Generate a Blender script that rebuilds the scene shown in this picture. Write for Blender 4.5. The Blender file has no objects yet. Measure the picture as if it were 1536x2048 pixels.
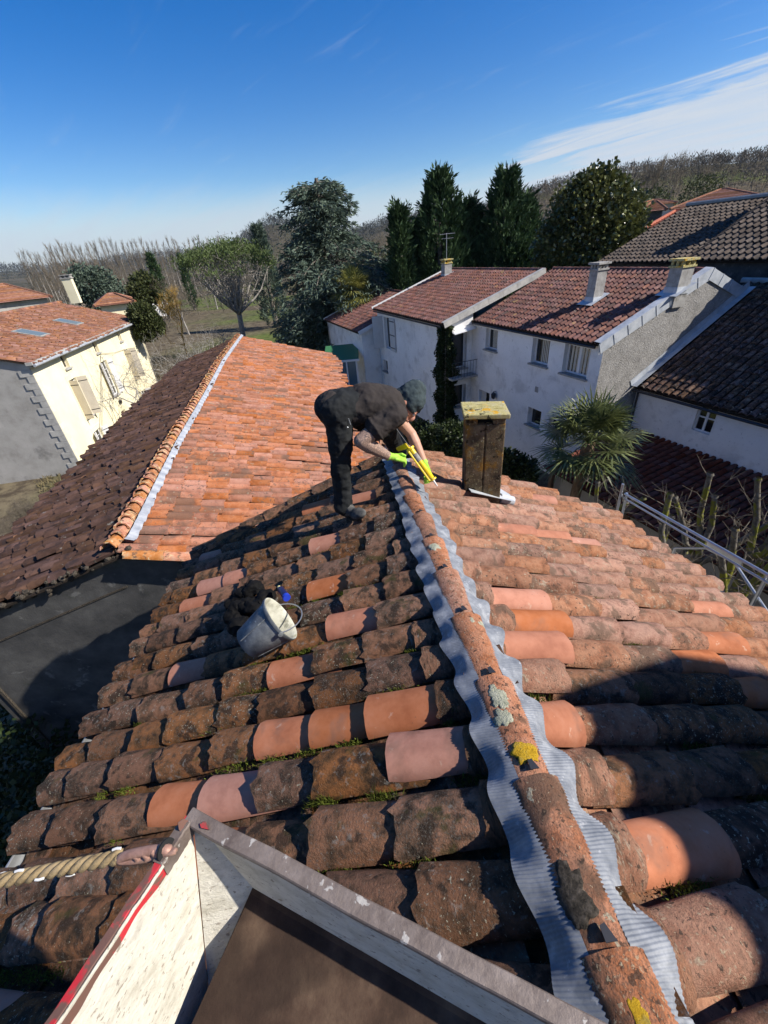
import bpy, bmesh, math, random
import numpy as np
from mathutils import Vector, Matrix
R = math.radians
random.seed(7); rng = np.random.default_rng(7)
sc = bpy.context.scene
COL = sc.collection

# ------------------------------------------------------------------ camera, sky, sun, exposure
F = 831.0; CX = 768.0; CY = 1024.0; H = 9.0
_dn = np.array([122, -1306, -831.]); _dn /= np.linalg.norm(_dn); _up = -_dn
_fw = np.array([0, 0, -1.]); _Y = _fw - _up * _fw.dot(_up); _Y /= np.linalg.norm(_Y)
M = np.array([np.cross(_Y, _up), _Y, _up]); CAM = np.array([0, 0, H])
cam = bpy.data.cameras.new('camera'); camo = bpy.data.objects.new('camera', cam); COL.objects.link(camo)
cam.sensor_fit = 'VERTICAL'; cam.sensor_height = 24; cam.lens = 24 * F / 2048
cam.clip_start = 0.05; cam.clip_end = 20000
mw = Matrix([list(M[i]) + [CAM[i]] for i in range(3)] + [[0, 0, 0, 1]])
camo.matrix_world = mw; sc.camera = camo
SUN_AZ = 102.0; SUN_EL = 38.5
SD = np.array([math.sin(R(SUN_AZ)) * math.cos(R(SUN_EL)), math.cos(R(SUN_AZ)) * math.cos(R(SUN_EL)), math.sin(R(SUN_EL))])
sun = bpy.data.lights.new('sun', 'SUN'); suno = bpy.data.objects.new('sun', sun); COL.objects.link(suno)
sun.energy = 5.0; sun.angle = R(0.55); sun.color = (1, 0.94, 0.85)
suno.rotation_euler = Vector(SD).to_track_quat('Z', 'Y').to_euler()
suno.location = (30, -3, 40)
sc.view_settings.view_transform = 'Standard'; sc.view_settings.look = 'None'
sc.view_settings.exposure = 0.55; sc.view_settings.gamma = 1
sc.render.resolution_x = 768; sc.render.resolution_y = 1024
W = bpy.data.worlds.new('World'); sc.world = W; W.use_nodes = True
def NN(nt, t, ins=None, **pr):
    n = nt.nodes.new(t)
    for k, v in pr.items(): setattr(n, k, v)
    if ins:
        for k, v in ins.items():
            s = n.inputs[k]
            if isinstance(v, bpy.types.NodeSocket): nt.links.new(v, s)
            else: s.default_value = v
    return n
def mth(nt, op, a, b=0.0, c=None, clamp=False):
    n = NN(nt, 'ShaderNodeMath', operation=op, use_clamp=clamp)
    for i, v in enumerate((a, b) if c is None else (a, b, c)):
        if isinstance(v, bpy.types.NodeSocket): nt.links.new(v, n.inputs[i])
        else: n.inputs[i].default_value = v
    return n.outputs[0]
def mixc(nt, f, a, b, blend='MIX'):
    n = NN(nt, 'ShaderNodeMix', data_type='RGBA', blend_type=blend)
    for i, v in ((0, f), (6, a), (7, b)):
        if isinstance(v, bpy.types.NodeSocket): nt.links.new(v, n.inputs[i])
        elif i == 0: n.inputs[0].default_value = v
        else: n.inputs[i].default_value = (*v[:3], 1)
    return n.outputs[2]
def smooth(nt, v, a, b):
    n = NN(nt, 'ShaderNodeMapRange', interpolation_type='SMOOTHSTEP')
    nt.links.new(v, n.inputs[0]); n.inputs[1].default_value = a; n.inputs[2].default_value = b
    return n.outputs[0]
def build_world():
    nt = W.node_tree; nt.nodes.clear()
    sky = NN(nt, 'ShaderNodeTexSky', sky_type='NISHITA', sun_disc=False, sun_elevation=R(SUN_EL), sun_rotation=R(SUN_AZ),
             altitude=100, air_density=1.0, dust_density=0.25, ozone_density=2.5)
    tc = NN(nt, 'ShaderNodeTexCoord'); d = tc.outputs['Generated']
    sx = NN(nt, 'ShaderNodeSeparateXYZ', {0: d}); x, y, z = sx.outputs
    zz = mth(nt, 'ADD', mth(nt, 'MAXIMUM', z, 0.0), 0.14)
    px = mth(nt, 'DIVIDE', x, zz); py = mth(nt, 'DIVIDE', y, zz)
    # rotate so that the streaks run obliquely, stretched along one axis
    a = R(-46)
    u = mth(nt, 'ADD', mth(nt, 'MULTIPLY', px, math.cos(a)), mth(nt, 'MULTIPLY', py, math.sin(a)))
    v = mth(nt, 'SUBTRACT', mth(nt, 'MULTIPLY', py, math.cos(a)), mth(nt, 'MULTIPLY', px, math.sin(a)))
    cv = NN(nt, 'ShaderNodeCombineXYZ', {0: mth(nt, 'ADD', mth(nt, 'MULTIPLY', u, 0.55), 1.7), 1: mth(nt, 'MULTIPLY', v, 2.9)})
    n1 = NN(nt, 'ShaderNodeTexNoise', {'Vector': cv.outputs[0], 'Scale': 1.15, 'Detail': 10, 'Roughness': 0.66, 'Distortion': 0.9})
    n2 = NN(nt, 'ShaderNodeTexNoise', {'Vector': cv.outputs[0], 'Scale': 3.1, 'Detail': 6, 'Roughness': 0.6, 'Distortion': 0.4})
    az = mth(nt, 'ARCTAN2', x, y)
    right = smooth(nt, az, R(4), R(30))
    low = mth(nt, 'SUBTRACT', 1.0, smooth(nt, mth(nt, 'SUBTRACT', z, mth(nt, 'MULTIPLY', az, 0.14)), 0.02, 0.17))
    th = mth(nt, 'SUBTRACT', 0.70, mth(nt, 'MULTIPLY', mth(nt, 'MULTIPLY', right, low), 0.49))
    cl = mth(nt, 'MULTIPLY', mth(nt, 'SUBTRACT', n1.outputs[0], th), 7.0, clamp=True)
    cl = mth(nt, 'MULTIPLY', cl, mth(nt, 'ADD', 0.35, mth(nt, 'MULTIPLY', n2.outputs[0], 1.1)), clamp=True)
    # low pale bank of cloud along the horizon
    el = mth(nt, 'ADD', z, mth(nt, 'MULTIPLY', mth(nt, 'SUBTRACT', n1.outputs[0], 0.5), 0.06))
    bank = mth(nt, 'MULTIPLY', mth(nt, 'SUBTRACT', 1.0, smooth(nt, el, 0.04, 0.13)), 0.85)
    # faint high streaks
    st = mth(nt, 'MULTIPLY', smooth(nt, n2.outputs[0], 0.55, 0.9), mth(nt, 'MULTIPLY', mth(nt, 'SUBTRACT', 1.0, smooth(nt, z, 0.3, 0.6)), 0.22))
    m = mth(nt, 'MAXIMUM', mth(nt, 'MAXIMUM', cl, bank), st, clamp=True)
    hs = NN(nt, 'ShaderNodeHueSaturation', {'Hue': 0.514, 'Saturation': 1.50, 'Value': 1.45, 'Color': sky.outputs[0]})
    col = mixc(nt, m, hs.outputs[0], (6.6, 7.3, 8.2))
    bg = NN(nt, 'ShaderNodeBackground', {'Color': col, 'Strength': 0.066})
    out = NN(nt, 'ShaderNodeOutputWorld', {'Surface': bg.outputs[0]})
build_world()

# ------------------------------------------------------------------ geometry helpers
def A3(*v): return np.array(v, float)
def nrm(v): v = np.asarray(v, float); return v / np.linalg.norm(v)
def ray(x, y): return nrm(M @ np.array([x - CX, CY - y, -F]))
def at(x, y, d):                     # a world point seen in that direction, d metres away over the ground
    v = ray(x, y); return CAM + v * d / math.hypot(v[0], v[1])
def hit(x, y, p0, n):
    d = ray(x, y); return CAM + d * np.dot(p0 - CAM, n) / np.dot(d, n)
def hitz(x, y, z): d = ray(x, y); return CAM + d * (z - H) / d[2]
def azel(x, y): v = ray(x, y); return math.degrees(math.atan2(v[0], v[1])), math.degrees(math.asin(v[2]))
def D(az): return A3(math.sin(R(az)), math.cos(R(az)), 0)
WL = {}
def tag(o, label=None, cat=None, group=None, kind=None):
    if label: o['label'] = label
    if cat: o['category'] = cat
    if group: o['group'] = group
    if kind: o['kind'] = kind
    return o
def empty(name, loc, label, cat, group=None):
    o = bpy.data.objects.new(name, None); COL.objects.link(o); o.location = loc; o.empty_display_size = .1
    WL[o.name] = np.array(loc, float); return tag(o, label, cat, group)
def new_mesh(name, v, f, mat, smooth_=0, off=None):
    me = bpy.data.meshes.new(name); v = np.asarray(v, float)
    if off is not None: v = v - off
    if isinstance(f, np.ndarray):
        nf, k = f.shape
        me.vertices.add(len(v)); me.vertices.foreach_set('co', v.ravel())
        me.loops.add(nf * k); me.loops.foreach_set('vertex_index', f.ravel().astype(np.int32))
        me.polygons.add(nf); me.polygons.foreach_set('loop_start', np.arange(0, nf * k, k, dtype=np.int32))
        me.update(calc_edges=True)
    else:
        me.from_pydata([tuple(p) for p in v], [], [tuple(int(i) for i in q) for q in f]); me.update()
    if mat is not None:
        for m_ in (mat if isinstance(mat, (list, tuple)) else [mat]): me.materials.append(m_)
    if smooth_:
        me.shade_smooth()
        if smooth_ < 180: me.set_sharp_from_angle(angle=R(smooth_))
    return me
def base_of(parent): return WL.get(parent.name, np.zeros(3)) if parent else np.zeros(3)
def obj(name, v, f, mat, parent=None, smooth_=0, kind=None):
    b = base_of(parent)
    me = new_mesh(name, v, f, mat, smooth_, b)
    o = bpy.data.objects.new(name, me); COL.objects.link(o)
    if parent: o.parent = parent
    WL[o.name] = b.copy()
    if kind: o['kind'] = kind
    return o
class MB:
    def __init__(s): s.v = []; s.f = []; s.mi = []
    def add(s, v, f, mi=0):
        n = len(s.v); s.v.extend([tuple(p) for p in v]); s.f.extend([tuple(i + n for i in q) for q in f]); s.mi.extend([mi] * len(f)); return s
    def quad(s, a, b, c, d, mi=0): return s.add([a, b, c, d], [(0, 1, 2, 3)], mi)
    def box(s, c, ax, hs, mi=0):      # centre, three axis vectors, half sizes
        c = A3(*c); ax = [A3(*a) for a in ax]; vs = []
        for i in (-1, 1):
            for j in (-1, 1):
                for k in (-1, 1): vs.append(c + ax[0] * hs[0] * i + ax[1] * hs[1] * j + ax[2] * hs[2] * k)
        f = [(0, 1, 3, 2), (4, 6, 7, 5), (0, 4, 5, 1), (2, 3, 7, 6), (0, 2, 6, 4), (1, 5, 7, 3)]
        if np.dot(np.cross(ax[0], ax[1]), ax[2]) < 0: f = [q[::-1] for q in f]
        return s.add(vs, f, mi)
    def slab(s, poly, n, t, mi=0):    # polygon extruded by t along n
        poly = [A3(*p) for p in poly]; n = A3(*n); k = len(poly)
        vs = poly + [p + n * t for p in poly]
        f = [tuple(range(k))[::-1], tuple(range(k, 2 * k))] + [(i, (i + 1) % k, (i + 1) % k + k, i + k) for i in range(k)]
        return s.add(vs, f, mi)
    def tube(s, pts, rad, n=6, cap=True, mi=0):
        pts = [A3(*p) for p in pts]; rad = rad if hasattr(rad, '__len__') else [rad] * len(pts)
        vs = []; up = None
        for i, p in enumerate(pts):
            t = nrm(pts[min(i + 1, len(pts) - 1)] - pts[max(i - 1, 0)])
            if up is None:
                up = np.cross(t, A3(0, 0, 1) if abs(t[2]) < .9 else A3(1, 0, 0))
            up = nrm(up - t * up.dot(t)); w = np.cross(t, up)
            for k in range(n):
                a = 2 * math.pi * k / n; vs.append(p + (up * math.cos(a) + w * math.sin(a)) * rad[i])
        f = []
        for i in range(len(pts) - 1):
            for k in range(n): f.append((i * n + k, i * n + (k + 1) % n, (i + 1) * n + (k + 1) % n, (i + 1) * n + k))
        if cap: f.append(tuple(range(n))[::-1]); f.append(tuple(range((len(pts) - 1) * n, len(pts) * n)))
        return s.add(vs, f, mi)
    def lathe(s, c, axis, prof, n=20, mi=0, ref=None):
        axis = nrm(axis); u = np.cross(axis, ref if ref is not None else (A3(0, 0, 1) if abs(axis[2]) < .9 else A3(1, 0, 0))); u = nrm(u); w = np.cross(axis, u)
        vs = []; f = []
        for (r, h) in prof:
            for k in range(n):
                a = 2 * math.pi * k / n; vs.append(A3(*c) + axis * h + (u * math.cos(a) + w * math.sin(a)) * r)
        for i in range(len(prof) - 1):
            for k in range(n): f.append((i * n + k, i * n + (k + 1) % n, (i + 1) * n + (k + 1) % n, (i + 1) * n + k))
        return s.add(vs, f, mi)
    def build(s, name, mat, parent=None, smooth_=0, kind=None):
        o = obj(name, s.v, s.f, mat, parent, smooth_, kind)
        if isinstance(mat, (list, tuple)) and len(mat) > 1: o.data.polygons.foreach_set('material_index', s.mi)
        return o

# ------------------------------------------------------------------ materials
def new_mat(name):
    m = bpy.data.materials.new(name); m.use_nodes = True; nt = m.node_tree; nt.nodes.clear(); return m, nt
def weathered(name, cols, scale=4, rough=.85, bump=.3, bscale=None, spots=(), vary=.0, hue=.0, metal=0, dist=.02, stretch=None, spec=.3, fine=.0, coat=0, trans=0):
    """cols: colours mixed by noise; spots: (colour, noise scale, threshold, softness, strength)"""
    m, nt = new_mat(name)
    tc = NN(nt, 'ShaderNodeTexCoord'); oi = NN(nt, 'ShaderNodeObjectInfo'); ge = NN(nt, 'ShaderNodeNewGeometry')
    rnd = mth(nt, 'FRACT', mth(nt, 'ADD', oi.outputs['Random'], ge.outputs['Random Per Island']))
    cb = NN(nt, 'ShaderNodeCombineXYZ', {0: mth(nt, 'MULTIPLY', rnd, 37.0 if vary or hue else 0.0), 1: mth(nt, 'MULTIPLY', oi.outputs['Random'], 23.0)})
    vec = NN(nt, 'ShaderNodeVectorMath', {0: tc.outputs['Object'], 1: cb.outputs[0]}, operation='ADD').outputs[0]
    if stretch: vec = NN(nt, 'ShaderNodeVectorMath', {0: vec, 1: stretch}, operation='MULTIPLY').outputs[0]
    nz = NN(nt, 'ShaderNodeTexNoise', {'Vector': vec, 'Scale': scale, 'Detail': 8, 'Roughness': .65})
    rp = NN(nt, 'ShaderNodeValToRGB', {0: nz.outputs[0]}); cr = rp.color_ramp
    n = len(cols)
    while len(cr.elements) < n: cr.elements.new(.5)
    for i, c in enumerate(cols):
        cr.elements[i].position = .32 + .36 * i / max(1, n - 1); cr.elements[i].color = (*c, 1)
    col = rp.outputs[0]
    if vary or hue:
        r2 = mth(nt, 'FRACT', mth(nt, 'MULTIPLY', rnd, 7.31))
        hsn = NN(nt, 'ShaderNodeHueSaturation', {'Hue': mth(nt, 'ADD', .5 - hue / 2, mth(nt, 'MULTIPLY', r2, hue)),
                 'Value': mth(nt, 'ADD', 1 - vary / 2, mth(nt, 'MULTIPLY', rnd, vary)), 'Saturation': mth(nt, 'ADD', .85, mth(nt, 'MULTIPLY', r2, .3)), 'Color': col})
        col = hsn.outputs[0]
    hgt = nz.outputs[0]
    for (c, s, t, sf, st) in spots:
        vz = NN(nt, 'ShaderNodeTexNoise', {'Vector': vec, 'Scale': s, 'Detail': 4, 'Roughness': .6, 'Distortion': .3})
        th = t
        if vary:
            th = mth(nt, 'ADD', t - .05, mth(nt, 'MULTIPLY', mth(nt, 'FRACT', mth(nt, 'MULTIPLY', rnd, 13.7 + s)), .10))
            f = NN(nt, 'ShaderNodeMapRange', {0: vz.outputs[0], 1: th, 2: mth(nt, 'ADD', th, sf)}, interpolation_type='SMOOTHSTEP').outputs[0]
        else: f = smooth(nt, vz.outputs[0], t, t + sf)
        col = mixc(nt, mth(nt, 'MULTIPLY', f, st), col, c)
        hgt = mth(nt, 'ADD', hgt, mth(nt, 'MULTIPLY', f, .15))
    b2 = NN(nt, 'ShaderNodeTexNoise', {'Vector': vec, 'Scale': bscale or scale * 8, 'Detail': 6, 'Roughness': .7})
    if fine: col = mixc(nt, fine, col, mixc(nt, smooth(nt, b2.outputs[0], .35, .65), (.05, .04, .03), (1, 1, 1)), 'MULTIPLY')
    bp = NN(nt, 'ShaderNodeBump', {'Strength': bump, 'Distance': dist, 'Height': mth(nt, 'ADD', mth(nt, 'MULTIPLY', hgt, .5), mth(nt, 'MULTIPLY', b2.outputs[0], 1.0))})
    pb = NN(nt, 'ShaderNodeBsdfPrincipled', {'Base Color': col, 'Roughness': rough, 'Metallic': metal, 'Normal': bp.outputs[0], 'Specular IOR Level': spec})
    NN(nt, 'ShaderNodeOutputMaterial', {0: pb.outputs[0]})
    return m
def leafmat(name, c1, c2, rough=.5, trans=.25, spec=.3, scale=.6):
    m, nt = new_mat(name)
    ge = NN(nt, 'ShaderNodeNewGeometry'); tc = NN(nt, 'ShaderNodeTexCoord')
    nz = NN(nt, 'ShaderNodeTexNoise', {'Vector': tc.outputs['Object'], 'Scale': scale, 'Detail': 3})
    f = mth(nt, 'ADD', mth(nt, 'MULTIPLY', ge.outputs['Random Per Island'], .6), mth(nt, 'MULTIPLY', smooth(nt, nz.outputs[0], .35, .65), .4))
    col = mixc(nt, f, c1, c2)
    pb = NN(nt, 'ShaderNodeBsdfPrincipled', {'Base Color': col, 'Roughness': rough, 'Specular IOR Level': spec})
    tr = NN(nt, 'ShaderNodeBsdfTranslucent', {'Color': col})
    mx = NN(nt, 'ShaderNodeMixShader', {0: trans, 1: pb.outputs[0], 2: tr.outputs[0]})
    NN(nt, 'ShaderNodeOutputMaterial', {0: mx.outputs[0]})
    return m
def plain(name, c, rough=.6, metal=0, spec=.4):
    m, nt = new_mat(name)
    pb = NN(nt, 'ShaderNodeBsdfPrincipled', {'Base Color': (*c, 1), 'Roughness': rough, 'Metallic': metal, 'Specular IOR Level': spec})
    NN(nt, 'ShaderNodeOutputMaterial', {0: pb.outputs[0]}); return m

LICH = (.42, .40, .30); GREYL = (.30, .30, .27); YEL = (.55, .33, .03); MOSSC = (.10, .12, .02)
m_tile_left = weathered('old_tile_dark', [(.04, .028, .018), (.125, .068, .038), (.25, .118, .062), (.12, .07, .043)], 11, .95, 1.0, 130, vary=.7, hue=.004, dist=.008, spec=.12,
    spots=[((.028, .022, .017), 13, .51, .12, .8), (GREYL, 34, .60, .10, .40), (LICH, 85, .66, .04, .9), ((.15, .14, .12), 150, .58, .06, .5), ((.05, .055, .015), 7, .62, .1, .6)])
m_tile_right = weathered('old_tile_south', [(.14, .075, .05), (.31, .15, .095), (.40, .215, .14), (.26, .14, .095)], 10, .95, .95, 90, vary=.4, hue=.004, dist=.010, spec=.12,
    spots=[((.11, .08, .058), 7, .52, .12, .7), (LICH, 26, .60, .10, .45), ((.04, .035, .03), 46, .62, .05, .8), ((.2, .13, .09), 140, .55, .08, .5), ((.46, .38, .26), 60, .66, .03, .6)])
m_tile_new = weathered('new_terracotta', [(.33, .125, .07), (.43, .175, .10), (.47, .21, .13)], 7, .85, .25, 70, vary=.22, hue=.004, dist=.004, spec=.2,
    spots=[((.55, .40, .30), 16, .64, .08, .5), ((.18, .11, .08), 4, .56, .16, .55), ((.12, .08, .06), 60, .68, .04, .6)])
m_ridge = weathered('ridge_tile_clay', [(.20, .09, .055), (.40, .18, .105), (.47, .24, .155), (.28, .14, .09)], 14, .95, 1.0, 130, vary=.2, hue=0, dist=.008, spec=.12,
    spots=[((.08, .06, .045), 6, .52, .14, .75), ((.035, .03, .025), 50, .60, .05, .8), (LICH, 24, .68, .03, .75), ((.16, .10, .07), 160, .54, .08, .6), ((.55, .45, .3), 80, .64, .04, .55)])
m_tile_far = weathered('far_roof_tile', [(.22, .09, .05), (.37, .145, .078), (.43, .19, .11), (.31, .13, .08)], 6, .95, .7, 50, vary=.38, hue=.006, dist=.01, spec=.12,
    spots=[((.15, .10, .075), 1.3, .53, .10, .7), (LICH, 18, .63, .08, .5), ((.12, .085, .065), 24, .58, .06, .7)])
m_tile_brown = weathered('brown_shaded_tile', [(.045, .027, .019), (.10, .056, .040), (.15, .082, .056)], 3, .95, .5, 40, vary=.6, hue=.02, dist=.01, spec=.1,  # far roof's shaded slope: shade put into a darker brown
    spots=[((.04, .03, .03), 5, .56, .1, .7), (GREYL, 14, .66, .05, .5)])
m_tile_mech = weathered('mechanical_tile', [(.09, .038, .032), (.16, .068, .053), (.22, .105, .08)], 3, .8, .3, 40, vary=.55, hue=.015, dist=.006, spec=.3,
    spots=[((.05, .038, .034), 2, .54, .1, .6), (LICH, 22, .64, .05, .7), ((.36, .24, .08), 2.6, .64, .08, .5)])
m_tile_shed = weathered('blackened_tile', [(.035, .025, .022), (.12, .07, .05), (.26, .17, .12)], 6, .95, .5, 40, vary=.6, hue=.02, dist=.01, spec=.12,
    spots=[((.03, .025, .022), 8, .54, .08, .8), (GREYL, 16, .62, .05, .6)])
m_tile_lh = weathered('left_house_tile', [(.17, .08, .052), (.26, .12, .075), (.34, .18, .12)], 2.5, .95, .4, 30, vary=.6, hue=.02, dist=.01, spec=.12,
    spots=[((.20, .13, .09), 1.2, .55, .12, .6), (LICH, 7, .64, .06, .5)])
m_tile_slate = weathered('dark_slate_tile', [(.05, .04, .034), (.10, .078, .062), (.15, .12, .10)], 3, .9, .4, 30, vary=.5, dist=.01, spec=.2)
m_deck = weathered('roof_underlay', [(.018, .014, .01), (.05, .035, .025)], 8, 1, .5)
m_zinc = weathered('zinc_flashing', [(.12, .135, .16), (.20, .215, .24), (.32, .335, .355)], 14, .6, .15, 90, metal=.0, dist=.002, spec=.25,
    spots=[((.07, .08, .10), 7, .58, .1, .5), ((.42, .43, .45), 30, .62, .06, .5)])
m_zinc_old = weathered('aged_zinc_sheet', [(.34, .37, .40), (.46, .49, .52), (.56, .58, .60)], 3, .6, .15, 30, metal=.15, dist=.004, spec=.4,
    spots=[((.30, .33, .36), 2, .58, .1, .5)])
m_moss = leafmat('moss', (.035, .045, .008), (.16, .19, .03), .9, .1, .1, 6)
m_grass_mat = leafmat('dry_grass', (.10, .09, .04), (.26, .21, .12), .9, .2, .1, 2)
m_render_white = weathered('white_render', [(.72, .71, .69), (.82, .81, .79), (.86, .85, .83)], .8, .95, .5, 30, dist=.01, spec=.1,
    spots=[((.52, .51, .49), 1.1, .52, .16, .6), ((.40, .39, .37), 5, .62, .08, .4), ((.5, .5, .48), 14, .62, .06, .4)])
m_render_cream = weathered('cream_render', [(.76, .68, .45), (.82, .75, .52), (.85, .79, .60)], .5, .95, .3, 30, dist=.01, spec=.1,
    spots=[((.72, .60, .42), .6, .60, .12, .35)])
m_render_grey = weathered('grey_pebbledash', [(.30, .29, .27), (.40, .385, .36), (.46, .445, .42)], 2.2, 1, 1.0, 22, dist=.05, spec=.05, fine=.35,
    spots=[((.20, .19, .18), 1.1, .6, .15, .5)])
m_render_old = weathered('old_grey_render', [(.30, .285, .26), (.38, .365, .335), (.44, .42, .39)], 1.2, .95, .5, 26, dist=.02, spec=.1,
    spots=[((.13, .125, .12), .8, .55, .15, .6), ((.42, .41, .38), 3, .64, .1, .4)])
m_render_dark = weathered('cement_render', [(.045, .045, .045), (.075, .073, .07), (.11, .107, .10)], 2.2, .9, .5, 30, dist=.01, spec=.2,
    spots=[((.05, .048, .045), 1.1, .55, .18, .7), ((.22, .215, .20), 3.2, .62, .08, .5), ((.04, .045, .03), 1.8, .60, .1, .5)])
m_stone = weathered('dressed_stone', [(.32, .31, .29), (.42, .41, .38), (.5, .48, .44)], 3, .9, .4, 30, dist=.01, spec=.1)
m_conc = weathered('concrete', [(.24, .23, .21), (.33, .32, .30), (.42, .41, .38)], 5, .95, .5, 40, dist=.01, spec=.1,
    spots=[((.12, .115, .10), 3, .58, .1, .6)])
m_chim = weathered('lichen_covered_block', [(.06, .05, .036), (.15, .115, .07), (.25, .20, .13)], 7, 1, 1.0, 60, dist=.02, spec=.05,
    spots=[((.30, .16, .03), 5, .53, .10, .8), ((.30, .27, .15), 30, .58, .05, .6), ((.02, .018, .014), 12, .60, .06, .8), (LICH, 40, .65, .03, .8)])
m_chimcap = weathered('lichen_covered_slab', [(.30, .26, .10), (.50, .44, .20), (.44, .40, .26)], 14, 1, 1.0, 80, dist=.012, spec=.05,
    spots=[((.62, .34, .02), 5, .54, .06, .9), ((.05, .045, .03), 18, .60, .04, .9), ((.6, .58, .45), 30, .62, .04, .7)])
m_lichen_pale = weathered('pale_lichen_crust', [(.30, .31, .22), (.46, .46, .34), (.56, .55, .42)], 40, 1, 1.0, 160, dist=.01, spec=.05)
m_lichen_yellow = weathered('yellow_lichen_crust', [(.42, .24, .02), (.62, .38, .03), (.40, .30, .08)], 40, 1, 1.0, 160, dist=.01, spec=.05)
m_lichen_black = weathered('black_lichen_crust', [(.03, .027, .022), (.07, .06, .048), (.13, .11, .09)], 60, 1, 1.0, 160, dist=.01, spec=.05)
m_bark = weathered('bark', [(.07, .06, .05), (.16, .14, .12), (.24, .22, .19)], 6, .95, .6, 30, dist=.03, spec=.05)
m_bark_pale = weathered('pale_bark', [(.17, .15, .13), (.30, .28, .25), (.42, .40, .37)], 5, .95, .5, 30, dist=.03, spec=.05)
m_twig = weathered('bare_twigs', [(.13, .11, .085), (.20, .17, .13)], 1, .95, .2, spec=.05)
m_twig_gold = weathered('golden_twigs', [(.30, .19, .05), (.42, .28, .09)], 1, .95, .2, spec=.05)
m_bark_moss = weathered('mossy_bark', [(.07, .06, .045), (.15, .135, .11), (.24, .22, .19)], 8, .95, .8, 40, dist=.02, spec=.05,
    spots=[((.20, .20, .03), 3, .50, .08, .9), ((.35, .27, .05), 9, .62, .05, .7)])
m_cedar = leafmat('cedar_needles', (.045, .075, .058), (.14, .18, .13), .7, .15, .2)
m_cypress = leafmat('cypress_sprays', (.014, .034, .016), (.075, .125, .05), .7, .12, .15)
m_magn = leafmat('magnolia_leaves', (.016, .028, .010), (.19, .20, .06), .28, .15, .6, .8)
m_pine = leafmat('pine_needles', (.055, .085, .028), (.13, .17, .06), .7, .2, .15)
m_laurel = leafmat('laurel_leaves', (.02, .045, .010), (.10, .15, .035), .4, .2, .4)
m_bush = leafmat('bush_leaves', (.03, .045, .015), (.09, .10, .035), .6, .2, .2)
m_palm = leafmat('palm_fronds', (.025, .042, .014), (.24, .27, .10), .3, .2, .6, 1.5)
m_ivy = leafmat('ivy_leaves', (.010, .020, .006), (.045, .065, .018), .5, .15, .3, 2)
m_palmtrunk = weathered('palm_fibre', [(.08, .05, .03), (.18, .12, .075), (.26, .19, .12)], 12, 1, 1, 60, dist=.03, stretch=(1, 1, .3))
m_glass = plain('window_glass', (.012, .014, .016), .06, 0, .8)
m_black = plain('interior_dark', (.012, .012, .012), .9)
m_pvc = plain('white_frame', (.72, .72, .72), .4)
m_wood_white = weathered('painted_shutter', [(.50, .50, .49), (.62, .62, .61)], 4, .7, .3, stretch=(6, 6, .6))
m_wood_beige = weathered('beige_shutter', [(.52, .46, .36), (.60, .54, .43)], 3, .7, .2)
m_wood_brown = weathered('brown_wood', [(.10, .06, .04), (.16, .10, .07)], 3, .8, .3)
m_curtain = weathered('net_curtain', [(.48, .45, .38), (.58, .55, .47)], 6, .9, .2)
m_steel = weathered('galvanised_steel', [(.38, .40, .42), (.52, .54, .56)], 12, .35, .1, metal=.7, dist=.002, spec=.5)
m_darkmetal = plain('dark_metal', (.05, .05, .055), .5, .4)
m_shirt = weathered('faded_black_cotton', [(.034, .029, .027), (.050, .043, .040)], 6, .9, .35, 60, dist=.006, spec=.08)
m_trouser = weathered('black_work_trousers', [(.012, .013, .014), (.026, .028, .029)], 6, .85, .4, 60, dist=.006, spec=.1,
    spots=[((.07, .08, .075), 3.2, .60, .15, .6)])
m_beanie = weathered('charcoal_knit', [(.035, .048, .052), (.06, .078, .082)], 9, .95, .6, 220, dist=.004, spec=.05)
m_jacket = weathered('black_jacket_cloth', [(.003, .003, .003), (.007, .0065, .0065)], 4, .8, .4, 40, dist=.01, spec=.15)
m_skin = weathered('skin', [(.46, .25, .17), (.55, .32, .23)], 8, .55, .15, 120, dist=.002, spec=.35)
m_skin_red = weathered('flushed_skin', [(.40, .17, .11), (.50, .25, .18)], 14, .55, .15, 120, dist=.002, spec=.35)
m_glove = weathered('lime_glove', [(.28, .55, .04), (.42, .72, .10)], 14, .7, .4, 120, dist=.003, spec=.2)
m_boot = weathered('scuffed_boot', [(.03, .032, .034), (.07, .07, .068), (.15, .145, .13)], 14, .85, .4, 90, dist=.004, spec=.15)
m_gun = weathered('yellow_plastic', [(.75, .52, .01), (.85, .62, .02)], 10, .35, .1, spec=.5)
m_white = plain('white_plastic', (.75, .74, .70), .4)
m_bucket_out = weathered('cement_smeared_bucket', [(.06, .065, .07), (.13, .14, .145), (.26, .27, .26)], 9, .75, .25, 60, dist=.003, spec=.25,
    spots=[((.40, .41, .38), 16, .60, .05, .7)])
m_bucket_in = weathered('dried_mortar', [(.26, .25, .19), (.50, .49, .40), (.64, .63, .54)], 16, .95, .6, 60, dist=.006, spec=.05,
    spots=[((.50, .46, .10), 4, .60, .1, .7), ((.22, .22, .17), 9, .60, .06, .7)])
m_navy = plain('navy_print', (.012, .014, .07), .35); m_blue = plain('blue_print', (.02, .05, .45), .35); m_pink = plain('red_print', (.62, .10, .12), .4); m_cream = plain('cream_cap', (.62, .56, .26), .5)
m_pan_white = weathered('chipped_white_paint', [(.42, .39, .31), (.58, .55, .46), (.66, .63, .54)], 14, .85, .7, 90, dist=.006, spec=.15, stretch=(1, 1, 2.2),
    spots=[((.20, .16, .12), 70, .60, .06, .7), ((.36, .33, .27), 14, .54, .16, .6), ((.22, .15, .10), 30, .68, .03, .7)])
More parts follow.
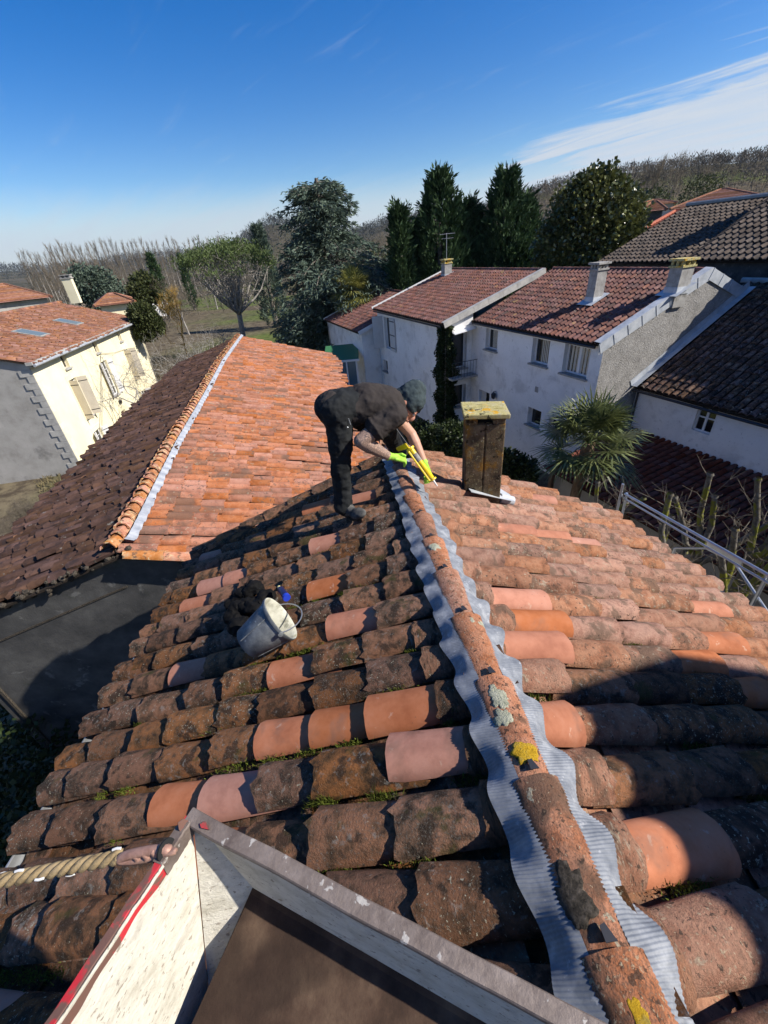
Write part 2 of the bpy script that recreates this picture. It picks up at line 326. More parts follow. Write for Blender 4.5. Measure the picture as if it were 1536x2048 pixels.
m_pan_rust = weathered('rusted_steel', [(.035, .022, .015), (.075, .045, .03), (.13, .085, .055)], 9, .9, .5, 70, dist=.004, spec=.2,
    spots=[((.025, .016, .012), 3, .55, .1, .7), ((.34, .26, .18), 5, .64, .1, .5)])
m_pan_rim = weathered('worn_steel_rim', [(.12, .09, .075), (.20, .16, .135), (.28, .23, .20)], 14, .6, .5, 80, dist=.004, metal=.2, spec=.4,
    spots=[((.50, .47, .42), 26, .60, .04, .8), ((.45, .03, .04), 6, .72, .03, .9)])
m_red = weathered('chipped_red_paint', [(.42, .022, .03), (.52, .035, .045)], 10, .6, .4, 70, dist=.003, spec=.3,
    spots=[((.13, .08, .06), 14, .50, .06, .95), ((.6, .5, .4), 26, .66, .03, .8)])
m_rope = weathered('dirty_rope', [(.14, .10, .055), (.34, .25, .13), (.27, .21, .13)], 30, .8, .7, 160, dist=.004, spec=.2)
m_link = weathered('rusty_shackle', [(.25, .13, .09), (.42, .24, .18), (.34, .22, .15)], 22, .5, .4, 120, dist=.003, metal=.2, spec=.4)
def ground_mat():
    m, nt = new_mat('ground_cover')
    tc = NN(nt, 'ShaderNodeTexCoord'); P_ = tc.outputs['Object']
    a = NN(nt, 'ShaderNodeTexNoise', {'Vector': P_, 'Scale': .035, 'Detail': 5}); b = NN(nt, 'ShaderNodeTexNoise', {'Vector': P_, 'Scale': 1.3, 'Detail': 7, 'Roughness': .7})
    c = NN(nt, 'ShaderNodeTexNoise', {'Vector': P_, 'Scale': .008, 'Detail': 6})
    g = mixc(nt, smooth(nt, b.outputs[0], .35, .65), (.065, .09, .022), (.13, .16, .045))
    d = mixc(nt, smooth(nt, b.outputs[0], .35, .65), (.07, .055, .04), (.17, .14, .09))
    near = mixc(nt, smooth(nt, a.outputs[0], .38, .56), g, d)
    ln = NN(nt, 'ShaderNodeVectorMath', {0: P_}, operation='LENGTH').outputs['Value']
    ax = NN(nt, 'ShaderNodeSeparateXYZ', {0: P_})
    yard = mth(nt, 'MULTIPLY', smooth(nt, ax.outputs[0], 0, 3), mth(nt, 'SUBTRACT', 1.0, smooth(nt, ln, 22, 30)))
    near = mixc(nt, yard, near, d)
    far = mixc(nt, smooth(nt, c.outputs[0], .4, .6), (.055, .052, .028), (.10, .085, .055))
    col = mixc(nt, smooth(nt, ln, 170, 300), near, far)
    bp = NN(nt, 'ShaderNodeBump', {'Strength': .7, 'Distance': .08, 'Height': b.outputs[0]})
    pb = NN(nt, 'ShaderNodeBsdfPrincipled', {'Base Color': col, 'Roughness': .95, 'Normal': bp.outputs[0], 'Specular IOR Level': .05})
    NN(nt, 'ShaderNodeOutputMaterial', {0: pb.outputs[0]}); return m
m_ground = ground_mat()

# ------------------------------------------------------------------ terrain
GZ = -0.5
def lerp_pts(pts): 
    xs, ys = zip(*sorted(pts)); return lambda a: float(np.interp(a, xs, ys))
ringA = lerp_pts([(-180, .6), (-60, .7), (-36, .8), (-30, .6), (-22, .7), (-15, .9), (-5, 1.1), (2, 1.6), (10, 2.3), (20, 2.5), (60, 1.5), (180, .6)])
ringB = lerp_pts([(-180, -1), (-17.5, -1), (-15, .3), (-13.5, 1.0), (-11.8, 2.2), (-9.5, 3.0), (-7.5, 3.0), (-5.5, 2.2), (-4, 1.4), (-1, 1.4), (3, 2.3), (8, 2.7), (14, 2.4), (30, 2), (60, 0), (180, -1)])
ringC = lerp_pts([(-180, -2), (0, -2), (6, -1), (9, .6), (12, 1.4), (16, 2.6), (20, 3.4), (25, 3.7), (31, 3.9), (36, 3.8), (45, 3.4), (70, 2), (110, -1), (180, -2)])
def sst(t): t = min(1, max(0, t)); return t * t * (3 - 2 * t)
def nz2(x, y): return math.sin(x * .013 + 1.3) * math.cos(y * .017) + .5 * math.sin(x * .041 + y * .033) + .25 * math.sin(x * .09 - y * .07)
def ground_z(x, y):
    r = math.hypot(x, y); az = math.degrees(math.atan2(x, y)); z = GZ
    for el, R0, R1, amp in ((ringA, 1700, 3200, 16), (ringB, 650, 1250, 7), (ringC, 75, 300, 1.2)):
        top = H + R1 * math.tan(R(el(az))) + nz2(x * (600 / R1), y * (600 / R1)) * amp - GZ
        if top > 0 and r > R0:
            t = (r - R0) / (R1 - R0); f = sst(t) if t < 1 else max(0, 1 - .5 * (t - 1))
            z = max(z, GZ + top * f)
    return z
gv = []; gf = []
radii = [0.01] + [float(r) for r in np.geomspace(4, 4200, 78)]; NA = 300
for r in radii:
    for k in range(NA):
        a = 2 * math.pi * k / NA; x, y = r * math.sin(a), r * math.cos(a); gv.append((x, y, ground_z(x, y)))
for i in range(len(radii) - 1):
    for k in range(NA):
        gf.append((i * NA + k, i * NA + (k + 1) % NA, (i + 1) * NA + (k + 1) % NA, (i + 1) * NA + k))
g = obj('ground', gv, [q[::-1] for q in gf], m_ground, None, 180); g['kind'] = 'structure'

# ------------------------------------------------------------------ roof tiles
def cover_tile(name, L, w0, w1, h0, h1, th, mat, nseg=10, nlen=2, seed=0, rough=.003, chip=.006):
    """half-round clay tile: x runs down the slope (wide end at x=L), y across, z up"""
    rg = np.random.default_rng(seed); v = []; f = []; A = R(86)
    def ringv(t, inner):
        w = w0 + (w1 - w0) * t; h = h0 + (h1 - h0) * t; out = []
        for k in range(nseg + 1):
            a = -A + 2 * A * k / nseg
            y = math.sin(a) * w / 2; z = h * (math.cos(a) - math.cos(A))
            if inner: y *= 1 - 2 * th / w; z = max(0, z - th)
            out.append((y, z))
        return out
    jx0 = rg.normal(0, chip, nseg + 1); jx1 = rg.normal(0, chip, nseg + 1); bow = rg.normal(0, rough * 1.5)
    for s in (0, 1):
        for i in range(nlen + 1):
            t = i / nlen; rr = ringv(t, s)
            for k, (y, z) in enumerate(rr):
                x = L * t + (jx0[k] if i == 0 else 0) + (jx1[k] if i == nlen else 0)
                dz = bow * math.sin(math.pi * t) + (rg.normal(0, rough) if not s else 0)
                v.append((x, y + (rg.normal(0, rough) if not s else 0), z + dz))
    n = nseg + 1; o = (nlen + 1) * n
    for i in range(nlen):
        for k in range(nseg):
            f.append((i * n + k, (i + 1) * n + k, (i + 1) * n + k + 1, i * n + k + 1))
            f.append((o + i * n + k, o + i * n + k + 1, o + (i + 1) * n + k + 1, o + (i + 1) * n + k))
    for k in range(nseg):
        f.append((k, k + 1, o + k + 1, o + k)); e = nlen * n
        f.append((e + k + 1, e + k, o + e + k, o + e + k + 1))
    for i in range(nlen):
        for k in (0, nseg):
            q = (i * n + k, (i + 1) * n + k, o + (i + 1) * n + k, o + i * n + k); f.append(q if k else q[::-1])
    return new_mesh(name, v, f, mat, 50)
def mech_tile(name, L, wd, mat, seed=0, th=.02):
    """interlocking tile: a flat pan and a roll, lower edge lifted"""
    prof = [(-.5, .0), (-.12, .004), (-.06, .02), (.0, .055), (.10, .078), (.22, .080), (.32, .058), (.40, .02), (.5, .0)]
    v = []; 
    for x, lift in ((0, 0), (L, .0)):
        for (y, z) in prof: v.append((x, y * wd, z * wd / .25 * .8 + lift + (th if x else 0)))
    n = len(prof)
    for (y, z) in prof: v.append((L, y * wd, z * wd / .25 * .8 - .012))
    f = [(k, n + k, n + k + 1, k + 1) for k in range(n - 1)] + [(n + k, 2 * n + k, 2 * n + k + 1, n + k + 1) for k in range(n - 1)]
    return new_mesh(name, v, f, mat, 50)
def mesh_arrays(me):
    v = np.empty(len(me.vertices) * 3); me.vertices.foreach_get('co', v)
    return v.reshape(-1, 3), [tuple(p.vertices) for p in me.polygons]
class TileSet:
    """collects tile placements for one thing; the nearest max_parts become parts, the rest one stuff mesh"""
    def __init__(s, parent, part, stuff_name, max_parts=300):
        s.p = parent; s.part = part; s.sn = stuff_name; s.mx = max_parts; s.items = []
    def put(s, me, o, xd, n, scale=(1, 1, 1), force_stuff=False):
        n = nrm(n); xd = nrm(xd - n * np.dot(xd, n)) if False else nrm(xd); y = nrm(np.cross(n, xd)); z = np.cross(xd, y)
        s.items.append((me, np.array(o, float), xd, y, z, scale, force_stuff))
    def finish(s, smooth_=50):
        b = base_of(s.p)
        def key(it):
            d = it[1] - CAM; c = M.T @ d; vis = c[2] < -.2 and abs(c[0] / c[2]) * F < 800 and abs(c[1] / c[2]) * F < 1060
            return (it[6] or not vis, np.linalg.norm(d))
        items = sorted(s.items, key=key)
        cut = 0
        while cut < len(items) and cut < s.mx and not key(items[cut])[0]: cut += 1
        for it in items[:cut]:
            o = bpy.data.objects.new(s.part, it[0]); COL.objects.link(o); o.parent = s.p
            p = it[1] - b; X, Y, Z = it[2] * it[5][0], it[3] * it[5][1], it[4] * it[5][2]
            o.matrix_basis = Matrix([[X[i], Y[i], Z[i], p[i]] for i in range(3)] + [[0, 0, 0, 1]])
        rest = items[cut:]
        by = {}
        for it in rest: by.setdefault(it[0].name, []).append(it)
        V = []; Fq = []; base = 0; mats = []; mi = []
        for nm, its in by.items():
            me = its[0][0]; v, f = mesh_arrays(me); fa = np.array(f); mt = me.materials[0]
            if mt not in mats: mats.append(mt)
            for it in its:
                w = it[1] + (v[:, :1] * it[5][0]) * it[2] + (v[:, 1:2] * it[5][1]) * it[3] + (v[:, 2:3] * it[5][2]) * it[4]
                V.append(w); Fq.append(fa + base); base += len(v); mi += [mats.index(mt)] * len(fa)
        if V:
            o = obj(s.sn, np.concatenate(V), np.concatenate(Fq), mats, s.p, smooth_, 'stuff')
            o.data.polygons.foreach_set('material_index', mi)

# ------------------------------------------------------------------ the near roof the man works on
rdir = ray(676, 648); ldir = ray(-2020, 2055); qdir = ray(3260, 1497)
def depth_pt(x, y, z): return CAM + M @ np.array([x - CX, CY - y, -F]) / F * z
P0 = depth_pt(1217, 1891, 1294 / 1356)
nL = nrm(np.cross(rdir, ldir)); nL = nL if nL[2] > 0 else -nL
nR = nrm(np.cross(rdir, qdir)); nR = nR if nR[2] > 0 else -nR
def pL(u, v, h=0): return P0 + rdir * u + ldir * v + nL * h
def pR(u, v, h=0): return P0 + rdir * u + qdir * v + nR * h
def uvL(x, y, h=0):
    p = hit(x, y, P0 + nL * h, nL) - P0 - nL * h; return np.linalg.lstsq(np.stack([rdir, ldir], 1), p, rcond=None)[0]
def uvR(x, y, h=0):
    p = hit(x, y, P0 + nR * h, nR) - P0 - nR * h; return np.linalg.lstsq(np.stack([rdir, qdir], 1), p, rcond=None)[0]
def umaxL(v): return 4.15 - .27 * v
def umaxR(v): return 4.95 - .37 * v
UB = -3.2
near = empty('tiled_house', (0.3, 1.5, GZ), 'house under the old clay tile roof the man is working on, nearest to the camera', 'house')
wm = MB()
VL, VR = 2.5, 2.9
def drop(p, z=GZ): return A3(p[0], p[1], z)
lw = [pL(UB, VL - .12, -.2), pL(umaxL(VL) - .1, VL - .12, -.2)]; rw = [pR(UB, VR - .15, -.2), pR(umaxR(VR) - .1, VR - .15, -.2)]
ft = pL(umaxL(0) - .1, 0, -.22); fb = pL(UB, 0, -.22)
wm.add([lw[0], lw[1], drop(lw[1]), drop(lw[0])], [(0, 1, 2, 3)])
wm.add([rw[0], rw[1], drop(rw[1]), drop(rw[0])], [(0, 3, 2, 1)])
wm.add([lw[1], ft, rw[1], drop(rw[1]), drop(ft), drop(lw[1])], [(0, 1, 4, 5), (1, 2, 3, 4)])
wm.add([lw[0], fb, rw[0], drop(rw[0]), drop(fb), drop(lw[0])], [(0, 5, 4, 1), (1, 4, 3, 2)])
wm.build('wall', m_render_old, near)
dk = MB()
for pf, V, um in ((pL, VL + .1, umaxL), (pR, VR + .1, umaxR)):
    for i in range(8):
        va, vb = V * i / 8, V * (i + 1) / 8
        dk.slab([pf(UB, va, -.155), pf(um(va), va, -.155), pf(um(vb), vb, -.155), pf(UB, vb, -.155)], -(nL if pf is pL else nR), .03)
dk.build('roof_deck', m_deck, near)
random.seed(11)
tset = TileSet(near, 'cover_tile', 'remaining_cover_tiles', 300)
mk = {}
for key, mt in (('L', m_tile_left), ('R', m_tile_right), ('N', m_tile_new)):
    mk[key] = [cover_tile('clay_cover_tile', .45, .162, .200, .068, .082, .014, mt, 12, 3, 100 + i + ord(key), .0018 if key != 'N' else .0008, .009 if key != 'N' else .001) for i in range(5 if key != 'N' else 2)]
newL = [uvL(*p) for p in [(350, 1590), (465, 1555), (540, 1465), (655, 1430), (780, 1380), (470, 1635), (850, 1465), (755, 1210), (555, 1325), (400, 1325), (405, 1185), (430, 1150), (505, 1130), (690, 1140), (455, 1090), (640, 1080), (40, 1930), (655, 1000), (740, 985), (1, 1960)]]
newR = [uvR(*p) for p in [(1020, 1165), (1045, 1220), (1120, 1280), (1400, 1310), (1160, 1425), (1300, 1665), (1010, 1040), (1085, 1055), (1165, 1078), (1130, 1045), (1470, 1275), (1385, 1190), (1515, 1370), (900, 955), (1065, 985), (1210, 995)]]
def near_rows(side):
    pf, dr, nn, V, um, exp0, pitch, u0 = (pL, ldir, nL, VL + .12, umaxL, .305, .222, .567) if side == 'L' else (pR, qdir, nR, VR + .1, umaxR, .372, .2185, .21)
    news = newL if side == 'L' else newR
    rowpos = []
    for k in range(-14, 24):
        u = u0 + pitch * k + random.gauss(0, .006)
        if u > um(.3) - .05: continue
        rowpos.append(u)
        v = random.uniform(-.30, .04); skew = random.gauss(0, .007)
        nt = int((V + .3) / exp0) + 2
        for j in range(nt):
            vv = v + j * exp0 * random.uniform(.97, 1.03)
            if vv + .46 > V + .06: vv = V - .42 + random.uniform(-.01, .02)
            uu = u + random.gauss(0, .006) + skew * vv
            if uu > um(vv + .2) - .02: break
            lift = -.096 + random.gauss(0, .004)
            isnew = any(abs(uu - n_[0]) < pitch * .52 and vv + .08 < n_[1] <= vv + .08 + exp0 for n_ in news)
            me = random.choice(mk['N'] if isnew else mk['L' if side == 'R' and ((uu < .95 and vv > .32) or (uu < .55 and random.random() < .5)) else side])  # right slope in the cast shadow: dark lichened tiles, colour deepens that shade
            xd = nrm(dr + rdir * random.gauss(0, .014)); tilt = .062 + random.gauss(0, .008)
            # narrow end sits low, wide end rides over the next tile
            o = pf(uu, vv, lift); xd2 = nrm(xd * math.cos(tilt) + nn * math.sin(tilt))
            n2 = nrm(nn + rdir * random.gauss(0, .04))
            s_ = random.uniform(.97, 1.03)
            ls = random.uniform(.97, 1.04)
            if vv < .05:            # cut short where it tucks under the zinc
                if vv + .45 < .16: continue
                ls = (vv + .45 - .05) / .45; o = pf(uu, .05, lift + .004)
            tset.put(me, o, xd2, n2, (ls, s_, s_ * random.uniform(.94, 1.06)), u < -.42)
            if vv + .44 >= V: break
    return rowpos
rowsL = near_rows('L'); rowsR = near_rows('R')
tset.finish()
# channel tiles: concave, seen in the gaps
def channels(pf, nn, V, um, rows, pitch, exp0, mat):
    m = MB()
    for u in rows:
        uc = u + pitch / 2; v = -.1 + random.uniform(0, .2)
        while v < V:
            L = exp0 + .06; 
            if uc > um(v + .2): break
            vs = []; K = 6
            for t in (0, 1):
                for k in range(K + 1):
                    a = -1 + 2 * k / K; w = (.10 + .012 * (1 - t))
                    vs.append(pf(uc + a * w, min(v + t * L, V + .05), -.135 + .055 * a * a - .018 * t + .02))
            m.add(vs, [(k, k + 1, K + 2 + k, K + 1 + k) for k in range(K)])
            v += exp0
    return m.build('channel_tiles', mat, near, 180, 'stuff')
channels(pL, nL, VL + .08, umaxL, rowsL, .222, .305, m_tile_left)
channels(pR, nR, VR + .06, umaxR, rowsR, .2185, .372, m_tile_right)
# verge tiles along the far edge of the left slope
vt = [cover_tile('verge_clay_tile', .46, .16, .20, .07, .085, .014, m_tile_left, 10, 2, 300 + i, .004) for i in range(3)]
for i in range(9):
    v0 = -.05 + i * .31
    if v0 > 2.25: break
    a = pL(umaxL(v0) - .02, v0, -.045); b = pL(umaxL(v0 + .45) - .02, v0 + .45, -.03)
    o = bpy.data.objects.new('verge_tile', random.choice(vt)); COL.objects.link(o); o.parent = near
    X = nrm(b - a); Yv = nrm(np.cross(nL, X)); Z = np.cross(X, Yv); p = a - base_of(near)
    o.matrix_basis = Matrix([[X[k], Yv[k], Z[k], p[k]] for k in range(3)] + [[0, 0, 0, 1]])
# ridge tiles: narrow end near us, wide end lapping over the next one down the hip
up_r = nrm(np.cross(rdir, nrm(np.cross(nrm(nL + nR), rdir)))); up_r = up_r if up_r[2] > 0 else -up_r
def ridge_mesh(seed, L=.455, w0=.192, w1=.204, h0=.097, h1=.101):
    rg = np.random.default_rng(seed); ns, nl_ = 30, 26; v = []; f = []; A = R(100)
    from mathutils import noise as nz
    for s in (0, 1):
        for i in range(nl_ + 1):
            t = i / nl_; w = w0 + (w1 - w0) * t; h = h0 + (h1 - h0) * t
            for k in range(ns + 1):
                a = -A + 2 * A * k / ns; r_ = 1 - (.016 / (w / 2) if s else 0)
                q = Vector((t * 9 + seed * 5, a * 2.2, seed)); dn = nz.noise(q) * .0022 + nz.noise(q * 4) * .0012 + nz.noise(q * 11) * .0011
                rad = (w / 2) * r_ + (0 if s else dn)
                x = L * t + (nz.noise(Vector((a * 3, seed * 3 + t, 1))) * .003 if i in (0, nl_) else 0)
                v.append((x, math.sin(a) * rad, math.cos(a) * (h * r_ + (0 if s else dn))))
    n = ns + 1; o = (nl_ + 1) * n
    for i in range(nl_):
        for k in range(ns):
            f.append((i * n + k, (i + 1) * n + k, (i + 1) * n + k + 1, i * n + k + 1))
            f.append((o + i * n + k, o + i * n + k + 1, o + (i + 1) * n + k + 1, o + (i + 1) * n + k))
    for k in range(ns):
        e = nl_ * n; f.append((k, k + 1, o + k + 1, o + k)); f.append((e + k + 1, e + k, o + e + k, o + e + k + 1))
    return new_mesh('ridge_clay_tile', v, f, m_ridge, 60)
rms = [ridge_mesh(i) for i in range(4)]
ridge_objs = []
for i in range(-3, 12):
    t0 = i * .40 + random.gauss(0, .006)
    if t0 > 4.35: break
    a = P0 + rdir * (t0 - .055) + up_r * (-.093); b = P0 + rdir * (t0 + .40) + up_r * (-.085)
    o = bpy.data.objects.new('ridge_tile', rms[i % 4]); COL.objects.link(o); o.parent = near
    X = nrm(b - a + A3(1, 0, 0) * random.gauss(0, .003)); Yv = nrm(np.cross(up_r, X)); Z = np.cross(X, Yv); p = a - base_of(near)
    o.matrix_basis = Matrix([[X[k], Yv[k], Z[k], p[k]] for k in range(3)] + [[0, 0, 0, 1]])
    if abs(t0) < 2.6:      # the little clip that holds the lap
        m = MB(); c = P0 + rdir * (t0 + .005) + up_r * .018 + Yv * -.004
        m.slab([c - Yv * .014, c + Yv * .014, c + Yv * .012 + rdir * .03, c - Yv * .002 + rdir * .034], up_r, .003); m.build('ridge_clip', m_darkmetal, near)
# corrugated zinc strips under the ridge tiles
def flashing(pf, nn, rows, pitch, w, seed):
    us = np.arange(-1.3, 4.3, .0024); nv = 9; v = []; rowa = np.array(sorted(rows))
    from mathutils import noise as nz
    for u in us:
        ph = np.min(np.abs(rowa - u)) / (pitch / 2); cr = .5 + .5 * math.cos(math.pi * min(1, ph)); fa_ = 1 if u < 1.2 else max(.45, 1 - .55 * (u - 1.2) / .9)
        wv = nz.noise(Vector((u * 2.1, seed, 0))) * .022 + nz.noise(Vector((u * 7, seed, 3))) * .012
        ve = w + .016 * cr * fa_ + wv
        for k in range(nv):
            t = k / (nv - 1); vv = .05 + (ve - .05) * t
            bl = sst((vv - .07) / .09)
            z = (.012 * (1 - bl) + bl * (-.034 + .050 * (1 - fa_ + fa_ * cr ** .8))) + nz.noise(Vector((u * 9, vv * 14, seed))) * .006 * t
            z += (.0019 * math.sin(u * 2 * math.pi / .0098) * (.55 + .9 * abs(nz.noise(Vector((u * 5, vv * 8, seed + 5)))))) * (1 if u < 1.9 else .5) + nz.noise(Vector((u * 24, vv * 30, seed + 9))) * .0035 * t
            v.append(pf(u, vv, z))
    f = []; n = len(us)
    for i in range(n - 1):
        for k in range(nv - 1): f.append((i * nv + k, (i + 1) * nv + k, (i + 1) * nv + k + 1, i * nv + k + 1))
    fa = np.array(f); v = np.array(v)
    v2 = v - nn * .0015; fb_ = fa[:, ::-1] + len(v)
    o = obj('zinc_flashing', np.concatenate([v, v2]), np.concatenate([fa, fb_]), m_zinc, near, 180)
    return o
flashing(pL, nL, rowsL, .222, .143, 3); flashing(pR, nR, rowsR, .2185, .152, 8)
# lichen crusts on the ridge tiles, standing proud of the clay
def crust(px, py, ru, rv, mat, seed, th=.006):
    from mathutils import noise as nz
    c0 = hit(px, py, P0, nrm(nL + nR)); t = np.dot(c0 - P0, rdir)
    # foot point on the round of the tile: march the ray to the ridge cylinder
    d = ray(px, py); ax = P0 + up_r * -.088; best = None
    for s in np.arange(.6, 6, .0015):
        p = CAM + d * s; q = p - ax; q = q - rdir * np.dot(q, rdir)
        if np.linalg.norm(q) < .1035: best = p; break
    if best is None: return
    q = best - ax; t = np.dot(q, rdir); q = nrm(q - rdir * t); side = np.cross(q, rdir)
    m = MB(); rings, K = 9, 40; vs = []; f = []
    for i in range(rings + 1):
        fr = i / rings
        for k in range(K):
            a = 2 * math.pi * k / K; jj = 1 + .55 * nz.noise(Vector((math.cos(a) * 1.6, math.sin(a) * 1.6, seed))) + .30 * nz.noise(Vector((math.cos(a) * 5, math.sin(a) * 5, seed)))
            uu = math.cos(a) * ru * fr * jj; ang = math.sin(a) * rv * fr * jj / .103
            dirv = q * math.cos(ang) + side * math.sin(ang)
            hgt = th * (1 - fr ** 4) * (.7 + .6 * abs(nz.noise(Vector((uu * 90, ang * 9, seed))))) if fr < 1 else -.004
            vs.append(ax + rdir * (t + uu) + dirv * (.1015 + hgt))
    for i in range(rings):
        for k in range(K): f.append((i * K + k, i * K + (k + 1) % K, (i + 1) * K + (k + 1) % K, (i + 1) * K + k))
    m.add(vs, f); o = m.build('lichen_patch', mat, near, 180)
    return o
crust(998, 1392, .052, .036, m_lichen_pale, 1, .0025); crust(1006, 1432, .034, .034, m_lichen_pale, 2, .0025)
crust(1048, 1502, .040, .042, m_lichen_yellow, 3, .0012); crust(1148, 1795, .062, .050, m_lichen_black, 4, .0016)
crust(962, 1245, .040, .022, m_lichen_pale, 5, .003); crust(868, 1092, .050, .034, m_lichen_pale, 6, .004)
crust(1280, 2035, .03, .02, m_lichen_yellow, 7, .0012); crust(985, 1375, .020, .014, m_lichen_pale, 8, .006)
crust(945, 1240, .02, .012, m_lichen_pale, 9, .003)
# moss in the gaps of the left slope
def moss():
    V = []; Fc = []; n = 0
    def blade(p, h, lean, w):
        nonlocal n
        a = rng.uniform(0, 6.28); s_ = A3(math.cos(a), math.sin(a), 0) * w; tip = p + A3(lean[0], lean[1], 1) * h
        V.extend([p - s_, p + s_, tip]); Fc.append((n, n + 1, n + 2)); n += 3
    from mathutils import noise as nz
    for side, rows, pitch, pf, V1, cnt in (('L', rowsL, .222, pL, 2.4, 5200), ('R', rowsR, .2185, pR, 2.2, 900)):
        for u in rows:
            if u < -.5: continue
            for c in range(int((9 if side == 'L' else 1))):
                v0 = rng.uniform(.2, V1)
                if side == 'L' and (u > 2.0 and rng.random() < .7): continue
                if nz.noise(Vector((u * 2.3, v0 * 2.0, 4))) < -.05: continue
                ln = rng.uniform(.03, .13)
                for b in range(int(260 * ln / .08)):
                    vv = v0 + rng.normal(0, ln * .5); uu = u - pitch / 2 + rng.normal(0, .013)
                    blade(pf(uu, vv, -.075 + rng.uniform(-.012, .012)), rng.uniform(.005, .018), rng.normal(0, .5, 2), rng.uniform(.0012, .003))
    for (px, py, s_) in ((545, 1580, .035), (640, 1605, .03), (440, 1440, .05), (410, 1455, .03), (620, 1670, .05), (760, 1600, .03)):
        u, v = uvL(px, py, -.05)
        for b in range(700): blade(pL(u + rng.normal(0, s_ * .45), v + rng.normal(0, s_), -.07 + rng.uniform(0, .015)), rng.uniform(.01, .035), rng.normal(0, .5, 2), rng.uniform(.001, .0025))
    obj('moss_clumps', V, np.array(Fc), m_moss, near, 0, 'stuff')
moss()
# half-round gutter at the left eave and slim metal edge at the right eave
def gutter(pf, nn, v0, ua, ub, rad, name, mat, parent=near):
    m = MB(); K = 8; out = nrm(A3((pf(0, 1, 0) - pf(0, 0, 0))[0], (pf(0, 1, 0) - pf(0, 0, 0))[1], 0))
    pts = [pf(u, v0, -.13) for u in np.linspace(ua, ub, 12)]; vs = []
    for r_ in (rad, rad - .006):
        for p in pts:
            for k in range(K + 1):
                a = math.pi * k / K; vs.append(p + out * (rad - math.cos(a) * r_) + A3(0, 0, -1) * math.sin(a) * r_)
    n = K + 1; o = len(pts) * n; f = []
    for i in range(len(pts) - 1):
        for k in range(K): f += [(i * n + k, i * n + k + 1, (i + 1) * n + k + 1, (i + 1) * n + k), (o + i * n + k, o + (i + 1) * n + k, o + (i + 1) * n + k + 1, o + i * n + k + 1)]
    m.add(vs, f)
    m.tube([p + out * (2 * rad) + A3(0, 0, .003) for p in pts], .008, 6)
    return m.build(name, mat, parent, 60)
gutter(pL, nL, 2.56, UB, umaxL(2.56), .055, 'gutter', m_steel)
gutter(pR, nR, 3.03, UB, umaxR(3.03), .045, 'gutter', m_steel)
# ridge-end mortar and finial piece near the apex
m = MB(); 
for k in range(14):
    t = k / 14; p = pL(umaxL(0) + .06 + random.gauss(0, .015), -.02 + random.gauss(0, .03), -.08 + random.gauss(0, .02)); m.lathe(p, (0, 0, 1), [(.0, -.03), (.035, -.02), (.04, 0), (.03, .02), (0, .03)], 7)
m.build('ridge_end_mortar', m_chimcap, near, 60)

# ------------------------------------------------------------------ chimney on the right slope
cb = hit(928, 985, P0 - nR * .03, nR); cd = math.hypot(cb[0], cb[1])
cr_ = at(1000, 1000, cd + .05)
cx = nrm(A3(cr_[0] - cb[0], cr_[1] - cb[1], 0)); cyv = np.cross(A3(0, 0, 1), cx); cw = np.linalg.norm((cr_ - cb)[:2]); cdp = .30
ztop = at(930, 838, cd)[2]
ch = empty('roof_chimney', cb + cx * cw / 2 + cyv * cdp / 2, 'squat block chimney crusted with orange lichen, standing on the near roof', 'chimney')
cc = cb + cx * cw / 2 + cyv * cdp / 2
m = MB(); zb = cb[2] - .35; zt = ztop - .06
for sx in (-1, 1):     # two leaves of blockwork with a joint between
    m.box(A3(cc[0], cc[1], (zb + zt) / 2) + cx * sx * cw * .252, (cx, cyv, A3(0, 0, 1)), (cw * .243, cdp / 2, (zt - zb) / 2))
m.box(A3(cc[0], cc[1], (zb + zt) / 2 - .005), (cx, cyv, A3(0, 0, 1)), (cw * .47, cdp / 2 - .015, (zt - zb) / 2))
o = m.build('shaft', m_chim, ch)
bv = o.modifiers.new('b', 'BEVEL'); bv.width = .012; bv.segments = 2
m = MB()
for sx, sy, w_ in ((-1, -1, .05), (1, -1, .055), (-1, 1, .05), (1, 1, .05)):
    m.box(A3(cc[0], cc[1], zt + .03) + cx * sx * (cw / 2 - w_ - .005) + cyv * sy * (cdp / 2 - w_), (cx, cyv, A3(0, 0, 1)), (w_, w_, .032))
o = m.build('vent_block', m_chim, ch); o.modifiers.new('b', 'BEVEL').width = .008
m = MB(); m.box(A3(cc[0], cc[1], zt - .004) , (cx, cyv, A3(0, 0, 1)), (cw / 2 - .05, cdp / 2 - .05, .006)); m.build('flue', m_black, ch)
m = MB(); m.box(A3(cc[0], cc[1], zt + .082) , (nrm(cx + A3(0, 0, -.03)), cyv, A3(0, 0, 1)), (cw / 2 + .025, cdp / 2 + .035, .022))
o = m.build('cap_slab', m_chimcap, ch); bv = o.modifiers.new('b', 'BEVEL'); bv.width = .008; bv.segments = 2
# zinc apron round the foot
m = MB(); u_, v_ = uvR(1005, 998)
ap = [pR(u_ - .08, v_ - .40, .022), pR(u_ - .08, v_ + .10, .022), pR(u_ + .13, v_ + .13, .022), pR(u_ + .3, v_ + .05, .022), pR(u_ + .3, v_ - .4, .022)]
m.slab(ap, nR, .006); m.tube([pR(u_ + .03, v_ - .02, -.01), pR(u_ + .03, v_ + .135, -.012)], .055, 14)
o = m.build('lead_apron', m_zinc_old, ch, 50)

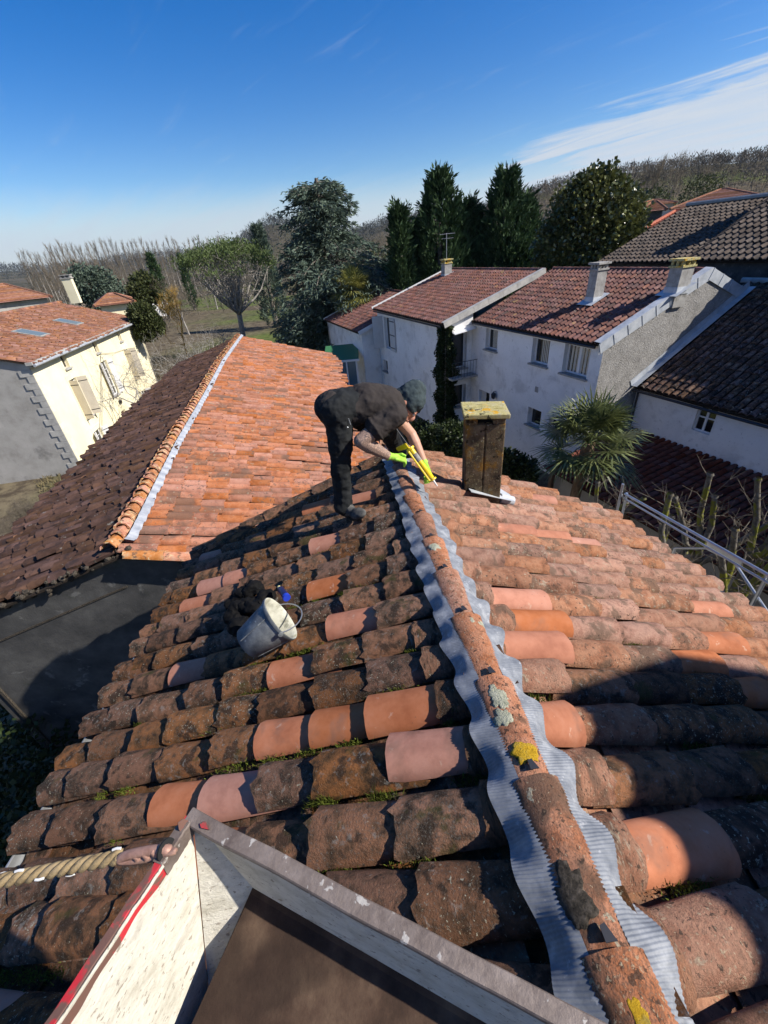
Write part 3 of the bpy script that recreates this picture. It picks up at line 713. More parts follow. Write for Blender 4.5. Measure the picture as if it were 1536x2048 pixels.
# ------------------------------------------------------------------ the long orange roof beyond
R0 = hitz(250, 1070, 6.0); d8 = D(-8); dr8 = D(82); Zup = A3(0, 0, 1)
def bend(s): return float(np.interp(s, [-1, 0, 3.4, 6.7, 11.5, 15, 17.6, 19], [-.1, 0, -.15, -.19, -.31, -.25, -.2, -.2]))
SL = R(16)
nFR = dr8 * math.sin(SL) + Zup * math.cos(SL); nFL = -dr8 * math.sin(SL) + Zup * math.cos(SL)
dFR = dr8 * math.cos(SL) - Zup * math.sin(SL); dFL = -dr8 * math.cos(SL) - Zup * math.sin(SL)
def fR(s, v, h=0): return R0 + d8 * s + dr8 * bend(s) + dFR * v + nFR * h
def fL(s, v, h=0): return R0 + d8 * s + dr8 * bend(s) + dFL * v + nFL * h
VFR, VFL = 4.45, 3.05
S0, S1 = -.28, 17.3
far = empty('long_tiled_house', R0 + d8 * 8 - Zup * (R0[2] - GZ), 'long low house with sunlit orange tiles and a wavy grey ridge strip, beyond the man', 'house')
def s_end(v): return S1 - .16 * v
m = MB(); zb_ = GZ
a = fL(S0 + .08, VFL - .15, -.14); b = fL(S0 + .08, 0, -.14); c = fR(S0 + .08, VFR - .2, -.14)
a2 = fL(S1 - .1, VFL - .15, -.14); b2 = fL(S1 - .1, 0, -.14); c2 = fR(s_end(4.3) - .1, VFR - .2, -.14)
m.add([a, b, c, drop(c), drop(b), drop(a)], [(0, 5, 4, 1), (1, 4, 3, 2)])
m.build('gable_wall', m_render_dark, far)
m = MB(); m.quad(a, a2, drop(a2), drop(a)); m.quad(c, drop(c), drop(c2), c2); m.add([a2, b2, c2, drop(c2), drop(b2), drop(a2)], [(0, 1, 4, 5), (1, 2, 3, 4)]); m.build('wall', m_render_old, far)
# raised cement band and a corner joint on the gable
m = MB(); gn = -d8
m.slab([fL(S0 + .08, .35, -.62), fL(S0 + .08, VFL, -.62), fL(S0 + .08, VFL, -.645), fL(S0 + .08, .35, -.645)], gn, .015)
m.box(drop(a, 2.6) + dr8 * .16 - d8 * .01, (dr8, d8, Zup), (.02, .02, 3.0)); m.build('render_joint', m_lichen_black, far)
dk = MB()
ss = np.linspace(S0 - .03, S1, 14)
for s_, s2_ in zip(ss[:-1], ss[1:]):
    dk.slab([fR(s_, 0, -.13), fR(s2_, 0, -.13), fR(min(s2_, s_end(4.4)), VFR, -.13), fR(min(s_, s_end(4.4)), VFR, -.13)], -nFR, .03)
    dk.slab([fL(s_, 0, -.13), fL(s_, VFL, -.13), fL(s2_, VFL, -.13), fL(s2_, 0, -.13)], -nFL, .03)
dk.build('roof_deck', m_deck, far)
random.seed(5)
ts = TileSet(far, 'cover_tile', 'remaining_cover_tiles', 300)
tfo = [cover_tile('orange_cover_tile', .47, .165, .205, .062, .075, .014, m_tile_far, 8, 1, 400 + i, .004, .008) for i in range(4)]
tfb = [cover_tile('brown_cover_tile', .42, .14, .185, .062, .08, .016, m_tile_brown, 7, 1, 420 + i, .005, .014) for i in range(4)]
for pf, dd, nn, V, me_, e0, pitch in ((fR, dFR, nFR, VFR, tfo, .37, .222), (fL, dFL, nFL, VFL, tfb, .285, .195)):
    k = 0; s_ = S0 + .08
    while s_ < S1:
        v = random.uniform(-.15, .1)
        sk = random.gauss(0, .015)
        while v < V - .1:
            if pf is fR and s_ > s_end(v): break
            tl = .045 + random.gauss(0, .015 if pf is fR else .03); lift = -.085 + random.gauss(0, .006 if pf is fR else .012)
            yaw = random.gauss(0, .02 if pf is fR else .05)
            xd = nrm(dd * math.cos(tl) + nn * math.sin(tl) + d8 * yaw)
            sc_ = random.uniform(.93, 1.06)
            ts.put(random.choice(me_), pf(s_ + sk * v + random.gauss(0, .006), v, lift), xd, nrm(nn + d8 * random.gauss(0, .06)), (1, sc_, sc_))
            v += e0 * random.uniform(.93, 1.07)
        s_ += pitch * random.uniform(.98, 1.02)
ts.finish()
m = MB()
for pf, V, cnt in ((fR, VFR, 78), (fL, VFL, 78)):
    for k in range(cnt):
        s_ = S0 + .19 + k * .2235
        if s_ > S1: break
        V_ = V; vs = []
        for t in (0, 1):
            for kk in range(4): vs.append(pf(min(s_ + (-.09 + .06 * kk), S1), t * V, -.125 + .05 * (abs(-1 + kk * .667)) ** 2))
        m.add(vs, [(j, j + 1, 5 + j, 4 + j) for j in range(3)])
m.build('channel_tiles', m_tile_brown, far, 180, 'stuff')
# ridge: close-lapped tiles crusted with lichen, then the wavy zinc strip
m_farridge = weathered('lichened_ridge_clay', [(.34, .13, .06), (.50, .22, .12), (.46, .30, .20)], 8, .95, .9, 60, vary=.5, hue=.02, dist=.01, spec=.1,
    spots=[((.58, .46, .26), 12, .52, .08, .8), ((.09, .07, .055), 9, .58, .08, .8), (YEL, 4, .64, .08, .8)])
frt = [cover_tile('lapped_ridge_tile', .42, .175, .215, .09, .11, .016, m_farridge, 10, 1, 440 + i, .006, .01) for i in range(4)]
s_ = S0 - .02; i = 0
while s_ < S1 - .05:
    a = fR(s_ + .42, 0, -.07) - dr8 * .07; b = fR(s_, 0, -.035) - dr8 * .07
    o = bpy.data.objects.new('ridge_tile', random.choice(frt)); COL.objects.link(o); o.parent = far
    X = nrm(b - a + Zup * .04); Yv = nrm(np.cross(Zup, X)); Z = np.cross(X, Yv); p = a - base_of(far)
    sc_ = random.uniform(.92, 1.1)
    o.matrix_basis = Matrix([[X[k], Yv[k] * sc_, Z[k] * sc_, p[k]] for k in range(3)] + [[0, 0, 0, 1]])
    s_ += .20 * random.uniform(.85, 1.15)
v = []; f = []; us = np.arange(S0 + .12, S1, .018)
from mathutils import noise as nzs
for u in us:
    for k in range(5):
        t = k / 4; w_ = .06 + t * (.11 + nzs.noise(Vector((u * 3, 1, 2))) * .02)
        z = .03 * (1 - t) + .012 * math.sin(u * 2 * math.pi / .2225) * t + .012 * (1 if (u * 4.5) % 1 < .5 else -.4) * .5 + .018
        v.append(fR(u, w_, z))
for i in range(len(us) - 1):
    for k in range(4): f.append((i * 5 + k, (i + 1) * 5 + k, (i + 1) * 5 + k + 1, i * 5 + k + 1))
m_zinc_bright = weathered('ridge_zinc_strip', [(.28, .30, .33), (.38, .40, .43), (.50, .52, .54)], 6, .55, .2, 30, metal=.15, dist=.004, spec=.4)
obj('ridge_strip', v, np.array(f), m_zinc_bright, far, 180)
# mortar and loose clay along the near verge
m = MB()
for pf, V, n_ in ((fR, 1.4, 46), (fL, VFL, 120)):
    for k in range(n_):
        p = pf(S0 + .02 + random.gauss(0, .035), random.uniform(0, V), -.11 + random.gauss(0, .035)); r_ = random.uniform(.015, .05)
        ax_ = nrm(rng.normal(0, 1, 3)); m.lathe(p, ax_, [(0, -r_), (r_ * .8, -r_ * .6), (r_, 0), (r_ * .7, r_ * .5), (0, r_ * .8)], 5)
m.build('verge_mortar', m_lichen_black, far, 0, 'stuff')
m = MB()
vt2 = cover_tile('verge_orange_tile', .5, .17, .2, .07, .08, .015, m_farridge, 8, 1, 460, .006, .01)
for i in range(4):
    a = fR(S0 - .03, .1 + i * .40, -.10); X = nrm(dFR * 1 + nFR * .04); Yv = nrm(np.cross(nFR, X)); Z = np.cross(X, Yv); p = a - base_of(far)
    o = bpy.data.objects.new('verge_tile', vt2); COL.objects.link(o); o.parent = far
    o.matrix_basis = Matrix([[X[k], Yv[k], Z[k], p[k]] for k in range(3)] + [[0, 0, 0, 1]])

# ------------------------------------------------------------------ walls with openings
def wall_holes(m, o, ad, nd, L, zb, zt, holes, depth=.14, mi=0):
    """wall in the plane through o along ad (metres along: 0..L), z zb..zt; nd = outward normal; holes = (a0,a1,z0,z1)"""
    A_ = sorted({0, L} | {h[0] for h in holes} | {h[1] for h in holes}); Zs = sorted({zb, zt} | {h[2] for h in holes} | {h[3] for h in holes})
    def P(a, z, dd=0): q = o + ad * a - nd * dd; return A3(q[0], q[1], z)
    flip = np.dot(np.cross(ad, Zup), nd) < 0
    def q_(a, b, c, d):
        m.quad(*((d, c, b, a) if flip else (a, b, c, d)), mi)
    for a0, a1 in zip(A_[:-1], A_[1:]):
        for z0, z1 in zip(Zs[:-1], Zs[1:]):
            ca, cz = (a0 + a1) / 2, (z0 + z1) / 2
            if any(h[0] < ca < h[1] and h[2] < cz < h[3] for h in holes): continue
            q_(P(a0, z0), P(a1, z0), P(a1, z1), P(a0, z1))
    for (a0, a1, z0, z1) in holes:
        q_(P(a0, z0), P(a0, z0, depth), P(a1, z0, depth), P(a1, z0))
        q_(P(a0, z1, depth), P(a0, z1), P(a1, z1), P(a1, z1, depth))
        q_(P(a0, z0, depth), P(a0, z0), P(a0, z1), P(a0, z1, depth))
        q_(P(a1, z0), P(a1, z0, depth), P(a1, z1, depth), P(a1, z1))
def window(parent, o, ad, nd, h, depth=.14, cols=1, rows=1, frame=.055, sill=.06, fmat=None, glass=None, curtain=None, bar=.025, name='window', sillmat=None, fd=.05):
    a0, a1, z0, z1 = h
    def P(a, z, dd): q = o + ad * a - nd * dd; return A3(q[0], q[1], z)
    c_ = P((a0 + a1) / 2, (z0 + z1) / 2, depth + .005); ax = (ad, nd, Zup)
    fm = MB(); W_, H_ = (a1 - a0) / 2, (z1 - z0) / 2
    for s_ in (-1, 1):
        fm.box(c_ + ad * s_ * (W_ - frame / 2), ax, (frame / 2, fd / 2, H_)); fm.box(c_ + Zup * s_ * (H_ - frame / 2), ax, (W_ - frame, fd / 2 - .001, frame / 2))
    if cols > 1:
        for k in range(1, cols):
            fm.box(c_ + ad * (-W_ + 2 * W_ * k / cols), ax, (frame * .8 if cols == 2 else bar, fd / 2 + .004, H_ - frame))
    if rows > 1:
        for k in range(1, rows): fm.box(c_ + Zup * (-H_ + 2 * H_ * k / rows), ax, (W_ - frame, fd / 2 - .012, bar / 2))
    fr = fm.build(name, fmat or m_pvc, parent)
    g_ = MB()
    g_.box(c_ - nd * .012, ax, (W_ - frame * .5, .004, H_ - frame * .5)); g_.build('pane', glass or m_glass, fr)
    bk = MB(); bk.box(c_ - nd * .3, ax, (W_ + .1, .004, H_ + .1))
    if curtain:
        ct = MB(); vs = []; f = []; n_ = 24
        for i in range(n_ + 1):
            a = curtain[0] + (curtain[1] - curtain[0]) * i / n_
            for z in (-1, 1): vs.append(c_ + ad * (a * W_) - nd * (.03 + .012 * math.sin(i * 1.7) - .026) + Zup * z * (H_ - frame))
        f = [(2 * i, 2 * i + 2, 2 * i + 3, 2 * i + 1) for i in range(n_)]
        ct.add([v_ + nd * .0 for v_ in vs], f); ct.build('curtain', m_curtain, fr, 180)
    if sill:
        sm = MB(); sm.box(P((a0 + a1) / 2, z0 - .03, -.04 + depth / 2), ax, (W_ + .07, depth / 2 + .075, .035)); sm.build('sill', sillmat or m_conc, fr)
    return fr

# ------------------------------------------------------------------ cream house on the left
ad2 = D(-8); nd2 = D(82); gl2 = D(-98); C2 = D(azel(55, 727)[0]) * 28.0
LH = empty('cream_house', C2 + ad2 * 8.8 + gl2 * 5.4 + A3(0, 0, GZ), 'tall cream house with open shutters and a red tile roof, at the left', 'house')
LZ, LL, LD = 5.55, 16.85, 10.8
hl = [(3.10, 3.72, 4.58, 5.27), (7.62, 8.24, 4.58, 5.27), (12.15, 12.75, 4.58, 5.27),
      (2.85, 3.75, 1.72, 3.98), (7.65, 8.6, 1.72, 4.0), (12.2, 13.1, 1.75, 3.95),
      (2.9, 3.9, -.4, .82), (12.4, 13.4, -.4, .72), (7.5, 8.3, -.48, .62)]
m = MB(); wall_holes(m, C2, ad2, nd2, LL, GZ, LZ, hl, .16); m.build('front_wall', m_render_cream, LH)
m = MB(); th_ = math.tan(R(17))
cB = C2 + gl2 * LD
m.add([A3(*C2[:2], GZ), A3(*cB[:2], GZ), A3(*cB[:2], LZ), A3(*(C2 + gl2 * LD / 2)[:2], LZ + LD / 2 * th_), A3(*C2[:2], LZ)], [(0, 4, 3, 2, 1)])
e2 = C2 + ad2 * LL; eB = cB + ad2 * LL
m.add([A3(*e2[:2], GZ), A3(*eB[:2], GZ), A3(*eB[:2], LZ), A3(*(e2 + gl2 * LD / 2)[:2], LZ + LD / 2 * th_), A3(*e2[:2], LZ)], [(0, 1, 2, 3, 4)])
m.quad(A3(*cB[:2], GZ), A3(*cB[:2], LZ), A3(*eB[:2], LZ), A3(*eB[:2], GZ)); m.build('gable_wall', m_render_old, LH)
# quoins at the near corner
for k in range(19):
    z = GZ + .02 + k * .318; w_ = .62 if k % 2 else .34
    m = MB(); m.box(A3(*(C2 + gl2 * w_ / 2 - ad2 * .012)[:2], z + .155), (gl2, ad2, Zup), (w_ / 2, .03, .150 if k % 2 else .156)); m.build('quoin', m_stone if k % 2 else m_stone, LH)
for k in range(19):
    z = GZ + .02 + k * .318; w_ = .28 if k % 2 else .5
    m = MB(); m.box(A3(*(C2 + ad2 * (w_ / 2 + .0) + nd2 * .003)[:2], z + .155), (ad2, nd2, Zup), (w_ / 2, .012, .150)); m.build('front_quoin', m_render_cream, LH)
for i, h in enumerate(hl):
    if i < 3: window(LH, C2, ad2, nd2, h, .16, 1, 1, .05, .05, m_wood_beige, sillmat=m_stone)
    elif i == 8:
        m = MB(); m.box(A3(*(C2 + ad2 * 7.9 - nd2 * .14)[:2], .07), (ad2, nd2, Zup), (.39, .02, .54)); m.build('door', m_wood_brown, LH)
    else: window(LH, C2, ad2, nd2, h, .16, 2, 4 if i < 6 else 3, .07, .05, m_pvc, sillmat=m_stone)
    a0, a1, z0, z1 = h; m = MB()     # pale stone surround
    for (x0, x1, y0, y1) in ((a0 - .2, a0 - .004, z0, z1), (a1 + .004, a1 + .2, z0, z1), (a0 - .2, a1 + .2, z1 + .004, z1 + .28)):
        m.box(A3(*(C2 + ad2 * (x0 + x1) / 2 + nd2 * .008)[:2], (y0 + y1) / 2), (ad2, nd2, Zup), ((x1 - x0) / 2, .012, (y1 - y0) / 2))
    m.build('stone_surround', m_render_cream, LH)
# shutters swung open from the wall
for i, (a_, z0, z1, w_, ang, mt) in enumerate([(3.80, 1.72, 3.98, .5, 72, m_wood_beige), (2.80, 1.72, 3.98, .5, 100, m_wood_beige), (13.15, 1.75, 3.95, .5, 75, m_wood_beige), (12.15, 1.75, 3.95, .5, 100, m_wood_beige),
                                   (8.65, 1.72, 4.0, .5, 20, m_wood_white), (7.6, 1.72, 4.0, .5, 160, m_wood_white), (3.95, -.4, .82, .5, 30, m_wood_white), (2.85, -.4, .82, .5, 150, m_wood_white), (13.45, -.4, .72, .5, 60, m_wood_white)]):
    dv = ad2 * math.cos(R(ang)) + nd2 * math.sin(R(ang)); pn = np.cross(dv, Zup); c_ = C2 + ad2 * a_ + nd2 * .02 + dv * w_ / 2
    m = MB(); m.box(A3(*c_[:2], (z0 + z1) / 2), (dv, pn, Zup), (w_ / 2, .018, (z1 - z0) / 2)); sh = m.build('shutter', mt, LH)
    m = MB()
    for zz in (z0 + .25, z1 - .25): m.box(A3(*(c_)[:2], zz), (dv, pn, Zup), (w_ / 2 - .01, .026, .02))
    m.build('hinge_strap', m_darkmetal, sh)
# roof
nLa = nd2 * math.sin(R(17)) + Zup * math.cos(R(17)); dLa = nd2 * math.cos(R(17)) - Zup * math.sin(R(17))
RT = A3(*(C2 + gl2 * LD / 2)[:2], LZ + LD / 2 * th_ + .12)
def lh(s, v, h=0): return RT + ad2 * s + dLa * v + nLa * h
SLN = LD / 2 / math.cos(R(17)) + .35
nLb = -nd2 * math.sin(R(17)) + Zup * math.cos(R(17)); dLb = -nd2 * math.cos(R(17)) - Zup * math.sin(R(17))
m = MB(); m.slab([lh(-.15, 0, -.1), lh(17.7, 0, -.1), lh(17.7, SLN, -.1), lh(-.15, SLN, -.1)], -nLa, .05)
m.slab([RT + ad2 * -.15 - nLb * .1, RT + ad2 * -.15 + dLb * SLN - nLb * .1, RT + ad2 * 17.7 + dLb * SLN - nLb * .1, RT + ad2 * 17.7 - nLb * .1], -nLb, .05)
m.build('roof_deck', m_deck, LH)
ts = TileSet(LH, 'cover_tile', 'cover_tiles', 0); tl_ = [cover_tile('red_cover_tile', .5, .18, .22, .06, .08, .02, m_tile_lh, 6, 1, 500 + i, .006, .01) for i in range(3)]
random.seed(9)
for k in range(75):
    s_ = -.05 + k * .238; v = random.uniform(-.1, .15)
    while v < SLN - .3:
        sc_ = random.uniform(.92, 1.06); ts.put(random.choice(tl_), lh(s_ + random.gauss(0, .01), v, -.07 + random.gauss(0, .008)), nrm(dLa + nLa * (.05 + random.gauss(0, .01)) + ad2 * random.gauss(0, .02)), nLa, (1, sc_, sc_)); v += .40 * random.uniform(.93, 1.06)
ts.finish()
m = MB()
for k in range(45):
    a = RT + ad2 * (-.1 + k * .4) ; m.tube([a, a + ad2 * .43], [.11, .13], 8)
m.build('ridge_tiles', m_tile_lh, LH, 60, 'stuff')
m = MB(); g0 = lh(-.2, SLN + .07, -.12); g1 = lh(17.75, SLN + .07, -.12); m.tube([g0, g1], .075, 8); m.build('gutter', m_zinc_bright, LH, 60)
m = MB(); m.box(A3(*(C2 + ad2 * LL / 2 + nd2 * .14)[:2], LZ - .02), (ad2, nd2, Zup), (LL / 2 + .2, .16, .07)); m.box(A3(*(C2 + ad2 * LL / 2 + nd2 * .07)[:2], LZ - .15), (ad2, nd2, Zup), (LL / 2 + .05, .075, .06)); m.build('cornice', m_stone, LH)
for (px, py) in ((62, 665), (137, 643)):
    p = hit(px, py, lh(0, 0, .04), nLa); s_ = np.dot(p - RT, ad2); v_ = np.dot(p - RT, dLa)
    m = MB(); m.slab([lh(s_ - .55, v_ - .75, .0), lh(s_ + .55, v_ - .75, .0), lh(s_ + .55, v_ + .75, .0), lh(s_ - .55, v_ + .75, .0)], nLa, .05); sk = m.build('skylight', m_conc, LH)
    m = MB(); m.slab([lh(s_ - .45, v_ - .65, .052), lh(s_ + .45, v_ - .65, .052), lh(s_ + .45, v_ + .65, .052), lh(s_ - .45, v_ + .65, .052)], nLa, .008); m.build('pane', plain('pale_glass', (.16, .19, .17), .2), sk)
cp = hit(150, 596, RT, nLa)
m = MB(); m.box(A3(cp[0], cp[1], cp[2] + .55), (ad2, nd2, Zup), (.22, .38, .95)); c_ = m.build('chimney', m_render_cream, LH)
m = MB(); m.box(A3(cp[0], cp[1], cp[2] + 1.54), (ad2, nd2, Zup), (.28, .45, .04)); m.box(A3(cp[0], cp[1], cp[2] + 1.78), (ad2, nd2, Zup), (.27, .44, .035))
for s_ in (-1, 0, 1): m.box(A3(cp[0], cp[1], cp[2] + 1.66) + nd2 * s_ * .34, (ad2, nd2, Zup), (.22, .05, .09))
m.build('chimney_cap', m_conc, c_)
m = MB()
for (a_, z_, b_, y_) in ((8.2, 4.45, 12.4, 4.0), (8.0, 4.4, 3.6, .4), (8.05, 4.4, 2.2, -.3), (12.9, 3.2, 16.7, 3.9), (8.1, 4.3, 8.3, 1.6)):
    m.tube([A3(*(C2 + ad2 * a_ + nd2 * .06)[:2], z_), A3(*(C2 + ad2 * (a_ + b_) / 2 + nd2 * .10)[:2], (z_ + y_) / 2 - .08), A3(*(C2 + ad2 * b_ + nd2 * .06)[:2], y_)], .012, 4)
m.build('wall_cable', m_darkmetal, LH)
m = MB(); m.lathe(A3(*(C2 + ad2 * 7.9 + nd2 * .12)[:2], 1.25), Zup, [(0, -.18), (.09, -.1), (.12, .08), (.03, .16), (0, .2)], 8); m.tube([A3(*(C2 + ad2 * 7.9)[:2], 1.45), A3(*(C2 + ad2 * 7.9 + nd2 * .12)[:2], 1.45)], .015, 5); m.build('wall_lantern', m_darkmetal, LH, 40)

# ------------------------------------------------------------------ white terraced houses on the right
A1 = D(-19.4); Gd = D(70.6); Fn = -Gd
Cw = D(azel(1209, 690)[0]) * 17.5
def W3(a, g, z): q = Cw + A1 * a + Gd * g; return A3(q[0], q[1], z)
SW = math.atan2(7.26 - 5.45, 4.5); tSW = math.tan(SW)
def gable_roof(parent, a0, a1, g0, ze, gr, mt, seed, maxp, over=.12, back=2.6, slope=tSW, pitch=.25, expo=.36, kind='mech', part='roof_tile', rest='remaining_roof_tiles'):
    """front slope from eave (g0, ze) to the ridge at gr, and a back slope"""
    th = math.atan(slope); dn_ = -Gd * math.cos(th) - Zup * math.sin(th); nn = -Gd * math.sin(th) + Zup * math.cos(th)
    zr = ze + (gr - g0) * slope; rp = lambda a, v, h=0: W3(a, gr, zr + .1) + dn_ * v + nn * h
    SLn = (gr - g0) / math.cos(th) + over
    dn2 = Gd * math.cos(th) - Zup * math.sin(th); n2 = Gd * math.sin(th) + Zup * math.cos(th)
    m = MB(); m.slab([rp(a0, 0, -.03), rp(a0, SLn, -.03), rp(a1, SLn, -.03), rp(a1, 0, -.03)], -nn, .08)
    m.slab([W3(a0, gr, zr + .07), W3(a1, gr, zr + .07), W3(a1, gr, zr + .07) + dn2 * back, W3(a0, gr, zr + .07) + dn2 * back], -n2, .08)
    m.build('roof_deck', m_deck, parent)
    ts = TileSet(parent, part, rest, maxp); random.seed(seed)
    mm = [mech_tile('interlocking_roof_tile', expo + .04, pitch, mt, i) for i in range(2)] if kind == 'mech' else [cover_tile('shed_cover_tile', expo + .1, pitch * .72, pitch * .9, .075, .09, .018, mt, 8, 1, 600 + i, .005, .012) for i in range(4)]
    nc = int((a1 - a0) / pitch); nr_ = int(SLn / expo)
    for r_ in range(nr_):
        for c in range(nc):
            a = a0 + pitch * (c + .5); v = SLn - (r_ + 1) * expo - .04 if kind == 'mech' else SLn - (r_ + 1) * expo - .1 + random.gauss(0, .015)
            if kind == 'mech': ts.put(mm[0], rp(a, v, .0 + random.gauss(0, .002)), nrm(dn_ + nn * .045), nn, (1, 1, 1))
            else: ts.put(random.choice(mm), rp(a, v, .0 + random.gauss(0, .006)), nrm(dn_ + nn * (.06 + random.gauss(0, .015)) + A1 * random.gauss(0, .02)), nn, (1, random.uniform(.93, 1.05), random.uniform(.93, 1.05)))
    ts.finish()
    m = MB(); nrd = int((a1 - a0) / .36)
    for k in range(nrd): m.tube([W3(a0 + k * .36, gr, zr + .10), W3(a0 + k * .36 + .38, gr, zr + .10)], [.10, .115], 8)
    m.build('ridge_tiles', mt, parent, 60, 'stuff')
    return rp, SLn, zr, nn, dn_
# --- right-hand house
H1 = empty('white_terraced_house', W3(4, 4, GZ), 'white house with three upper windows, two roof chimneys and a sheet-metal gable edge', 'house', 'white terraced houses')
hw = [(6.35, 7.35, 4.22, 5.20), (2.72, 3.80, 4.16, 5.22), (.55, 1.88, 4.12, 5.24), (2.72, 3.62, 1.38, 2.20), (6.75, 7.75, .2, 2.05), (1.0, 2.2, 1.3, 2.1)]
m = MB(); wall_holes(m, W3(0, 0, 0), A1, Fn, 8.6, GZ, 5.5, hw, .22); m.build('front_wall', m_render_white, H1)
window(H1, W3(0, 0, 0), A1, Fn, hw[0], .22, 1, 1, .07, .06, curtain=(-.4, .4))
window(H1, W3(0, 0, 0), A1, Fn, hw[1], .22, 1, 1, .07, .06, curtain=(-.85, .35))
window(H1, W3(0, 0, 0), A1, Fn, hw[2], .22, 2, 1, .07, .06, curtain=(-.85, .85))
window(H1, W3(0, 0, 0), A1, Fn, hw[3], .22, 1, 1, .06, .06)
window(H1, W3(0, 0, 0), A1, Fn, hw[5], .22, 2, 1, .06, .06)
m = MB(); m.box(W3(7.25, .2, 1.1), (A1, Gd, Zup), (.48, .03, .92)); dd_ = m.build('door', m_wood_white, H1)
m = MB(); m.box(W3(7.05, .165, 1.45), (A1, Gd, Zup), (.2, .01, .5)); m.build('pane', m_glass, dd_)
m = MB(); m.lathe(W3(6.18, -.16, 2.1), Zup, [(0, -.2), (.1, -.12), (.13, .08), (.04, .18), (0, .22)], 8); m.tube([W3(6.18, 0, 2.3), W3(6.18, -.16, 2.32)], .015, 5); m.build('wall_lantern', m_darkmetal, H1, 40)
m = MB(); m.box(W3(3.2, -.01, 3.1), (A1, Gd, Zup), (.09, .015, .12)); m.build('vent_grille', m_conc, H1)
GAP = lambda g: 5.45 + (g if g < 4.5 else 9 - g) * tSW
m = MB(); m.add([W3(0, 0, GZ), W3(0, 8, GZ), W3(0, 8, GAP(8)), W3(0, 4.5, GAP(4.5)), W3(0, 0, 5.45)], [(0, 1, 2, 3, 4)])
m.quad(W3(0, 8, GZ), W3(8.6, 8, GZ), W3(8.6, 8, GAP(8)), W3(0, 8, GAP(8))); m.quad(W3(8.6, 0, GZ), W3(8.6, 8, GZ), W3(8.6, 8, GAP(8)), W3(8.6, 0, GAP(0)))
m.build('gable_wall', m_render_grey, H1)
rp1, SL1, ZR1, nW, dW = gable_roof(H1, .22, 8.45, -.02, 5.45, 4.5, m_tile_mech, 21, 300, over=.2, back=3.6)
# folded zinc edge over the gable, in lengths with standing seams
def edge_sheet(g0, g1, n_):
    for k in range(n_):
        ga, gb = g0 + (g1 - g0) * k / n_, g0 + (g1 - g0) * (k + 1) / n_
        m = MB(); za, zb2 = GAP(ga), GAP(gb)
        m.slab([W3(-.03, ga, za - .20), W3(-.03, gb, zb2 - .20), W3(-.03, gb, zb2 + .20), W3(-.03, ga, za + .20)], -A1, .02)
        m.slab([W3(-.05, ga, za + .20), W3(-.05, gb, zb2 + .20), W3(.24, gb, zb2 + .215), W3(.24, ga, za + .215)], Zup, .012)
        m.box(W3(-.055, ga + .02, (za + .0)), (nrm(W3(0, gb, zb2) - W3(0, ga, za)), A1, nrm(np.cross(A1, nrm(W3(0, gb, zb2) - W3(0, ga, za))))), (.012, .012, .20))
        m.build('edge_sheet', m_zinc_old, H1)
edge_sheet(-.25, 4.5, 8); edge_sheet(4.5, 7.6, 5)
m = MB(); m.tube([W3(.2, -.22, 5.36), W3(8.3, -.22, 5.36)], .045, 6); m.build('gutter', m_darkmetal, H1, 60)
def roof_chimney(parent, px, py, w, d, h, antenna=False, tall=.9, rp=None, rpn=None):
    b = hit(px, py, rp(0, 0, 0), nW)
    m = MB(); m.box(A3(b[0], b[1], b[2] + h / 2 - .25), (A1, Gd, Zup), (w / 2, d / 2, h / 2 + .25)); c_ = m.build('chimney', m_conc, parent)
    m = MB(); m.box(A3(b[0], b[1], b[2] + .05), (A1, Gd, Zup), (w / 2 + .02, d / 2 + .02, .12))
    m.slab([A3(b[0], b[1], b[2]) + A1 * sx * (w / 2 + .18) + Gd * sg - Zup * .0 + Zup * (sg * tSW + .1) for sx, sg in ((-1, -.5), (1, -.5), (1, .4), (-1, .4))], nW, .015)
    m.build('chimney_flashing', m_zinc_old, c_)
    m = MB()
    for sx in (-1, 0, 1):
        for sy in (-1, 1): m.box(A3(b[0], b[1], b[2] + h + .09) + A1 * sx * (w / 2 - .05) + Gd * sy * (d / 2 - .05), (A1, Gd, Zup), (.045, .045, .09))
    m.box(A3(b[0], b[1], b[2] + h + .21), (A1, Gd, Zup), (w / 2 + .07, d / 2 + .07, .035)); m.box(A3(b[0], b[1], b[2] + h + .0), (A1, Gd, Zup), (w / 2 + .04, d / 2 + .04, .03)); m.build('chimney_cap', m_chimcap if antenna else m_conc, c_)
    return b
roof_chimney(H1, 1187, 602, .42, .5, 1.15, rp=rp1)
roof_chimney(H1, 1352, 583, .48, .6, .8, True, rp=rp1)
# --- middle house, set forward
GM = -1.6
H2 = empty('white_terraced_house', W3(13.5, 3, GZ), 'middle white house, with a tall white shutter, a chimney aerial and ivy at its corner', 'house', 'white terraced houses')
am0, am1 = 8.62, 18.3
m = MB(); wall_holes(m, W3(am0, GM, 0), A1, Fn, am1 - am0, GZ, 5.5, [(7.6, 8.5, 3.05, 5.05), (8.4, 9.2, 1.35, 2.15)], .2)
m.quad(W3(am0, GM, GZ), W3(am0, GM, 5.5), W3(am0, 0.05, 5.5), W3(am0, 0.05, GZ)) if False else None
m.quad(W3(am1, GM, GZ), W3(am1, 6, GZ), W3(am1, 6, 5.5), W3(am1, GM, 5.5)); m.quad(W3(am0, 6, GZ), W3(am1, 6, GZ), W3(am1, 6, 5.5), W3(am0, 6, 5.5))
m.build('front_wall', m_render_white, H2)
wm_ = MB(); ho = [(.35, 1.3, 3.1, 5.05), (.45, 1.3, .95, 2.2)]
wall_holes(wm_, W3(am0, GM, 0), Gd, -A1, 1.62, GZ, 5.6, ho, .3)
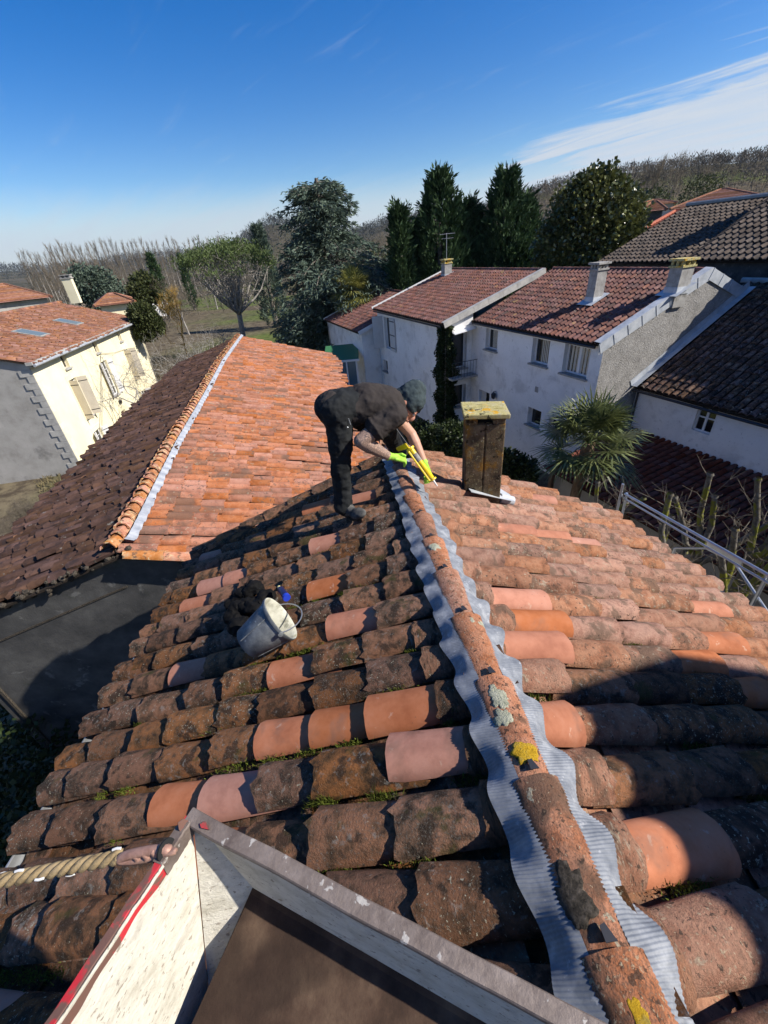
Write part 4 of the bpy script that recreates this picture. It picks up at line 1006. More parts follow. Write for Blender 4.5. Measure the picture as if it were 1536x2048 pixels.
th5 = 5.6; wm_.add([W3(am0, GM, 5.6), W3(am0, .02, 5.6), W3(am0, .02, 5.84), W3(am0, GM, 5.6)], [(0, 1, 2)])
wm_.build('return_wall', m_render_white, H2)
window(H2, W3(am0, GM, 0), Gd, -A1, ho[0], .3, 1, 1, .05, .05); window(H2, W3(am0, GM, 0), Gd, -A1, ho[1], .3, 1, 1, .06, .06)
m = MB(); m.box(W3(am0 - .35, GM + .8, 2.75), (A1, Gd, Zup), (.35, .8, .05)); m.build('balcony_slab', m_conc, H2)
m = MB()
for k in range(9): m.tube([W3(am0 - .66, GM + .05 + k * .18, 2.8), W3(am0 - .66, GM + .05 + k * .18, 3.6)], .01, 4)
m.tube([W3(am0 - .66, GM, 3.6), W3(am0 - .66, GM + 1.55, 3.6)], .018, 5); m.build('balcony_rail', m_darkmetal, H2)
m = MB(); m.slab([W3(am0 - .6, GM + .2, 4.98), W3(am0 - .6, GM + 1.5, 5.12), W3(am0 - .02, GM + 1.5, 5.2), W3(am0 - .02, GM + .2, 5.08)], Zup, .04); m.build('porch_roof', m_pvc, H2)
window(H2, W3(am0, GM, 0), A1, Fn, (8.4, 9.2, 1.35, 2.15), .2, 1, 1, .05, .05)
window(H2, W3(am0, GM, 0), A1, Fn, (7.6, 8.5, 3.05, 5.05), .2, 1, 1, .05, 0)
for k in range(5):
    pass
m = MB(); m.box(W3(am0 + 7.45 - .45, GM - .06, 4.05), (A1, Gd, Zup), (.42, .025, 1.02)); sh = m.build('shutter', m_wood_white, H2)
m = MB()
for z in (3.25, 4.05, 4.9): m.box(W3(am0 + 7.45 - .45, GM - .09, z), (A1, Gd, Zup), (.40, .008, .03))
m.build('hinge_strap', m_darkmetal, sh)
m = MB(); m.box(W3(am0 + 8.9, GM - .35, 4.05), (nrm(A1 * .35 - Gd), nrm(A1 + Gd * .35), Zup), (.35, .025, 1.02)); m.build('shutter', m_wood_white, H2)
rp2, SL2, ZR2, _, _ = gable_roof(H2, am0 - .2, am1 + .3, GM, 5.45, 4.2, m_tile_mech, 22, 300, over=.25, back=3.4, slope=(7.25 - 5.45) / 5.8)
th2 = math.atan((7.25 - 5.45) / 5.8)
m = MB()      # deep painted verge board
for k in range(7):
    va, vb = SL2 * k / 7, SL2 * (k + 1) / 7 - .01
    m.slab([rp2(am0 - .22, va, -.18), rp2(am0 - .22, vb, -.18), rp2(am0 - .22, vb, .10), rp2(am0 - .22, va, .10)], -A1, .035)
m.slab([rp2(am0 - .26, 0, .10), rp2(am0 - .26, SL2, .10), rp2(am0 - .02, SL2, .10), rp2(am0 - .02, 0, .10)], nW, .012)
m.build('verge_board', m_stone, H2)
m = MB(); m.slab([rp2(am1 + .3, -.02, -.1), rp2(am1 + .3, SL2, -.1), rp2(am1 + .3, SL2, .1), rp2(am1 + .3, -.02, .1)], A1, .03); m.build('verge_board', m_pvc, H2)
m = MB(); m.tube([W3(am0, GM - .27, 5.33), W3(am1, GM - .27, 5.33)], .045, 6); m.build('gutter', m_darkmetal, H2, 60)
b = roof_chimney(H2, 893, 553, .5, .55, .8, True, rp=rp2)
m = MB(); p0 = A3(b[0], b[1], b[2] + 1.0)
m.tube([p0, p0 + Zup * 1.5], .022, 6)
for z, L_ in ((1.45, .75), (1.2, .45)):
    m.tube([p0 + Zup * z - A1 * L_ * .8, p0 + Zup * z + A1 * L_ * .8], .014, 5)
    for k in range(7): q = p0 + Zup * z + A1 * L_ * (-.75 + k * .25); m.tube([q - Gd * (.32 - .02 * k), q + Gd * (.32 - .02 * k)], .009, 4)
m.build('tv_aerial', m_steel, H2)
# --- far left wing, lower roof
GW = -2.9; al0, al1 = 18.35, 27.2
H3 = empty('white_terraced_house', W3(22.5, 1, GZ), 'low white end wing under the smallest brown tile roof, next to the garden', 'house', 'white terraced houses')
m = MB(); m.add([W3(al0, GW, GZ), W3(al1, GW, GZ), W3(al1, GW, 4.15), W3(al0, GW, 4.15)], [(0, 1, 2, 3)])
m.add([W3(al0, GW, GZ), W3(al0, GW, 4.15), W3(al0, 2.2, 5.75), W3(al0, 2.2, GZ)], [(0, 1, 2, 3)]); m.add([W3(al1, GW, GZ), W3(al1, 2.2, GZ), W3(al1, 2.2, 5.75), W3(al1, GW, 4.15)], [(0, 1, 2, 3)])
m.quad(W3(al0, 2.2, GZ), W3(al1, 2.2, GZ), W3(al1, 2.2, 5.75), W3(al0, 2.2, 5.75))
m.build('wall', m_render_white, H3)
rp3, SL3, ZR3, _, _ = gable_roof(H3, al0 - .15, al1 + .2, GW, 4.1, 2.2, m_tile_mech, 23, 0, over=.3, back=.3, slope=.34, rest='roof_tiles')
m = MB(); m.slab([rp3(al0 - .2, 0, -.16), rp3(al0 - .2, SL3, -.16), rp3(al0 - .2, SL3, .09), rp3(al0 - .2, 0, .09)], -A1, .03); m.build('verge_board', m_pvc, H3); m = MB(); m.slab([rp3(al1 + .2, 0, -.1), rp3(al1 + .2, SL3, -.1), rp3(al1 + .2, SL3, .09), rp3(al1 + .2, 0, .09)], A1, .03); m.build('verge_board', m_pvc, H3)
m = MB(); m.tube([W3(al1 - .05, GW - .05, GZ), W3(al1 - .05, GW - .05, 4.1)], .05, 6); m.build('drain_pipe', m_steel, H3, 60)

# ------------------------------------------------------------------ outbuilding with the dark roof, right
GS = 2.17
H4 = empty('outbuilding', W3(-5, 4, GZ), 'white outbuilding with a four-pane window under a blackened tile roof, at the right', 'house')
hs_ = (2.5, 3.15, 2.62, 3.62)
m = MB(); wall_holes(m, W3(-.03, GS, 0), -A1, Fn, 11, GZ, 3.75, [hs_], .12)
m.add([W3(-11, GS, GZ), W3(-11, GS, 3.75), W3(-11, 7, 6.4), W3(-11, 7, GZ)], [(0, 1, 2, 3)]); m.build('wall', m_render_white, H4)
window(H4, W3(-.03, GS, 0), -A1, Fn, hs_, .12, 2, 2, .05, .0, bar=.05)
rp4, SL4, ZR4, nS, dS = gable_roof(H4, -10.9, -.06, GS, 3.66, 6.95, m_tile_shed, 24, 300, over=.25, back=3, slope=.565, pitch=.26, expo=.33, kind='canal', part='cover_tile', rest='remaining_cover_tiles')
m = MB(); m.slab([rp4(-.01, -.1, .10), rp4(-.01, SL4 + .1, .10), rp4(-.26, SL4 + .1, .12), rp4(-.26, -.1, .12)], nS, .012); m.slab([rp4(-.012, -.1, .10), rp4(-.012, SL4 + .1, .10), rp4(-.012, SL4 + .1, .34), rp4(-.012, -.1, .34)], -A1, .012); m.build('wall_flashing', m_zinc_old, H4)
m = MB(); m.tube([W3(-.1, GS - .28, 3.52), W3(-10.9, GS - .28, 3.52)], .05, 6); m.build('gutter', m_darkmetal, H4, 60)
m = MB(); m.tube([W3(-.15, GS - .06, 3.5), W3(-.15, GS - .06, 2.0)], .04, 6); m.build('drain_pipe', m_darkmetal, H4, 60)
# lean-to below
H5 = empty('lean_to', W3(-5, .5, GZ), 'low lean-to under a dark red tile roof in the shaded yard, at the right', 'shed')
LT = 1.93; lsl = .17; th = math.atan(lsl); dT = -Gd * math.cos(th) - Zup * math.sin(th); nT = -Gd * math.sin(th) + Zup * math.cos(th)
def lt(a, v, h=0): return W3(a, GS - .02, LT) + dT * v + nT * h
LTL = 4.3
m = MB(); m.slab([lt(-.1, 0, -.02), lt(-.1, LTL, -.02), lt(-11, LTL, -.02), lt(-11, 0, -.02)], -nT, .06); m.build('roof_deck', m_deck, H5)
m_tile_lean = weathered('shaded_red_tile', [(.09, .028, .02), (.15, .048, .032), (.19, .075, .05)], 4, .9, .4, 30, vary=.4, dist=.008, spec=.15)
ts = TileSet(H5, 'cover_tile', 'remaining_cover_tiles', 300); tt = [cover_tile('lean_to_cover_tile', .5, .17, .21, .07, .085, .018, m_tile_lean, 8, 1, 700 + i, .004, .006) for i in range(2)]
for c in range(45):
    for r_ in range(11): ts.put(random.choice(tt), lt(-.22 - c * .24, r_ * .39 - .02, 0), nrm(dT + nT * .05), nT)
ts.finish()
for a in (-.4, -3.9, -7.4, -10.8):
    m = MB(); m.box(W3(a, GS - LTL + .25, (GZ + 1.1) / 2), (A1, Gd, Zup), (.08, .08, (1.1 - GZ) / 2)); m.build('post', m_wood_brown, H5)
m = MB(); m.box(W3(-5.5, GS - LTL + .25, 1.12), (A1, Gd, Zup), (5.5, .07, .09)); m.box(W3(-5.5, GS - LTL + .6, .3), (A1, Gd, Zup), (5.5, .05, .8)); m.build('front_wall', m_render_old, H5)

# ------------------------------------------------------------------ the big dark roofs on the slope behind
def block(name, label, a0, a1, g0, g1, ze, zr, mt, wallm, zbase=GZ, cat='house', pitch=.3, expo=.42, gap_slope=None, group=None):
    rt = empty(name, W3((a0 + a1) / 2, (g0 + g1) / 2, zbase), label, cat, group)
    gr = (g0 + g1) / 2; sl = (zr - ze) / (gr - g0)
    m = MB(); m.add([W3(a0, g0, zbase), W3(a0, g0, ze), W3(a0, gr, zr), W3(a0, g1, ze), W3(a0, g1, zbase)], [(0, 1, 2, 3, 4)])
    m.add([W3(a1, g0, zbase), W3(a1, g0, ze), W3(a1, gr, zr), W3(a1, g1, ze), W3(a1, g1, zbase)], [(4, 3, 2, 1, 0)])
    m.quad(W3(a0, g0, zbase), W3(a1, g0, zbase), W3(a1, g0, ze), W3(a0, g0, ze)); m.quad(W3(a0, g1, ze), W3(a1, g1, ze), W3(a1, g1, zbase), W3(a0, g1, zbase)); m.build('wall', wallm, rt)
    th = math.atan(sl); dn_ = -Gd * math.cos(th) - Zup * math.sin(th); nn = -Gd * math.sin(th) + Zup * math.cos(th); SLn = (gr - g0) / math.cos(th) + .3
    dn2 = Gd * math.cos(th) - Zup * math.sin(th)
    m = MB(); p_ = lambda a, v, h=0: W3(a, gr, zr + .12) + dn_ * v + nn * h
    m.slab([p_(a0 - .25, 0, -.02), p_(a0 - .25, SLn, -.02), p_(a1 + .25, SLn, -.02), p_(a1 + .25, 0, -.02)], -nn, .08)
    m.slab([W3(a0 - .25, gr, zr + .10), W3(a1 + .25, gr, zr + .10), W3(a1 + .25, gr, zr + .10) + dn2 * SLn, W3(a0 - .25, gr, zr + .10) + dn2 * SLn], -Zup, .08); m.build('roof_deck', m_deck, rt)
    ts = TileSet(rt, 'roof_tile', 'roof_tiles', 0); me_ = mech_tile('plain_roof_tile', expo + .03, pitch, mt, 0, .035)
    for r_ in range(int(SLn / expo)):
        for c in range(int((a1 - a0 + .5) / pitch)): ts.put(me_, p_(a0 - .25 + pitch * (c + .5), SLn - (r_ + 1) * expo, random.gauss(0, .004)), nrm(dn_ + nn * .07), nn)
    ts.finish()
    m = MB(); m.tube([p_(a0 - .25, 0, .04), p_(a1 + .25, 0, .04)], .12, 7); m.slab([p_(a0 - .27, 0, -.1), p_(a0 - .27, SLn, -.1), p_(a0 - .27, SLn, .12), p_(a0 - .27, 0, .12)], -A1, .04); m.build('roof_trim', m_stone, rt, 50)
    return rt, p_, nn
rtA, pA_, nA_ = block('grey_roofed_building', 'large building with striped dark grey tiles and a bare grey gable, behind the white house', -6.0, 4.2, 9.2, 22, 7.35, 10.4, m_tile_slate, m_render_dark, cat='building')
rtB, pB_, nB_ = block('grey_roofed_building', 'lower dark grey tiled building adjoining the bigger one, beside the broad-leaved tree', 4.9, 10.5, 10.2, 23, 7.2, 9.6, m_tile_slate, m_render_dark, cat='building')
m = MB(); c_ = W3(4.4, 15.6, 10.35); m.box(c_, (A1, Gd, Zup), (.55, .8, .9)); m.box(c_ + Zup * 1.12, (A1, Gd, Zup), (.6, .85, .05))
for k in (-1, 0, 1): m.box(c_ + Zup * .98 + Gd * k * .6, (A1, Gd, Zup), (.4, .1, .1))
m.build('chimney', m_conc, rtA)
block('tile_capped_annex', 'low pale annex with brown tiles, right of the sheet-metal gable edge', -.62, .9, 7.75, 9.0, 6.25, 6.5, m_tile_shed, m_render_white, cat='building')
block('added_row_house', 'added tall grey house, unseen behind the white outbuilding, shading its roof', -12, -.95, 7.4, 13, 8.2, 9.2, m_tile_shed, m_render_old)  # added house, out of view, put in to shade the outbuilding roof
block('added_row_house', 'tall grey house closing the yard, out of frame, which keeps the lean-to in shade', -3.0, -2.0, 40, 44, 8.2, 9.2, m_tile_shed, m_render_old) if False else None
H8 = empty('added_yard_house', (19, 5, GZ), 'added tall plain house, unseen to the right, shading the yard and lean-to', 'house')  # added block, out of view, keeps the sun off lean-to and yard
m = MB(); m.slab([(16, -3, GZ), (22, -3, GZ), (22, 12.0, GZ), (16, 12.0, GZ)], Zup, 10.6); m.build('wall', m_render_old, H8)
m = MB(); m.slab([(15.8, -3.2, 10.1), (15.8, 12.1, 10.1), (19, 12.1, 11.2), (19, -3.2, 11.2)], Zup, .15); m.slab([(19, -3.2, 11.2), (19, 12.1, 11.2), (22.2, 12.1, 10.1), (22.2, -3.2, 10.1)], Zup, .15); m.build('roof', m_tile_lh, H8)
# added tall house, unseen on the right, put there to throw the shade over the near corner of the roof
H9 = empty('added_shade_house', (7, -3, GZ), 'added tall plain house, unseen to the right, shading the old tiled roof', 'house')
m = MB(); x0, x1, y0, y1 = 4.45, 9.5, -8.0, .12
m.slab([(x0, y0, GZ), (x1, y0, GZ), (x1, y1, GZ), (x0, y1, GZ)], Zup, 10.55); m.build('wall', m_render_old, H9)
m = MB(); m.slab([(x0 - .3, y0 - .3, 10.0), (x0 - .3, y1 + .22, 10.0), ((x0 + x1) / 2, y1 + .22, 11.2), ((x0 + x1) / 2, y0 - .3, 11.2)], Zup, .12)
m.slab([((x0 + x1) / 2, y0 - .3, 11.2), ((x0 + x1) / 2, y1 + .22, 11.2), (x1 + .3, y1 + .22, 10.0), (x1 + .3, y0 - .3, 10.0)], Zup, .12); m.build('roof', m_tile_lh, H9)

# ------------------------------------------------------------------ vegetation
def leaf_mesh(P_, Dv, L, Wd, rg, fold=0.0):
    """P_: base points, Dv: blade directions; a 4-point blade each, two triangles"""
    n = len(P_); Dv = Dv / np.linalg.norm(Dv, axis=1, keepdims=True)
    r_ = rg.normal(0, 1, (n, 3)); S = np.cross(Dv, r_); S /= np.linalg.norm(S, axis=1, keepdims=True) + 1e-9
    L = np.broadcast_to(L, n)[:, None]; Wd = np.broadcast_to(Wd, n)[:, None]
    a = P_; b = P_ + Dv * L * .45 + S * Wd; c = P_ + Dv * L; d = P_ + Dv * L * .45 - S * Wd
    V = np.stack([a, b, c, d], 1).reshape(-1, 3); Fq = np.arange(4 * n).reshape(n, 4)
    return V, Fq
def put_leaves(name, P_, Dv, L, Wd, mat, parent, rg, kind=None):
    V, Fq = leaf_mesh(np.asarray(P_), np.asarray(Dv), L, Wd, rg); return obj(name, V, Fq, mat, parent, 0, kind)
def ring_tube(segs, mat, name, parent, n=4):
    """segs: list of (p, q, r0, r1) drawn as open prisms"""
    if not segs: return None
    p = np.array([s_[0] for s_ in segs]); q = np.array([s_[1] for s_ in segs]); r0 = np.array([s_[2] for s_ in segs]); r1 = np.array([s_[3] for s_ in segs])
    t = q - p; t /= np.linalg.norm(t, axis=1, keepdims=True) + 1e-9
    ref = np.where(np.abs(t[:, 2:3]) < .9, np.array([[0, 0, 1.]]), np.array([[1., 0, 0]]))
    u = np.cross(t, ref); u /= np.linalg.norm(u, axis=1, keepdims=True); w = np.cross(t, u)
    rings = []
    for (c, r_) in ((p, r0), (q, r1)):
        for k in range(n):
            a = 2 * math.pi * k / n; rings.append(c + (u * math.cos(a) + w * math.sin(a)) * r_[:, None])
    V = np.stack(rings, 1); m_ = len(segs); V = V.reshape(-1, 3)
    f = []; base = np.arange(m_)[:, None] * 2 * n
    for k in range(n): f.append(base + np.array([k, (k + 1) % n, n + (k + 1) % n, n + k]))
    return obj(name, V, np.concatenate(f), mat, parent, 180)
def grow(segs, p, d, L, r, depth, rg, spread=.5, up=.15, nchild=(2, 4), shrink=.72, steps=3, wob=.12, tips=None):
    q = np.array(p, float); d = nrm(d)
    for i in range(steps):
        d = nrm(d + rg.normal(0, wob, 3) + A3(0, 0, up * .3)); n_ = q + d * L / steps
        ra = r * (1 - .45 * i / steps); rb = r * (1 - .45 * (i + 1) / steps); segs.append((q, n_, ra, rb)); q = n_
        if depth > 0 and i > 0 and rg.random() < .6: 
            dd = nrm(d + rg.normal(0, spread, 3) + A3(0, 0, up)); grow(segs, q, dd, L * shrink * .8, rb * .6, depth - 1, rg, spread, up, nchild, shrink, steps, wob, tips)
    if depth > 0:
        for k in range(rg.integers(*nchild)):
            dd = nrm(d + rg.normal(0, spread, 3) + A3(0, 0, up)); grow(segs, q, dd, L * shrink * rg.uniform(.8, 1.1), r * .5, depth - 1, rg, spread, up, nchild, shrink, steps, wob, tips)
    elif tips is not None: tips.append(q)
def gpt(px, py, d):    # ground point in that direction
    p = at(px, py, d); return A3(p[0], p[1], ground_z(p[0], p[1]))
def height_to(px, py, base):
    d = math.hypot(base[0], base[1]); return at(px, py, d)[2] - base[2]
def put_tree(name, base, label, cat='tree', group=None): return empty(name, base, label, cat, group)
# --- cedar
def cedar():
    rg = np.random.default_rng(31); b = gpt(690, 690, 46); ht = height_to(660, 352, b)
    t = put_tree('cedar_tree', b, 'big blue-green cedar with a flat ragged top, left of the dark conifers')
    m = MB(); lean = nrm(A3(-.06, .02, 1)); m.tube([b + lean * ht * k / 8 + A3(math.sin(k) * .12, 0, 0) for k in range(9)], [.55 * (1 - k / 9.5) + .05 for k in range(9)], 9); m.build('trunk', m_bark, t, 60)
    side = nrm(A3(1, -.1, 0)); segs = []; P_ = []; Dv = []
    for i in range(180):
        f = (i + rg.uniform(0, 1)) / 180; z = ht * (.10 + .88 * f)
        prof = np.interp(f, [0, .15, .35, .55, .68, .80, .90, 1], [1.0, 1.05, .98, .80, .50, .40, .40, .28]) * 8.2
        a = rg.uniform(0, 2 * math.pi); dr = A3(math.cos(a), math.sin(a), 0)
        L = prof * rg.uniform(.55, 1.1) * (1 + .25 * np.dot(dr, side) * (1 if f < .65 else -.2))
        p = b + lean * z; pts = []
        for k in range(7):
            s_ = k / 6; pts.append(p + dr * L * s_ + A3(0, 0, L * (.20 * s_ - .34 * s_ ** 2)) + rg.normal(0, .06, 3))
        for k in range(6): segs.append((pts[k], pts[k + 1], .10 * (1 - k / 7) + .015, .10 * (1 - (k + 1) / 7) + .015))
        nb = int(130 * L / 7) + 25
        for _ in range(nb):
            s_ = rg.uniform(.18, 1.02); w_ = (.55 + L * .16) * (1 - abs(s_ - .6) * .9); k = min(5, int(s_ * 6)); c = pts[k] + (pts[k + 1] - pts[k]) * (s_ * 6 - k)
            sd = np.cross(dr, Zup); c2_ = c + sd * rg.normal(0, w_ * .55) + A3(0, 0, rg.normal(0, .10) - .05)
            for _k in range(3):
                P_.append(c2_ + rg.normal(0, .12, 3)); Dv.append(dr * rg.uniform(.3, 1) + sd * rg.normal(0, .7) + A3(0, 0, rg.uniform(-.75, .25)))
    ring_tube(segs, m_bark, 'limbs', t, 4)
    n = len(P_); put_leaves('crown', P_, Dv, rg.uniform(.28, .62, n), rg.uniform(.035, .075, n), m_cedar, t, rg)
cedar()
# --- dark conifers (several leaders, upright sprays)
def cypress(px, py, topx, topy, d, halfw_px, label, seed, leaders=1, n=1500, group=None, mat=None, name='cypress_tree', sparse=1.0):
    rg = np.random.default_rng(seed); b = gpt(px, py, d); ht = height_to(topx, topy, b) - (1.4 if leaders > 1 else .5)
    az_w = halfw_px / F * d * (1.05 if leaders > 1 else .85)
    t = put_tree(name, b, label, group=group)
    m = MB(); P_ = []; Dv = []
    offs = [A3(0, 0, 0)] + [A3(rg.uniform(-.6, .6) * az_w, rg.uniform(-.5, .5) * az_w, 0) for _ in range(leaders - 1)]
    hs = [1.0] + [rg.uniform(.70, .88) for _ in range(leaders - 1)]
    for o_, h_ in zip(offs, hs):
        H_ = ht * h_; m.tube([b + o_ * .25, b + o_ * .6 + A3(0, 0, H_ * .5), b + o_ + A3(0, 0, H_ * .97)], [.45, .25, .04], 7)
        for i in range(n // leaders):
            f = rg.random() ** .8; z = H_ * (.03 + .97 * f); w_ = az_w * np.interp(f, [0, .08, .3, .6, .85, 1], [.8, 1, .90, .60, .26, .02]) * (1 if leaders == 1 else .82)
            a = rg.uniform(0, 6.283); lump = 1 + .16 * math.sin(a * 3 + z * .8) + .14 * math.sin(a * 7 - z * 1.7); rr = w_ * lump * rg.uniform(.55, 1.02)
            c = b + o_ * min(1, .4 + f) + A3(math.cos(a) * rr, math.sin(a) * rr, z); out = A3(math.cos(a), math.sin(a), 0)
            ax_ = out * rg.uniform(.35, .8) + A3(0, 0, rg.uniform(.6, 1.2)); sl_ = rg.uniform(.7, 1.3)
            for k in range(13):
                s_ = rg.random(); P_.append(c + nrm(ax_) * s_ * sl_ + rg.normal(0, .16 * (1.1 - s_), 3)); Dv.append(ax_ + out * rg.normal(.1, .35) + rg.normal(0, .35, 3))
    m.build('trunk', m_bark, t, 60); nn_ = len(P_)
    put_leaves('crown', P_, Dv, rg.uniform(.28, .6, nn_), rg.uniform(.04, .09, nn_) * sparse, mat or m_cypress, t, rg)
cypress(880, 560, 887, 318, 42, 88, 'tallest dark green conifer, standing behind the aerial', 41, 3, 3600)
cypress(1002, 545, 978, 322, 43, 78, 'dark green conifer with a split top, right of the tallest conifer', 42, 3, 3400)
cypress(805, 560, 808, 418, 40, 22, 'narrow dark conifer at the left foot of the tall conifers', 43, 1, 800)
cypress(330, 606, 323, 506, 110, 11, 'slim pointed cypress alone among the bare trees on the left', 44, 1, 500)
cypress(382, 590, 379, 508, 125, 6, 'thinnest dark cypress, just left of the umbrella pine', 45, 1, 300)
cypress(545, 610, 541, 452, 75, 26, 'sparse grey-green fir between the umbrella pine and the cedar', 46, 1, 700, mat=m_cedar, name='fir_tree')
cypress(1240, 440, 1243, 358, 120, 14, 'dark pointed conifer on the slope, right of the broad-leaved tree', 47, 1, 400)
# --- broad-leaved evergreen
def leafy(px, py, d, lobes, label, mat, n, size, seed, name='evergreen_tree', cat='tree', trunk=True, topx=None, topy=None, rw=None, rh=None, aspect=.38, group=None):
    rg = np.random.default_rng(seed); b = gpt(px, py, d); t = put_tree(name, b, label, cat, group); P_ = []; Dv = []; tot = sum(l[3] ** 2 for l in lobes)
    for (cx_, cy_, dd, r_) in lobes:
        c = at(cx_, cy_, dd); k = int(n * r_ ** 2 / tot)
        v = rg.normal(0, 1, (k, 3)); v /= np.linalg.norm(v, axis=1, keepdims=True)
        lump = 1 + .13 * np.sin(v[:, 0] * 7 + cx_) * np.cos(v[:, 2] * 6 + cy_) + .10 * np.sin(v[:, 1] * 13 + v[:, 2] * 11)
        rad = r_ * lump * rg.uniform(.72, 1.04, k); p = c + v * rad[:, None] * np.array([1, 1, .95])
        ok = p[:, 2] > b[2] + .1; P_.append(p[ok]); Dv.append((v + rg.normal(0, .8, (k, 3)))[ok])
    P_ = np.concatenate(P_); Dv = np.concatenate(Dv); nn_ = len(P_)
    if trunk:
        m = MB(); c0 = at(*lobes[0][:3]); m.tube([b, b + (c0 - b) * .5 + A3(.1, 0, 0), c0], [.3, .22, .08], 7)
        m.build('trunk', m_bark, t, 60)
        segs = []
        for l in lobes: c = at(*l[:3]); segs.append((b + (c0 - b) * .4, c, .12, .03))
        ring_tube(segs, m_bark, 'limbs', t, 5)
    put_leaves('crown' if trunk else 'foliage', P_, Dv, rg.uniform(.7, 1.3, nn_) * size, rg.uniform(.7, 1.3, nn_) * size * aspect, mat, t, rg)
    return t
leafy(1175, 540, 36, [(1185, 450, 36, 2.7), (1190, 400, 36, 1.7), (1155, 420, 36, 1.8), (1225, 430, 36, 1.8), (1128, 485, 36, 1.9), (1232, 475, 36, 1.8), (1160, 510, 36, 2.4), (1210, 515, 35.5, 2.0), (1112, 520, 36, 1.5), (1195, 368, 36, 1.0), (1170, 385, 36, .9), (1252, 455, 36, .9)],
      'large broad-leaved evergreen with glinting yellow-green leaves, behind the two roof chimneys', m_magn, 26000, .25, 51)
leafy(620, 690, 46, [(600, 672, 46, 1.5), (635, 668, 46, 1.7), (660, 678, 46, 1.3), (610, 655, 47, 1.4), (645, 650, 48, 1.3)], 'rounded light green laurel hedge at the foot of the cedar', m_laurel, 11000, .24, 52, 'laurel_hedge', 'hedge', False)
leafy(300, 660, 42, [(285, 632, 42, 1.0), (302, 648, 42, .9), (290, 662, 42, .8)], 'dark evergreen bush right behind the cream house', m_bush, 7000, .2, 53, 'evergreen_bush', 'bush', False)
leafy(290, 570, 100, [(288, 572, 100, 2.3), (300, 582, 100, 2.2), (275, 586, 98, 1.8)], 'dark green rounded shrubbery left of the slim cypress', m_bush, 5000, .5, 54, 'evergreen_bush', 'bush', False)
leafy(250, 590, 60, [(200, 580, 62, 2.2), (175, 570, 62, 2.0)], 'grey-green olive-coloured bushes behind the cream house chimney', m_cedar, 5000, .3, 55, 'evergreen_bush', 'bush', False)
for i, (px, py, d, r_) in enumerate([(1300, 420, 120, 4), (1150, 470, 70, 3), (1072, 500, 60, 2.4), (770, 540, 90, 4), (760, 600, 60, 2.5), (1400, 395, 150, 4.5)]):
    leafy(px, py + 20, d, [(px, py, d, r_), (px + 12, py + 8, d, r_ * .7)], ['low dark bush on the right-hand slope above the small houses', 'dark bush hidden low behind the broad-leaved tree', 'low bush between the split conifer and the broad-leaved tree', 'distant dark bush between the cedar and the narrow conifer', 'low bush beneath the cedar on its right', 'round dark bush below the bare trees on the right'][i], m_bush, 2500, r_ * .1, 60 + i, 'evergreen_bush', 'bush', False)
# --- umbrella pine
def umbrella():
    rg = np.random.default_rng(71); b = gpt(480, 660, 52); t = put_tree('umbrella_pine', b, 'umbrella pine with bare spreading limbs under a domed green top, above the tiled ridge')
    segs = []; tips = []; top = at(472, 497, 52); fork = at(478, 628, 52)
    segs.append((b, fork, .34, .28)); cen = at(462, 556, 52); cen2 = at(440, 535, 52)
    P_ = []; Dv = []
    for i in range(32):
        a = rg.uniform(0, 6.283); e = rg.uniform(.12, 1.0) ** .8 * 1.5; Rr = 5.2
        tip = cen + A3(math.cos(a) * math.cos(e) * Rr * .98, math.sin(a) * math.cos(e) * Rr, math.sin(e) * Rr * .56 - .2)
        pts = [fork + (tip - fork) * s_ + A3(0, 0, -.8 * math.sin(s_ * 3.14)) * (1 - e / 1.6) + rg.normal(0, .1, 3) for s_ in np.linspace(0, 1, 6)]; pts[0] = fork
        for k in range(5): segs.append((pts[k], pts[k + 1], .13 * (1 - k / 5.5) + .02, .13 * (1 - (k + 1) / 5.5) + .02))
        for s_ in (.45, .6, .75, .9):
            p = fork + (tip - fork) * s_
            for _ in range(3):
                q = p + rg.normal(0, .8, 3) + A3(0, 0, .3); segs.append((p, q, .03, .015))
                for _ in range(2): segs.append((q, q + rg.normal(0, .5, 3), .014, .008))
        for k in range(44):
            c = tip + rg.normal(0, 1, 3) * A3(.75, .75, .30)
            for _ in range(5): P_.append(c + rg.normal(0, .12, 3)); Dv.append(rg.normal(0, .7, 3) + A3(0, 0, .8))
    for k in range(900):
        a = rg.uniform(0, 6.283); r_ = 4.6 * math.sqrt(rg.random()); c = cen + A3(math.cos(a) * r_, math.sin(a) * r_, 2.7 * math.sqrt(max(0, 1 - (r_ / 5) ** 2)) + rg.normal(0, .25))
        for _ in range(5): P_.append(c + rg.normal(0, .14, 3)); Dv.append(rg.normal(0, .7, 3) + A3(0, 0, .8))
    ring_tube(segs, m_bark_pale, 'trunk', t, 5); n = len(P_); put_leaves('crown', P_, Dv, rg.uniform(.2, .42, n), rg.uniform(.025, .05, n), m_pine, t, rg)
umbrella()
